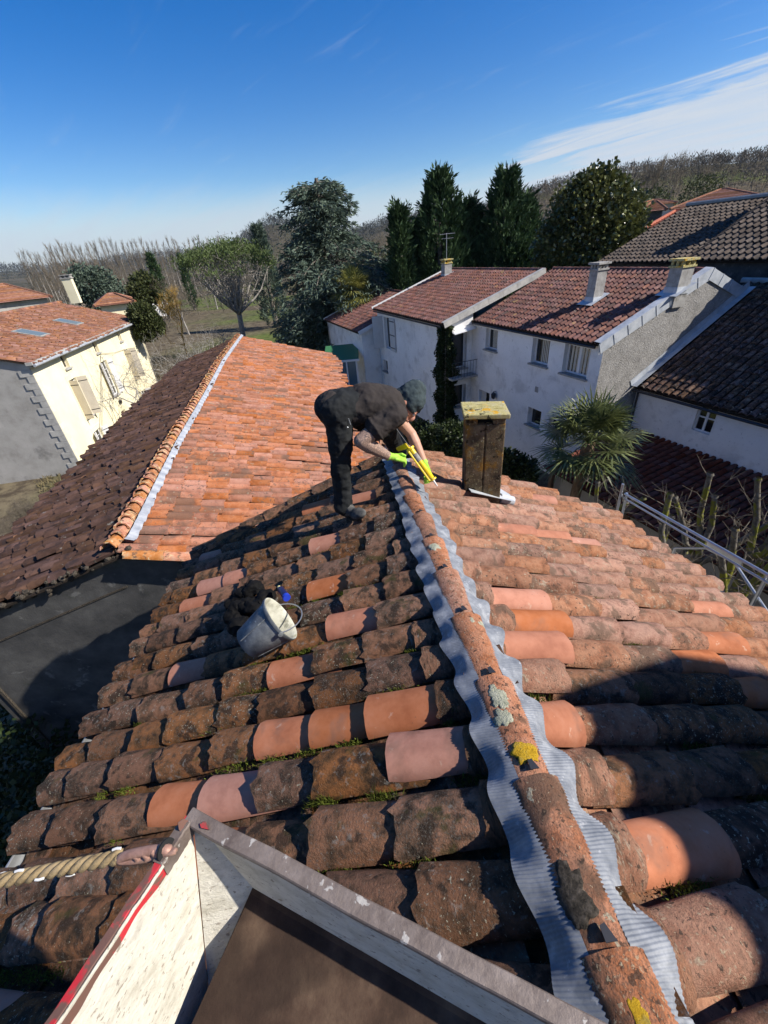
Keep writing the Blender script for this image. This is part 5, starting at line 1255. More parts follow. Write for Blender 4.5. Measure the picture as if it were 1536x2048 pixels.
# --- bare trees
def bare(base, ht, label, seed, group=None, mat=None, depth=4, spread=.42, up=.35, name='bare_tree', r=None, L0=.30, n=3, wob=.12, nchild=(2, 4), twigs=0, cat='tree', tsize=1.0):
    rg = np.random.default_rng(seed); t = put_tree(name, base, label, cat, group); segs = []; tips = []
    grow(segs, base, A3(0, 0, 1), ht * L0, r or ht * .018, depth, rg, spread, up, nchild, .74, 3, wob, tips)
    mz = max(s_[1][2] for s_ in segs) - base[2]; k = ht / mz
    segs = [(base + (a - base) * k, base + (b_ - base) * k, r0, r1) for a, b_, r0, r1 in segs]; tips = [base + (p - base) * k for p in tips]
    big = [s_ for s_ in segs if s_[2] > ht * .004]; small = [s_ for s_ in segs if s_[2] <= ht * .004]
    ring_tube(big, mat or m_bark_pale, 'trunk', t, 5)
    if twigs:
        for p in tips:
            for _ in range(twigs): small.append((p, p + (rg.normal(0, 1, 3) * A3(.35, .35, .35) + A3(0, 0, .5)) * ht * .06 * tsize, ht * .0012, ht * .0005))
    small = [(a, b_, max(r0, ht * .0011), max(r1, ht * .0007)) for a, b_, r0, r1 in small]
    ring_tube(small, mat or m_twig, 'crown', t, n); return t
# poplar row: a few kinds, copied
def copy_tree(src, loc, rz, sc_, label):
    c = src.copy(); COL.objects.link(c); c.location = loc; c.rotation_euler = (0, 0, rz); c.scale = (sc_,) * 3; c['label'] = label
    for ch_ in list(src.children):
        k = ch_.copy(); COL.objects.link(k); k.parent = c
    return c
def poplar(base, ht, label, seed, group):
    rg = np.random.default_rng(seed); t = put_tree('bare_poplar', base, label, 'tree', group); segs = [(base, base + A3(0, 0, ht), ht * .011, ht * .002)]; small = []
    for i in range(46):
        f = rg.uniform(.18, .95); p = base + A3(0, 0, ht * f); a = rg.uniform(0, 6.283); L = ht * .30 * (1.05 - f) + ht * .05
        d_ = nrm(A3(math.cos(a) * .34, math.sin(a) * .34, 1)); q = p + d_ * L * .5; e = q + nrm(d_ + A3(0, 0, .6)) * L * .6
        small += [(p, q, ht * .0026, ht * .0018), (q, e, ht * .0018, ht * .0007)]
        for _ in range(5):
            s_ = rg.uniform(.2, 1); c = p + (e - p) * s_; small.append((c, c + nrm(d_ + rg.normal(0, .4, 3)) * L * .35, ht * .0013, ht * .0005))
    ring_tube(segs, m_bark_pale, 'trunk', t, 5); ring_tube(small, m_twig, 'crown', t, 3); return t
POPG = 'row of bare poplars on the horizon'; random.seed(3)
POPL = 'tall bare poplar in the leafless row along the left horizon'
prot = []
NP = 44
for i in range(NP):
    f = i / (NP - 1); px = 60 + f * 425; d = 175 + 60 * f + random.uniform(-5, 5); base = gpt(px + random.uniform(-3, 3), 560, d); ht = height_to(px, (505 if f < .12 else 488) - 14 * f + random.uniform(-7, 7), base)
    if i < 4: prot.append((poplar(base, ht, POPL, 80 + i, POPG), ht))
    else: s_, h0 = random.choice(prot); copy_tree(s_, base, random.uniform(0, 6.28), ht / h0, POPL)
# large bare trees in the middle distance, left
BARE = [(110, 590, 512, 95, 'wide bare tree nearest the left edge, behind the red-roofed farm'), (165, 600, 505, 85, 'bare tree with olive-brown twigs behind the cream house chimney'),
        (215, 600, 500, 90, 'bare brown tree right of the cream house chimney'), (245, 610, 520, 75, 'bare tree with pale stems left of the slim cypress'), (360, 610, 545, 80, 'low bare tree between slim cypress and umbrella pine'),
        (300, 615, 540, 85, 'thin bare tree just left of the slim cypress'), (430, 600, 520, 120, 'bare tree seen through the left of the umbrella pine'), (560, 620, 510, 95, 'bare tree between the sparse fir and the cedar'),
        (745, 560, 470, 110, 'bare brown tree right of the cedar'), (775, 540, 460, 120, 'bare tree touching the narrow conifer on its left'), (1060, 520, 440, 70, 'bare tree right of the split conifer')]
for i, (px, py, ty, d, lb) in enumerate(BARE):
    b = gpt(px, py, d); bare(b, height_to(px, ty, b), lb, 120 + i, None, m_twig if i % 2 else None, 4, .45, .25, twigs=2)
b = gpt(352, 640, 58); bare(b, height_to(365, 575, b), 'golden-twigged bare willow left of the umbrella pine trunk', 140, None, m_twig_gold, 4, .5, .5, twigs=7, tsize=1.2)
ORCH = [(330, 740, 672, 34, 'gnarled bare fruit tree with pale branches beside the cream house'), (365, 720, 650, 40, 'gnarled bare fruit tree in the middle of the garden'), (300, 760, 690, 31, 'small bare fruit tree closest to the cream house corner'), (400, 700, 655, 44, 'bare garden tree just left of the tiled ridge end'), (440, 690, 640, 50, 'small bare tree in front of the lawn')]
for i, (px, py, ty, d, lb) in enumerate(ORCH):
    b = gpt(px, py, d); bare(b, max(2.5, height_to(px, ty, b)), lb, 150 + i, None, m_bark_pale, 4, .75, .02, r=.11, L0=.26, n=4, wob=.28, twigs=2)
TOPR = [(1300, 420, 318, 150, 'tall bare tree with wind-swept branches on the right skyline'), (1325, 425, 312, 150, 'tallest bare tree on the right skyline, leaning right'), (1283, 420, 335, 150, 'bare tree left of the tallest one on the right skyline'), (1400, 395, 330, 170, 'small bare tree with dark nests right of the tall skyline trees'), (1500, 385, 322, 210, 'bare tree beside the hilltop house at the far right'), (1455, 390, 335, 200, 'low bare tree left of the hilltop house'), (1345, 430, 330, 152, 'bare tree at the right of the tall skyline group')]
for i, (px, py, ty, d, lb) in enumerate(TOPR):
    b = gpt(px, py, d); bare(b, height_to(px, ty, b), lb, 160 + i, None, m_twig, 4, .34, .35, twigs=3)
# scrub at the lower left, behind the cream house gable
for i, (px, py, d, h_, lb) in enumerate([(40, 985, 17, 2.3, 'tangled bare shrub nearest the left edge, below the grey gable'), (95, 960, 19, 2.0, 'tangled bare shrub below the quoins of the cream house'), (10, 945, 20, 2.4, 'bare shrub against the grey gable at the left edge'), (20, 1050, 15, 1.6, 'low bare shrub at the eave of the dark tile slope')]):
    b = gpt(px, py, d); bare(b, h_, lb, 170 + i, None, m_twig, 5, .8, .1, name='bare_shrub', r=.03, L0=.25, wob=.3, twigs=3, cat='shrub', nchild=(3, 5))
def scatter_blades(name, label, cat, pts, size, mat, seed, kind='stuff', upb=1.0, spread=.5):
    rg = np.random.default_rng(seed); n = len(pts); Dv = rg.normal(0, spread, (n, 3)) + np.array([0, 0, upb])
    V, Fq = leaf_mesh(pts, Dv, rg.uniform(.6, 1.4, n) * size, rg.uniform(.6, 1.4, n) * size * .12, rg)
    o = obj(name, V, Fq, mat, None, 0, kind); return tag(o, label, cat)
rg = np.random.default_rng(77); pts = []
for k in range(60000):
    a = rg.uniform(-42, -6); d = 11 + 45 * rg.random() ** 1.3; x, y = d * math.sin(R(a)), d * math.cos(R(a))
    if nz2(x * 12, y * 12) < -.3 and d > 22: continue
    pts.append((x, y, GZ))
scatter_blades('grass', 'rough green and straw-coloured grass in the garden on the left', 'grass', np.array(pts), .20, m_grass_mat, 1)
rg = np.random.default_rng(178); segs_ = []
for k in range(260):
    a = rg.uniform(-43, -33.5); d = rg.uniform(9.5, 21); x, y = d * math.sin(R(a)), d * math.cos(R(a))
    if y > 20.5 and a < -37: continue
    for j in range(5):
        p = A3(x, y, GZ); dd = nrm(A3(rg.normal(0, .5), rg.normal(0, .5), 1))
        for q_ in range(4):
            q = p + dd * rg.uniform(.18, .42); segs_.append((p, q, .010 - .002 * q_, .008 - .002 * q_)); 
            for _ in range(2): segs_.append((q, q + rg.normal(0, .16, 3) + A3(0, 0, .06), .004, .002))
            p = q; dd = nrm(dd + rg.normal(0, .4, 3))
for k in range(330):
    q0 = gpt(rg.uniform(300, 480), rg.uniform(660, 760), rg.uniform(32, 52)); p0 = q0
    for j in range(4):
        p = p0.copy(); dd = nrm(A3(rg.normal(0, .6), rg.normal(0, .6), 1))
        for q_ in range(5):
            q = p + dd * rg.uniform(.25, .7); segs_.append((p, q, .026 - .004 * q_, .022 - .004 * q_))
            for _ in range(2): segs_.append((q, q + rg.normal(0, .3, 3) + A3(0, 0, .1), .010, .005))
            p = q; dd = nrm(dd + rg.normal(0, .45, 3))
o = ring_tube(segs_, m_twig, 'dry_brush', None, 3); o['kind'] = 'stuff'; tag(o, 'dry leafless brush on the bank below the grey gable and across the garden', 'brush')
# woods on the hillsides
def woods(name, label, az0, az1, d0, d1, n, h, seed, mat, dens=None):
    rg = np.random.default_rng(seed); P_ = []; Dv = []; L = []; Wd = []
    k = 0
    while k < n:
        a = rg.uniform(az0, az1); d = d0 + (d1 - d0) * math.sqrt(rg.random()); x, y = d * math.sin(R(a)), d * math.cos(R(a)); z = ground_z(x, y)
        if z < GZ + 2.0 or (dens and nz2(x * 3, y * 3) > dens): 
            n -= .2; continue
        hh = h * rg.uniform(.45, 1.2); c = A3(x, y, z - .3); k += 1
        P_.append(c); Dv.append(A3(rg.normal(0, .08), rg.normal(0, .08), 1)); L.append(hh * .8); Wd.append(hh * .018)
        v = rg.normal(0, 1, (17, 3)); v /= np.linalg.norm(v, axis=1, keepdims=True); v *= rg.random((17, 1)) ** .4
        for q in v:
            P_.append(c + A3(q[0] * hh * .24, q[1] * hh * .24, hh * (.52 + .34 * q[2]))); Dv.append(A3(q[0] * .9, q[1] * .9, .55 + q[2] * .5) + rg.normal(0, .35, 3)); L.append(hh * rg.uniform(.14, .30)); Wd.append(hh * rg.uniform(.012, .035))
    V, Fq = leaf_mesh(np.array(P_), np.array(Dv), np.array(L), np.array(Wd), rg); o = obj(name, V, Fq, mat, None, 0, 'stuff'); tag(o, label, 'woods')
m_wood_far = leafmat('leafless_wood', (.085, .075, .06), (.20, .175, .145), .95, .1, .02, .02)
m_wood_far2 = leafmat('distant_wood', (.045, .05, .045), (.10, .10, .085), .95, .1, .02, .01)
woods('hillside_wood', 'leafless brown wood covering the hillside on the right', 3, 62, 120, 420, 12000, 5.0, 5, m_wood_far)
woods('distant_wood', 'faraway wooded hill behind the cedar', -18, 22, 700, 1700, 5000, 22, 6, m_wood_far2)
woods('horizon_wood', 'blue-grey woods along the left horizon', -50, -5, 1700, 3800, 3500, 42, 8, m_wood_far2)
rg = np.random.default_rng(79); P_ = []; Dv = []; L = []; Wd = []
for k in range(6500):      # plain woods between garden and horizon
    a = rg.uniform(-46, 6); d = rg.uniform(78, 620); x, y = d * math.sin(R(a)), d * math.cos(R(a)); z = ground_z(x, y); hh = rg.uniform(3, 7) * (1 if d > 200 else .62)
    if -21 < a < -13 and d < 105: continue
    v = rg.normal(0, 1, (16, 3)); v /= np.linalg.norm(v, axis=1, keepdims=True); v *= rg.random((16, 1)) ** .4
    P_.append((x, y, z)); Dv.append((rg.normal(0, .1), rg.normal(0, .1), 1)); L.append(hh * .8); Wd.append(hh * .015)
    for q in v: P_.append((x + q[0] * hh * .26, y + q[1] * hh * .26, z + hh * (.5 + .36 * q[2]))); Dv.append((q[0] * .9 + rg.normal(0, .35), q[1] * .9 + rg.normal(0, .35), .6 + q[2] * .5)); L.append(hh * rg.uniform(.14, .32)); Wd.append(hh * rg.uniform(.008, .026))
V, Fq = leaf_mesh(np.array(P_), np.array(Dv), np.array(L), np.array(Wd), rg); tag(obj('river_wood', V, Fq, m_wood_far, None, 0, 'stuff'), 'brown leafless thicket between the garden and the poplar row', 'woods')
# --- palms
def palm(base, top, R_, label, seed, nfr, leaf, mat=None, tr=.16, droop=.5):
    rg = np.random.default_rng(seed); t = put_tree('fan_palm', base, label, 'palm')
    m = MB(); m.tube([base + (top - base) * k / 6 for k in range(7)], [tr * (1.15 if k in (0, 5, 6) else 1) for k in range(7)], 10); m.build('trunk', m_palmtrunk, t, 60)
    stems = MB(); V = []; Fq = []; n = 0
    for i in range(nfr):
        a = i * 2.4 + rg.normal(0, .2); e = np.interp(i / nfr, [0, 1], [1.35, -.55]) + rg.normal(0, .1)
        d_ = A3(math.cos(a) * math.cos(e), math.sin(a) * math.cos(e), math.sin(e)); L = R_ * rg.uniform(.45, .62)
        hub = top + d_ * L + A3(0, 0, -.10 * L * droop * 2); stems.tube([top + A3(0, 0, -.05), top + d_ * L * .5 + A3(0, 0, .04), hub], [.016, .012, .008], 4, False)
        sd = nrm(np.cross(d_, Zup) + 1e-6); up_ = np.cross(sd, d_)
        for k in range(30):        # pleated fan of narrow segments
            b_ = (-1 + 2 * k / 29) * 2.15; dv = d_ * math.cos(b_) + sd * math.sin(b_) + up_ * (.15 * math.cos(k * math.pi)) * .4
            Ls = leaf * (1 - .25 * abs(b_) / 2.15) * rg.uniform(.9, 1.1); mid = hub + dv * Ls * .55; tip = hub + dv * Ls + A3(0, 0, -Ls * .22 * rg.uniform(.4, 1.4))
            w_ = np.cross(dv, up_) * leaf * .028
            V += [hub - w_ * .3, hub + w_ * .3, mid + w_, mid - w_, tip]; Fq += [(n, n + 1, n + 2, n + 3), (n + 3, n + 2, n + 4)]; n += 5
    obj('fronds', V, Fq, mat or m_palm, t); stems.build('frond_stems', m_laurel, t, 180)
pb_ = gpt(1150, 960, 13.5); pt_ = at(1178, 885, 13.5); palm(pb_, pt_, 1.75, 'bushy fan palm in the yard, between near roof and white gable', 91, 40, 1.02, tr=.17)
pb2 = gpt(715, 640, 40); pt2 = at(706, 580, 40); palm(pb2, pt2, 2.1, 'yellowish fan palm in front of the cedar', 92, 34, 1.35, leafmat('yellow_palm', (.10, .11, .02), (.40, .38, .12), .4, .3, .3, 1), tr=.22, droop=1)
# --- ivy column at the corner of the middle house
def ivy():
    rg = np.random.default_rng(95); base = W3(am0 + .25, GM - .1, GZ); t = put_tree('ivy', base, 'dark ivy climbing the corner of the middle white house beside its balcony', 'climbing plant')
    P_ = []; Dv = []
    for k in range(15000):
        z = GZ + 5.85 * rg.random() ** 1.15; f = (z - GZ) / 5.85; w_ = np.interp(f, [0, .2, .45, .6, .8, 1], [1.1, .8, .75, .95, .55, .35]) * (1 + .3 * math.sin(z * 5))
        a_ = rg.uniform(-1, 1)
        if a_ > 0: p = W3(am0 + a_ * w_ * rg.random() ** .3, GM - rg.uniform(.02, .28), z)
        else: p = W3(am0 - rg.uniform(.02, .3), GM - a_ * w_ * .75 * rg.random() ** .3, z)
        P_.append(p); Dv.append(A3(-1, -1, 0) * .4 + rg.normal(0, .7, 3) + A3(0, 0, -.3))
    n = len(P_); put_leaves('foliage', P_, Dv, rg.uniform(.07, .16, n), rg.uniform(.03, .07, n), m_ivy, t, rg)
    segs = [(W3(am0 - .05 + .1 * k, GM - .05, GZ), W3(am0 - .1 + .12 * k, GM - .05, 5.0), .03, .01) for k in range(4)]; ring_tube(segs, m_bark, 'stem', t, 5)
ivy()
leafy(900, 880, 17, [(905, 885, 17, .9), (870, 880, 18, .7), (940, 900, 16, .7), (1010, 930, 14, .6), (1040, 945, 14, .6), (840, 870, 20, .7)], 'dark evergreen shrubs in the shaded yard under the ivy', m_ivy, 12000, .13, 97, 'evergreen_shrub', 'shrub', False)
leafy(10, 1620, 7, [(0, 1600, 7, 1.2), (30, 1560, 8, 1.0), (20, 1680, 6.2, .9), (-40, 1500, 9, 1.4)], 'dark evergreen bush in the gap below the left gutter', m_ivy, 9000, .09, 98, 'evergreen_bush', 'bush', False)
# pollarded trees in the yard
for i, (px, py, tx, ty, d, lb) in enumerate([(1335, 1110, 1340, 990, 8.5, 'pollarded mossy tree nearest the camera in the right-hand yard'), (1395, 1130, 1420, 950, 9.3, 'tallest pollarded tree, forked low with mossy bark, by the steel rail'), (1500, 1120, 1515, 960, 9.5, 'pollarded tree with long thin shoots at the right edge'), (1195, 1010, 1195, 965, 10.5, 'small pollarded tree behind the upright posts'), (1470, 1180, 1470, 1060, 8.0, 'low mossy pollarded stump by the steel brace')]):
    rg = np.random.default_rng(200 + i); b = gpt(px, py, d); tp = at(tx, ty, d); top_ = tp[2]; t = put_tree('pollarded_tree', b, lb, 'tree'); segs = []; tips = []
    fk = b + A3(0, 0, (top_ - b[2]) * .62)
    segs.append((b, fk, .10, .085))
    ends = [tp] + [fk + A3(rg.normal(0, .55), rg.normal(0, .4), (top_ - fk[2]) * rg.uniform(.4, .85)) for _ in range(3)]
    for e in ends:
        pts = [fk + (e - fk) * s_ + rg.normal(0, .05, 3) for s_ in (0, .3, .6, 1)]; pts[0] = fk; pts[-1] = e
        for k in range(3): segs.append((pts[k], pts[k + 1], .07 - .008 * k, .062 - .008 * k))
        segs.append((e, e + A3(0, 0, .05), .07, .05))
    ring_tube(segs, m_bark_moss, 'trunk', t, 8); sm = []
    for e in ends:
        for _ in range(9):
            s_ = rg.uniform(.3, 1); p = fk + (e - fk) * s_; grow(sm, p, rg.normal(0, .8, 3) + A3(0, 0, .6), rg.uniform(.2, .5), .010, 1, rg, .7, .2)
    o_ = ring_tube(sm, m_twig, 'crown', t, 4)

# ------------------------------------------------------------------ galvanised steel hoist frame in the yard
HF = empty('steel_hoist_frame', gpt(1250, 1050, 7.2), 'galvanised steel frame with a long sloping rail and braces, beside the right eave', 'scaffold frame')
def T(p, q, r_, name, mat=m_steel, parent=HF, n=8):
    m = MB(); m.tube([p, q], r_, n); return m.build(name, mat, parent, 60)
u0 = at(1232, 1030, 5.6); u1 = at(1246, 968, 5.6); v0 = at(1243, 1035, 5.65); v1 = at(1254, 986, 5.65)
T(u0 - (u1 - u0) * 3, u1, .016, 'upright'); T(v0 - (v1 - v0) * 3, v1, .016, 'upright')
T(u1 * .7 + u0 * .3, v1 * .7 + v0 * .3, .012, 'coupling')
ra = at(1250, 988, 5.65); rb = at(1536, 1150, 4.3); rc = at(1250, 998, 5.6); rd = at(1536, 1166, 4.25)
T(ra, rb + (rb - ra) * .3, .016, 'rail'); T(rc, rd + (rd - rc) * .3, .012, 'rail')
T(at(1350, 1097, 5.1), at(1440, 1097, 4.75), .012, 'brace'); T(at(1460, 1112, 4.75), at(1540, 1232, 4.2), .014, 'brace')
m = MB(); g4 = [at(1415, 1084, 4.85), at(1485, 1120, 4.55), at(1480, 1133, 4.55), at(1410, 1098, 4.85)]; m.slab(g4, nrm(np.cross(g4[1] - g4[0], g4[3] - g4[0])), .008); m.build('gusset_plate', m_steel, HF)
fl_ = at(1350, 1097, 5.1); T(fl_, fl_ - Zup * 4, .016, 'leg'); T(rb, rb - Zup * 4.5, .016, 'leg')
# pool cover roof by the end wing, seen past the orange roof
VR_ = empty('garden_veranda', gpt(685, 760, 31), 'small green-topped white veranda between the orange roof end and the white wing', 'veranda')
c0 = at(684, 722, 31); w1 = A3(c0[0] - 1.0, c0[1], c0[2])
m = MB(); m.slab([c0 + A3(-1.3, 0, 0), c0 + A3(1.2, 0, 0), c0 + A3(1.2, 3, .5), c0 + A3(-1.3, 3, .5)], Zup, .06); m.build('roof', plain('green_sheet', (.05, .17, .07), .5), VR_)
m = MB(); m.box(c0 + A3(-.05, -.03, -.02), (A3(1, 0, 0), A3(0, 1, 0), Zup), (1.3, .04, .07)); m.build('fascia', m_pvc, VR_)
for x in (-1.1, -.4, .3, 1.0): m = MB(); m.box(c0 + A3(x, 0, -1.3), (A3(1, 0, 0), A3(0, 1, 0), Zup), (.05, .05, 1.25)); m.build('post', m_pvc, VR_)
for x in (-.75, -.05, .65): m = MB(); m.box(c0 + A3(x, .02, -1.3), (A3(1, 0, 0), A3(0, 1, 0), Zup), (.3, .006, 1.2)); m.build('pane', plain('veranda_glass', (.10, .16, .2), .1), VR_)
# low wall at the hedge
GWl = MB(); GWl.box(gpt(650, 712, 38) + A3(0, 0, .25), (A3(1, .1, 0), A3(-.1, 1, 0), Zup), (4.2, .12, .35)); tag(GWl.build('garden_wall', m_conc), 'low dark garden wall in front of the laurel hedge', 'wall')

# ------------------------------------------------------------------ farther houses on the left
def hip_house(name, label, px0, px1, py_e, py_r, d, depth, mt, wallm, hb=3.0):
    a = at(px0, py_e, d); b_ = at(px1, py_e, d); ze = max(a[2], b_[2]); ax = nrm(A3(*(b_ - a)[:2], 0)); ay = np.cross(Zup, ax); L = np.linalg.norm((b_ - a)[:2]); zr = at((px0 + px1) / 2, py_r, d + depth / 2)[2]
    a = A3(a[0], a[1], ze); rt = empty(name, A3(*(a + ax * L / 2 + ay * depth / 2)[:2], GZ), label, 'house')
    q = lambda x, y, z: A3(*(a + ax * x + ay * y)[:2], z)
    m = MB(); m.slab([q(0, 0, GZ), q(L, 0, GZ), q(L, depth, GZ), q(0, depth, GZ)], Zup, ze - GZ); m.build('wall', wallm, rt)
    o = .5; h_ = min(depth / 2, L / 2 - .3); e = [q(-o, -o, ze), q(L + o, -o, ze), q(L + o, depth + o, ze), q(-o, depth + o, ze)]; r0, r1 = q(h_, depth / 2, zr), q(L - h_, depth / 2, zr)
    m = MB(); m.add(e + [r0, r1], [(0, 1, 5, 4), (1, 2, 5), (2, 3, 4, 5), (3, 0, 4), (3, 2, 1, 0)])
    for (s_, t_) in ((e[0], r0), (e[1], r1), (r0, r1), (e[2], r1), (e[3], r0)): m.tube([s_ + Zup * .05, t_ + Zup * .05], .14, 6)
    nrow = int(depth / .5)
    for k in range(1, nrow):
        t = k / nrow; p_ = q(-o + (h_ + o) * t, -o + (depth / 2 + o) * t, ze + (zr - ze) * t + .04); r_ = q(L + o - (h_ + o) * t, -o + (depth / 2 + o) * t, ze + (zr - ze) * t + .04); m.tube([p_, r_], .06, 4)
    m.build('roof', mt, rt, 40); return rt
hip_house('red_roofed_farm', 'long farmhouse with a hipped dull red roof, at the left edge behind the cream house', -60, 100, 612, 568, 62, 11, m_tile_lh, m_render_old)
hip_house('garden_barn', 'small barn with a brown roof and cream gable, right of the cream house chimney', 200, 262, 612, 588, 52, 7, m_tile_lh, m_render_cream)
hip_house('white_bungalow', 'distant pale flat-topped house behind the slim cypress', 286, 330, 574, 552, 120, 8, m_conc, m_render_white)
hip_house('hilltop_house', 'pale house with a dark roof on the hilltop at the far right edge', 1475, 1560, 352, 334, 260, 16, m_tile_slate, m_render_white)
hip_house('hilltop_house', 'long dark-roofed house on the hilltop, left of the pale hilltop house', 1385, 1465, 352, 336, 250, 14, m_tile_slate, m_render_old)
hip_house('hillside_cottage', 'pale stone cottage between the split conifer and the broad-leaved tree', 1045, 1085, 478, 440, 75, 8, m_tile_lh, m_render_cream)

hip_house('red_roofed_house', 'house with a plain red-orange roof, behind the left end of the dark grey roofs', 1270, 1425, 476, 424, 44, 9, weathered('fresh_red_tile', [(.36, .10, .055), (.44, .14, .08)], 3, .9, .3, vary=.2), m_render_old)
hip_house('brown_roofed_house', 'long house with a hipped rusty brown roof and pale ridges, upper right', 1350, 1530, 418, 380, 70, 12, m_tile_lh, m_render_old)
hip_house('small_hillside_house', 'small house with a brown pyramid roof, just right of the broad-leaved tree', 1285, 1325, 424, 404, 80, 6, m_tile_lh, m_render_dark)
hip_house('small_hillside_house', 'low brown-roofed house behind the small pyramid-roofed one', 1270, 1345, 414, 400, 100, 8, m_tile_lh, m_render_old)
# ------------------------------------------------------------------ organic shapes
def blob(name, shapes, voxel, mat, parent, smooth_iter=8, folds=None, sub=0):
    """shapes: ('cap', p, q, r0, r1) tapered capsules and ('ell', centre, axes(3 vectors with lengths)); fused into one skin"""
    bm = bmesh.new()
    def ico(c, axs, sd=2):
        r_ = bmesh.ops.create_icosphere(bm, subdivisions=sd, radius=1.0)
        mt_ = Matrix([[axs[0][i], axs[1][i], axs[2][i], c[i]] for i in range(3)] + [[0, 0, 0, 1]])
        bmesh.ops.transform(bm, matrix=mt_, verts=r_['verts'])
    for s_ in shapes:
        if s_[0] == 'ell': ico(s_[1], s_[2], 3)
        else:
            _, p, q, r0, r1 = s_; p = A3(*p); q = A3(*q); L = np.linalg.norm(q - p); n = max(2, int(L / (min(r0, r1) * .38)) + 1)
            for i in range(n + 1):
                t = i / n; r_ = r0 + (r1 - r0) * t; ico(p + (q - p) * t, (A3(r_, 0, 0), A3(0, r_, 0), A3(0, 0, r_)), 2)
    me = bpy.data.meshes.new(name); bm.to_mesh(me); bm.free(); me.materials.append(mat)
    o = bpy.data.objects.new(name, me); COL.objects.link(o)
    rm = o.modifiers.new('r', 'REMESH'); rm.mode = 'VOXEL'; rm.voxel_size = voxel; rm.use_smooth_shade = True
    sm_ = o.modifiers.new('s', 'SMOOTH'); sm_.factor = .5; sm_.iterations = smooth_iter
    if folds:
        for (sz, st) in folds:
            tx = bpy.data.textures.new('fold', 'CLOUDS'); tx.noise_scale = sz; tx.noise_depth = 2
            dp = o.modifiers.new('d', 'DISPLACE'); dp.texture = tx; dp.strength = st; dp.mid_level = .5; dp.texture_coords = 'LOCAL'
    dg = bpy.context.evaluated_depsgraph_get(); ev = o.evaluated_get(dg); nm = bpy.data.meshes.new_from_object(ev)
    o.modifiers.clear(); o.data = nm; b = base_of(parent)
    nm.transform(Matrix.Translation(Vector(-b)))
    nm.shade_smooth()
    if parent: o.parent = parent
    WL[o.name] = b.copy(); return o
def ell(c, a, b, d): return ('ell', A3(*c), (A3(*a), A3(*b), A3(*d)))
def sweep(pts, lat, wr, dr, n=10):
    """ellipsoid sweep along pts; lat lateral unit vectors, wr lateral radii, dr depth radii"""
    out = []; pts = [A3(*p) for p in pts]
    for i in range(len(pts) - 1):
        for k in range(n):
            t = k / n; p = pts[i] * (1 - t) + pts[i + 1] * t; tg = nrm(pts[i + 1] - pts[i]); l_ = nrm(lat[i] * (1 - t) + lat[i + 1] * t); l_ = nrm(l_ - tg * l_.dot(tg)); w_ = np.cross(tg, l_)
            a, b = wr[i] * (1 - t) + wr[i + 1] * t, dr[i] * (1 - t) + dr[i + 1] * t
            out.append(ell(p, l_ * a, w_ * b, tg * min(a, b)))
    return out

# ------------------------------------------------------------------ the man
footR = hit(700, 1034, P0, nL) + Zup * .03
hip = at(676, 816, 3.22); sh_mid = at(776, 810, 3.32)
man = empty('person', A3(footR[0], footR[1], footR[2] - .03), 'person in black T-shirt and trousers with a grey beanie, bending over the roof ridge', 'person')
tors = nrm(sh_mid - hip); lat = nrm(np.cross(Zup, tors)); lat = nrm(lat + A3(-.10, .35, 0)); lat = nrm(lat - tors * lat.dot(tors))  # towards his left (away from camera)
if lat[1] < 0: lat = -lat
back = nrm(np.cross(tors, lat)); back = back if back[2] > 0 else -back
hipR = hip - lat * .085 + tors * .0; hipL = hip + lat * .085
kneeR = at(681, 930, 3.10) + A3(.0, 0, 0); ankR = footR + A3(-.045, .0, .075)
footL = P0 + rdir * 3.78 + up_r * .02 + A3(.02, 0, .02); kneeL = (hipL + footL) / 2 + A3(.15, -.06, .05); ankL = footL + A3(-.02, 0, .09)
tr = sweep([hip - tors * .06, hip + tors * .02, hip + tors * .14], [lat] * 3, [.150, .180, .165], [.125, .150, .150], 6)
tr += [('cap', hipR - tors * .03, hipR * .45 + kneeR * .55, .128, .104), ('cap', hipR * .45 + kneeR * .55, kneeR, .104, .088), ('cap', kneeR, kneeR * .45 + ankR * .55, .088, .080), ('cap', kneeR * .45 + ankR * .55, ankR + A3(0, 0, .02), .080, .088)]
tr += [('cap', hipL - tors * .02, kneeL, .12, .092), ('cap', kneeL, ankL, .092, .078)]
tro = blob('trousers', tr, .0075, m_trouser, man, 6, [(.11, .030), (.05, .014)])
shR = sh_mid - lat * .185 - back * .02; shL = sh_mid + lat * .185 - back * .01
st = sweep([hip - tors * .035, hip + tors * .16, hip * .45 + sh_mid * .55 + back * .035, sh_mid - tors * .02 + back * .02, sh_mid + tors * .055], [lat] * 5, [.165, .170, .190, .200, .125], [.138, .140, .148, .135, .085], 8)
elbR = at(722, 882, 3.02); wrR = at(776, 912, 3.12); elbL = at(822, 868, 3.55); wrL = at(848, 925, 3.42)
st += [('cap', shR, shR * .45 + elbR * .55, .095, .096), ('cap', shL, shL * .62 + elbL * .38, .09, .082)]
st += [ell(shR * .42 + elbR * .58, nrm(elbR - shR) * .02, nrm(np.cross(elbR - shR, lat)) * .104, lat * .10)]
blob('t_shirt', st, .0075, m_shirt, man, 6, [(.14, .038), (.055, .015)])
head = at(811, 809, 3.36); hd = nrm(tors * .75 + A3(0, -.15, -.75)); face = nrm(A3(.35, -.25, -1) - hd * 0); face = nrm(face - hd * face.dot(hd) * .2)
neck0 = sh_mid + tors * .05; crown = nrm(tors * .80 + A3(0, -.05, .50))      # head axis, chin to crown runs on past the shoulders
face = nrm(A3(.42, -.42, -.85)); face = nrm(face - crown * face.dot(crown)); hl_ = np.cross(crown, face)
HS = 1.2
sk = [('cap', neck0 - tors * .03, head - crown * .05 * HS, .078, .070)]
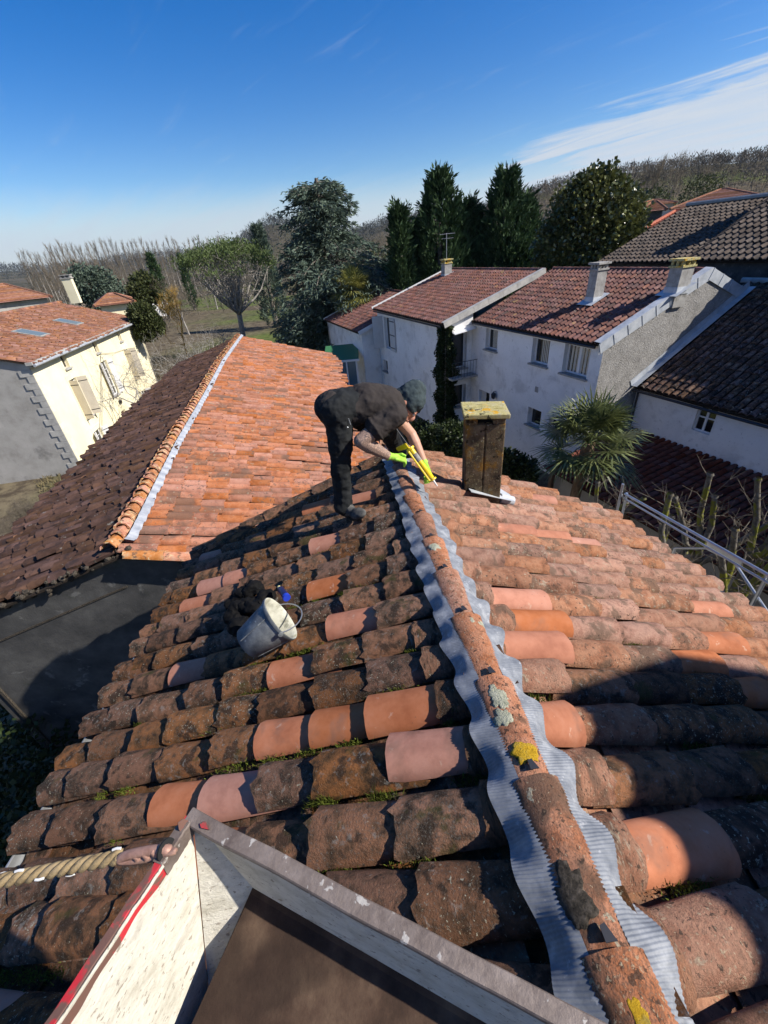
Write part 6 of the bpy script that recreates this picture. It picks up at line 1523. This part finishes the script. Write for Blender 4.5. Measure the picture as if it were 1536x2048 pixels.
sk += [ell(head, crown * 0.1416, face * 0.1176, hl_ * 0.0936), ell(head - crown * 0.0660 + face * 0.0420, crown * 0.0720, face * 0.0744, hl_ * 0.0696)]
sk += [ell(head - crown * 0.0216 + face * 0.1236, crown * 0.0312, face * 0.0216, hl_ * 0.0168), ell(head - crown * 0.0624 + face * 0.1104, crown * 0.0120, face * 0.0168, hl_ * 0.0312), ell(head - crown * 0.1176 + face * 0.0840, crown * 0.0264, face * 0.0264, hl_ * 0.0312)]
sk += [ell(head + crown * 0.0168 + face * 0.1056, crown * 0.0120, face * 0.0168, hl_ * 0.0600)]
for s_ in (-1, 1): sk += [ell(head + hl_ * 0.0936 * s_ - crown * 0.0120 - face * 0.0060, crown * 0.0360, face * 0.0216, hl_ * 0.0120)]
sk += [('cap', shR * .6 + elbR * .4, elbR, .072, .060), ('cap', elbR, elbR * .7 + wrR * .3, .060, .064), ('cap', elbR * .7 + wrR * .3, wrR, .062, .038), ('cap', shL * .7 + elbL * .3, elbL, .062, .050), ('cap', elbL, elbL * .7 + wrL * .3, .050, .052), ('cap', elbL * .7 + wrL * .3, wrL, .050, .034)]
sk += [('cap', neck0 - tors * .1, sh_mid - tors * .2, .07, .09), ('cap', sh_mid - tors * .12, shR * .6 + elbR * .4, .06, .05), ('cap', sh_mid - tors * .12, shL * .7 + elbL * .3, .06, .05)]
body = blob('body', sk, .0055, m_skin, man, 4)
# tattooed right arm: ink over the skin
def tattoo_mat():
    m, nt = new_mat('tattooed_skin'); tc = NN(nt, 'ShaderNodeTexCoord')
    nz = NN(nt, 'ShaderNodeTexNoise', {'Vector': tc.outputs['Object'], 'Scale': 14, 'Detail': 2}); ad = NN(nt, 'ShaderNodeVectorMath', {0: tc.outputs['Object'], 1: nz.outputs['Color']}, operation='ADD')
    w1_ = NN(nt, 'ShaderNodeTexWave', {'Vector': ad.outputs[0], 'Scale': 8, 'Distortion': 7, 'Detail': 2, 'Detail Scale': 2.2}, wave_type='RINGS')
    vo = NN(nt, 'ShaderNodeTexVoronoi', {'Vector': ad.outputs[0], 'Scale': 24}, feature='DISTANCE_TO_EDGE')
    f = mth(nt, 'MAXIMUM', mth(nt, 'SUBTRACT', 1.0, smooth(nt, w1_.outputs[1], .25, .5)), mth(nt, 'SUBTRACT', 1.0, smooth(nt, vo.outputs[0], .03, .10)))
    col = mixc(nt, mth(nt, 'MULTIPLY', f, .86), (.52, .34, .25), (.055, .05, .05))
    pb = NN(nt, 'ShaderNodeBsdfPrincipled', {'Base Color': col, 'Roughness': .55}); NN(nt, 'ShaderNodeOutputMaterial', {0: pb.outputs[0]}); return m
body.data.materials.clear(); body.data.materials.append(m_skin); body.data.materials.append(tattoo_mat()); body.data.materials.append(m_skin_red)
b0 = base_of(body.parent); fc = np.empty(len(body.data.polygons) * 3); body.data.polygons.foreach_get('center', fc); fc = fc.reshape(-1, 3) + b0
def dseg(P_, a, b): t = np.clip(((P_ - a) @ (b - a)) / np.dot(b - a, b - a), 0, 1); return np.linalg.norm(P_ - (a + t[:, None] * (b - a)), axis=1)
dR = np.minimum(dseg(fc, shR * .6 + elbR * .4, elbR), dseg(fc, elbR, wrR)); dH = np.linalg.norm(fc - head, axis=1)
mi = np.where(dR < .09, 1, np.where(dH < .22, 2, 0)).astype(np.int32); body.data.polygons.foreach_set('material_index', mi)
for s_ in (-1, 1):
    m = MB(); m.lathe(head + crown * 0.0048 + face * 0.1092 + hl_ * 0.0360 * s_, face, [(0, -.008), (.011, -.003), (.012, .002), (.006, .007), (0, .008)], 10); m.build('eye', m_white, man, 60)
m = MB(); m.lathe(head - crown * .058 + face * .101, face, [(0, 0), (.001, .001)], 6)
mm_ = MB(); mm_.box(head - crown * 0.0672 + face * 0.1272, (hl_, crown, face), (.022, .0035, .003)); mm_.build('mouth', m_skin_red, man)
br = [ell(head + crown * 0.0660 - face * 0.0144, crown * 0.1176, face * 0.1320, hl_ * 0.1176), ell(head + crown * 0.1200 - face * 0.0420, crown * 0.0900, face * 0.1020, hl_ * 0.1020), ell(head + crown * 0.0180 - face * 0.0120, crown * 0.0660, face * 0.1344, hl_ * 0.1104)]
blob('beanie', br, .0055, m_beanie, man, 6, [(.09, .035)])
blob('beard', [ell(head - crown * 0.1104 + face * 0.0540, crown * 0.0384, face * 0.0600, hl_ * 0.0672), ell(head - crown * 0.0840 + face * 0.0000, crown * 0.0420, face * 0.0600, hl_ * 0.0792)], .006, m_jacket, man, 3, [(.012, .006)])
# sealant gun
gA = at(820, 896, 3.22); gB = at(866, 960, 3.12); gd_ = nrm(gB - gA); gs = nrm(np.cross(gd_, Zup)); gu = np.cross(gs, gd_)
gun = empty('sealant_gun', (gA + gB) / 2, 'yellow sealant gun held in the lime-green gloves over the ridge', 'sealant gun')
GL = np.linalg.norm(gB - gA)
m = MB()
for k in range(5):
    a = math.pi * (-.1 + 1.2 * k / 4)
for s_ in (-1, 1): m.tube([gA + gs * .027 * s_ - gu * .012, gB + gs * .027 * s_ - gu * .012], .009, 6)
m.tube([gA - gu * .03, gB - gu * .03], .006, 6); m.lathe(gA, gd_, [(0, -.004), (.034, -.004), (.036, .012), (.030, .016), (0, .016)], 16); m.lathe(gB, gd_, [(.014, -.014), (.034, -.012), (.036, .0), (.014, .004)], 16)
m.build('cradle', m_gun, gun, 60)
m = MB(); m.lathe(gA + gd_ * .018, gd_, [(0, 0), (.024, 0), (.024, GL - .04), (.021, GL - .034), (0, GL - .034)], 18); m.build('cartridge', m_gun, gun, 50)
m = MB(); m.lathe(gA + gd_ * .06, gd_, [(.0245, 0), (.0247, .002), (.0247, GL * .22), (.0245, GL * .22 + .002)], 18); m.build('label_band', m_bark_pale, gun, 50)
m = MB(); m.lathe(gB - gd_ * .02, gd_, [(.013, 0), (.010, .02), (.004, .085), (0, .086)], 12); m.build('nozzle', m_white, gun, 60)
m = MB(); m.tube([gA - gd_ * .01, gA - gd_ * .20], .004, 6); m.tube([gA - gd_ * .20, gA - gd_ * .215 - gu * .03, gA - gd_ * .20 - gu * .04], .004, 6); m.build('push_rod', m_darkmetal, gun, 60)
m = MB(); m.slab([gA + gs * .012 - gd_ * .0, gA + gs * .012 - gd_ * .055, gA + gs * .012 - gd_ * .07 - gu * .12, gA + gs * .012 - gd_ * .035 - gu * .12], -gs, .024); o = m.build('grip', m_gun, gun); o.modifiers.new('b', 'BEVEL').width = .005
m = MB(); m.tube([gA - gd_ * .0 - gu * .03, gA + gd_ * .03 - gu * .07, gA + gd_ * .015 - gu * .12], [.006, .005, .005], 6); m.build('trigger', m_steel, gun, 60)
# gloved hands, fingers closed round the gun
def hand(name, wrist, palm_c, pn, fdir, grip_c, grip_ax, rad, thumb_dir, seed):
    """pn: palm normal facing the gripped bar; fingers wrap the bar of radius rad"""
    rg = np.random.default_rng(seed); fdir = nrm(fdir - pn * fdir.dot(pn)); sd = np.cross(pn, fdir); sh_ = []
    sh_.append(('cap', wrist, palm_c - fdir * .035, .031, .030))
    for k in range(4):
        o_ = sd * (-.030 + .020 * k); sh_.append(('cap', palm_c - fdir * .035 + o_ * .8, palm_c + fdir * .030 + o_, .017, .0135))
    blob_f = []
    for k, L in enumerate((.070, .078, .072, .058)):
        o_ = sd * (-.033 + .022 * k); p = palm_c + fdir * .036 + o_ * 1.05; ang = 0; L1, L2, L3 = L * .42, L * .33, L * .25
        dcur = fdir
        for Ls, tb, rr in ((L1, 38 + 4 * k, .0115), (L2, 55, .0105), (L3, 42, .0095)):
            a = R(tb); dcur = nrm(dcur * math.cos(a) + np.cross(np.cross(dcur, pn), dcur) * math.sin(a)) if np.linalg.norm(np.cross(dcur, pn)) > 1e-3 else dcur
            q = p + dcur * Ls; blob_f.append(('cap', p, q, rr, rr * .94)); p = q
    p = palm_c - fdir * .018 - sd * .030; q = p + nrm(thumb_dir) * .038; e = q + nrm(thumb_dir * .7 + pn * .5) * .030
    blob_f += [('cap', p, q, .0145, .0125), ('cap', q, e, .0122, .0105)]
    return blob(name, sh_ + blob_f, .0032, m_glove, man, 3, [(.02, .002)])
hR = at(800, 916, 3.15); fdR = nrm(at(826, 921, 3.16) - wrR); pnR = nrm(A3(.1, .35, -1)); pnR = nrm(pnR - fdR * pnR.dot(fdR))
hand('glove', wrR - fdR * .01, hR, pnR, fdR, gA, gd_, .03, nrm(fdR * .6 + A3(.1, -.3, .4)), 1)
hL = at(858, 948, 3.24); pnL_ = nrm(A3(-.75, -.45, -.1)); fdL = nrm(nrm(hL - wrL) * .8 + gd_ * .3); pnL_ = nrm(pnL_ - fdL * pnL_.dot(fdL))
hand('glove', wrL - nrm(hL - wrL) * .01, hL, pnL_, fdL, gB, gd_, .03, nrm(fdL * .4 + A3(-.5, -.5, .3)), 2)
m = MB(); m.tube([wrR - nrm(wrR - elbR) * .02, wrR + nrm(wrR - elbR) * .01], [.036, .038], 14); m.build('glove_cuff', m_glove, man, 60)
m = MB(); m.tube([wrL - nrm(wrL - elbL) * .02, wrL + nrm(wrL - elbL) * .01], [.035, .037], 14); m.build('glove_cuff', m_glove, man, 60)
# boots
def boot(f, toe, up_):
    toe = nrm(toe - up_ * toe.dot(up_)); s_ = np.cross(up_, toe)
    o = blob('boot', [ell(f + up_ * 0.0640 - toe * 0.0128, toe * 0.0960, s_ * 0.0576, up_ * 0.0640), ell(f + up_ * 0.0410 + toe * 0.1280, toe * 0.0960, s_ * 0.0614, up_ * 0.0435), ell(f + up_ * 0.0358 - toe * 0.0704, toe * 0.0576, s_ * 0.0486, up_ * 0.0435), ('cap', f + up_ * 0.0640 - toe * 0.0448, f + up_ * 0.1664 - toe * 0.0512, .046, .045)], .005, m_boot, man, 4, [(.03, .005)])
    so = MB(); K = 20; vs = []
    for z in (-.012, .012):
        for k in range(K): a = 2 * math.pi * k / K; w_ = .046 - .008 * (math.cos(a) < -.2); vs.append(f + toe * (.03 + .135 * math.cos(a)) + s_ * w_ * math.sin(a) + up_ * (z + .004))
    so.add(vs, [tuple(range(K))[::-1], tuple(range(K, 2 * K))] + [(k, (k + 1) % K, K + (k + 1) % K, K + k) for k in range(K)]); so.build('sole', m_black, o)
    lc = MB()
    for k in range(4): c = f + up_ * (.085 + .008 * k - .018 * (3 - k)) + toe * (.075 - .022 * k); lc.tube([c - s_ * 0.0256, c + up_ * 0.0077, c + s_ * 0.0256], .003, 4)
    lc.build('lace', m_white, o, 60)
boot(footR + A3(.02, -.03, 0), nrm(A3(.62, -.70, 0)), nL); boot(footL, nrm(A3(.9, -.3, 0)), Zup)
m = MB()      # belt and hanging key clips at the hip
m.tube([hip - tors * .0 + (lat * math.cos(a) * .162 + back * math.sin(a) * .128) for a in np.linspace(0, 2 * math.pi, 25)], .012, 6); m.build('belt', m_darkmetal, man, 60)
m = MB(); kc = hipR - lat * .085 - back * .03; m.tube([kc + A3(.0, -.01, 0), kc + A3(.01, -.015, -.06), kc + A3(.03, -.012, -.07)], .004, 5); m.tube([kc + A3(.04, -.01, -.0), kc + A3(.05, -.012, -.05)], .004, 5); m.build('key_clip', m_steel, man, 60)

# ------------------------------------------------------------------ bucket, jacket and spray can on the left slope
u_, v_ = uvL(532, 1248); bc = pL(u_, v_, .15)
bb = at(508, 1275, math.hypot(*pL(*uvL(508, 1290), .0)[:2])) ; 
rimc = hit(562, 1236, P0 + nL * .15, nL); botc = hit(500, 1284, P0 + nL * .115, nL); bax = nrm(rimc - botc); BL = .25; botc = rimc - bax * BL
bk = empty('mortar_bucket', (rimc + botc) / 2, 'dark bucket crusted with dried pale mortar, tipped over on the tiles', 'bucket')
m = MB(); rt_, rb_ = .148, .098
m.lathe(botc, bax, [(0, 0), (rb_ - .008, 0), (rb_, .008), (rt_ - .012, BL - .03), (rt_ - .011, BL - .022), (rt_ - .004, BL - .02), (rt_, BL - .015), (rt_, BL), (rt_ - .004, BL + .002)], 40)
m.build('shell', m_bucket_out, bk, 40)
m = MB(); m.lathe(botc, bax, [(rt_ - .003, BL + .003), (rt_ - .010, BL), (rt_ - .014, BL - .03), (rb_ + .0, .03), (rb_ * .5, .022), (0, .02)], 40); m.build('mortar_lining', m_bucket_in, bk, 60)
m = MB()
for a in (.6, 2.4, 3.6, 5.2):
    uu = nrm(np.cross(bax, Zup)); ww = np.cross(bax, uu); d1 = uu * math.cos(a) + ww * math.sin(a); m = MB(); m.tube([botc + d1 * (rb_ + .001) + bax * .02, botc + d1 * (rt_ - .012) + bax * (BL - .035)], .0035, 5); m.build('moulded_rib', m_bucket_out, bk, 60)
uu = nrm(np.cross(bax, nL)); hp = [rimc + uu * rt_ * s_ for s_ in (1, -1)]; far_ = nrm(bax * .9 + np.cross(bax, uu) * .15)
pts = [rimc + uu * rt_ * math.cos(a) + (bax * .75 + nL * -.35) * .16 * math.sin(a) for a in np.linspace(0, math.pi, 18)]
m = MB(); m.tube(pts, .0038, 6); m.build('handle', m_steel, bk, 60)
for h_ in hp:
    m = MB(); m.lathe(h_ - bax * .012, uu, [(0, -.012), (.014, -.010), (.014, .010), (0, .012)], 10); m.build('handle_lug', m_bucket_out, bk, 60)
jc = [pL(*uvL(x, y), h) for (x, y, h) in ((500, 1195, .06), (490, 1225, .05), (520, 1190, .07), (512, 1222, .06), (484, 1258, .03), (475, 1240, .03), (535, 1205, .04), (480, 1210, .04))]
jk = blob('jacket', [ell(c, A3(.085, 0, 0), A3(0, .075, 0), A3(0, 0, .06)) for c in jc] + [('cap', jc[0], pL(*uvL(500, 1180), .05), .05, .035), ('cap', jc[4], pL(*uvL(478, 1270), .02), .045, .03)], .006, m_jacket, None, 3, [(.13, .09), (.045, .022)])
tag(jk, 'crumpled black jacket heaped on the tiles behind the bucket', 'jacket')
ca = hit(574, 1196, P0 + nL * .07, nL); cbm = hit(556, 1172, P0 + nL * .10, nL); cax = nrm(cbm - ca)
can = empty('aerosol_can', ca, 'small dark blue aerosol can with red marks, behind the bucket rim', 'can')
m = MB(); m.lathe(ca, cax, [(0, .022), (.024, .022), (.024, .125), (.017, .138), (0, .138)], 18); m.build('body', m_navy, can, 50)
m = MB(); m.lathe(ca, cax, [(0, 0), (.026, 0), (.026, .024), (0, .024)], 18); m.build('base', m_blue, can, 50)
m = MB(); m.lathe(ca, cax, [(0, .138), (.012, .138), (.013, .158), (0, .160)], 12); m.build('cap', m_cream, can, 50)
uu = nrm(np.cross(cax, nL)); ww = np.cross(cax, uu)
for a0_ in (R(20), R(75), R(130), R(200)):
    vs = []
    for k in range(4):
        a = a0_ + k * .14; dd_ = uu * math.cos(a) + ww * math.sin(a); vs += [ca + dd_ * .0247 + cax * .04, ca + dd_ * .0247 + cax * .095]
    m = MB(); m.add(vs, [(2 * k, 2 * k + 2, 2 * k + 3, 2 * k + 1) for k in range(3)]); m.build('red_mark', m_pink, can, 60)

# ------------------------------------------------------------------ battered steel hoist pan in the foreground, with its rope
pan = empty('hoist_pan', at(420, 1800, .4) * A3(1, 1, 0) + A3(0, 0, 7.6), 'battered steel hoist pan, white inside with chipped red rim, lower left foreground', 'hoist pan')
Ap = hitz(383, 1636, 8.06); Lb = hitz(60, 2120, 8.10); Lb = Ap + (Lb - Ap) * 1.3; Rb = hitz(1150, 2052, 8.06); Rb = Ap + (Rb - Ap) * 1.45
Cb = hitz(416, 1976, 7.80); Cr = hitz(505, 1775, 7.93)
def sheet(name, poly, mat, t=.006, away=None):
    poly = [A3(*p) for p in poly]; n_ = nrm(np.cross(poly[1] - poly[0], poly[2] - poly[0])); vd = CAM - poly[0]
    if n_.dot(vd) > 0: n_ = -n_          # thickness goes away from the inside
    m = MB(); m.slab(poly, n_, t); return m.build(name, mat, pan)
Lf = Cb + (Lb - Ap) * .9 + A3(0, 0, -.02)
Ai = Ap + A3(.003, -.001, -.002)
sheet('side_plate', [Ap, Lb, Lf, Cb], m_pan_white)
sheet('corner_plate', [Ai, Cb + A3(.001, .001, 0), Cr], m_pan_white)
Rf = Cr + (Rb - Ap) * 1.0
sheet('back_plate', [Ai, Cr, Rf, Rb], m_pan_white)
# floor
m = MB(); fl = [Cb, Lf, Lf + (Rf - Cr) * 1.0, Rf, Cr]; m.slab(fl, A3(0, 0, -1), .006); m.build('floor_plate', m_pan_rust, pan)
def rim(a, b, w, h, inn, name, mat, n=40, seed=0):
    a = A3(*a); b = A3(*b); t = nrm(b - a); inn = nrm(inn - t * inn.dot(t)); u = np.cross(t, inn); u = u if u[2] > 0 else -u
    from mathutils import noise as nz; vs = []; f = []
    prof = [(-w / 2, -h), (-w / 2, 0), (-w / 2 + .002, .003), (w / 2 - .002, .003), (w / 2, 0), (w / 2, -h)]
    for i in range(n + 1):
        s_ = i / n; c = a + (b - a) * s_; wob = nz.noise(Vector((s_ * 7, seed, 0))) * .0025
        for (x, z) in prof: vs.append(c + inn * (x + wob) + u * (z + nz.noise(Vector((s_ * 23, x * 90, seed))) * .0012))
    k = len(prof)
    for i in range(n):
        for j in range(k): f.append((i * k + j, i * k + (j + 1) % k, (i + 1) * k + (j + 1) % k, (i + 1) * k + j))
    m = MB(); m.add(vs, f); m.add([vs[j] for j in range(k)], [tuple(range(k))]); return m.build(name, mat, pan, 30)
inn = (Cb - Ap) * A3(1, 1, 0)
rim(Ap + A3(-.006, .004, .004), Rb + A3(0, .004, .004), .030, .012, A3(0, -1, 0), 'back_rim', m_pan_rim, 60, 1)
rim(Ap + A3(-.004, .0, .003), Lb + A3(-.004, 0, .003), .018, .030, A3(1, 0, 0), 'side_rim', m_red, 60, 2)
rim(Ap + A3(-.004, .0, .0045) + (Lb - Ap) * .02, Ap + (Lb - Ap) * .20 + A3(-.004, 0, .0045), .0245, .032, A3(1, 0, 0), 'bare_rim', m_pan_rim, 20, 3)
rim(Ap + A3(.008, -.003, .004) + (Lb - Ap) * .2, Lb + A3(.008, -.003, .004), .0025, .004, A3(1, 0, 0), 'rim_bead', m_pan_white, 30, 4)
# red flakes near the top corner
sn = nrm(np.cross(Lb - Ap, Cb - Ap)); sn = sn if sn.dot(CAM - Ap) > 0 else -sn
def flake(px, py, pts, mat, nm='paint_flake', p0=None, n_=None):
    n_ = sn if n_ is None else n_; p0 = Ap if p0 is None else p0
    m = MB(); c_ = [hit(px + x, py + y, p0 + n_ * .0015, n_) for x, y in pts]; m.slab(c_, n_, .0012); m.build(nm, mat, pan)
flake(355, 1665, [(0, -20), (12, -28), (24, -22), (20, -8), (8, 2), (2, -6)], m_red)
rn = A3(0, 0, 1); flake(408, 1652, [(-8, -4), (2, -10), (10, 0), (12, 8), (2, 6), (-6, 4)], m_red, p0=Ap + A3(0, 0, .0085), n_=rn)
# pale smear patch / hole near the corner with the shackle
hc = hit(334, 1700, Ap + sn * .002, sn); a1_ = nrm(Cb - Ap); a2_ = np.cross(sn, a1_)
m = MB(); m.lathe(hc, sn, [(.019, -.004), (.019, .0), (.0165, .0006), (0, .0006)], 20, ref=a1_); o = m.build('eye_hole', m_black, pan, 60)
# shackle
hcw = hc; sdir = nrm(hitz(250, 1712, 8.06) - hcw)
shk = empty('rope_shackle', hcw, 'flattened rusty shackle and clasp joining the rope to the pan', 'shackle')
m = MB(); wv_ = np.cross(sdir, sn); 
lp = [hcw + sdir * (.055 + .056 * math.cos(a)) * 1 + wv_ * .026 * math.sin(a) + sn * (.010 + .006 * math.cos(a)) for a in np.linspace(0, 2 * math.pi, 26)]
m.tube(lp, .009, 8); m.build('bow', m_link, shk, 60)
m = MB()
for k in range(3): c = hcw + sdir * (.034 + .020 * k) + sn * .012; m.tube([c - wv_ * .032, c + sn * .007, c + wv_ * .032], .008, 7)
m.build('clasp', m_link, shk, 60)
lp = [hcw + sdir * (.012 + .022 * math.cos(a)) + sn * (.004 + .017 * math.sin(a)) + wv_ * (-.004) for a in np.linspace(0, 2 * math.pi, 22)]
m = MB(); m.tube(lp, .005, 8); m.build('ring', m_link, shk, 60)
# laid rope running out of the picture on the left
rp0 = hcw + sdir * .098; rp1 = hitz(-80, 1775, 8.03); rp1 = rp0 + (rp1 - rp0) * 4 + A3(0, 0, .03); rt__ = empty('hoist_rope', rp0, 'thick straw-coloured twisted rope in a scuffed clear sleeve, left of the pan', 'rope')
Lr = np.linalg.norm(rp1 - rp0); td = nrm(rp1 - rp0); ux = nrm(np.cross(td, Zup)); uz = np.cross(ux, td)
for s_ in range(3):
    pts = []
    for k in range(560):
        t = k / 559; a = t * Lr / .062 * 2 * math.pi / 1 + s_ * 2.094; c = rp0 + td * Lr * t + A3(0, 0, -.02 * math.sin(math.pi * t)); pts.append(c + (ux * math.cos(a) + uz * math.sin(a)) * .0064)
    m = MB(); m.tube(pts, .0069, 8); m.build('strand', m_rope, rt__, 180)
for k in range(0, 80, 3):
    m = MB(); t = (k + .5) / 80; c = rp0 + td * Lr * t + A3(0, 0, -.02 * math.sin(math.pi * t)); a = t * Lr / .062 * 2 * math.pi; d1 = (ux * math.cos(a) + uz * math.sin(a))
    m.tube([c - td * .008 + d1 * .014, c + d1 * .0155, c + td * .008 + d1 * .014], .0025, 6); m.build('sleeve_scrap', m_white, rt__, 60)

# ------------------------------------------------------------------ thin air haze
def haze():
    x0, x1, y0, y1, z0, z1 = -4300, 4300, -4300, 4300, -1.5, 330
    m = MB(); m.box(((x0 + x1) / 2, (y0 + y1) / 2, (z0 + z1) / 2), (A3(1, 0, 0), A3(0, 1, 0), Zup), ((x1 - x0) / 2, (y1 - y0) / 2, (z1 - z0) / 2))
    mt, nt = new_mat('thin_haze'); v = NN(nt, 'ShaderNodeVolumePrincipled', {'Color': (.72, .84, 1, 1), 'Density': .00005, 'Anisotropy': .3})
    NN(nt, 'ShaderNodeOutputMaterial', {'Volume': v.outputs[0]}); o = m.build('haze', mt); o['kind'] = 'stuff'
haze()
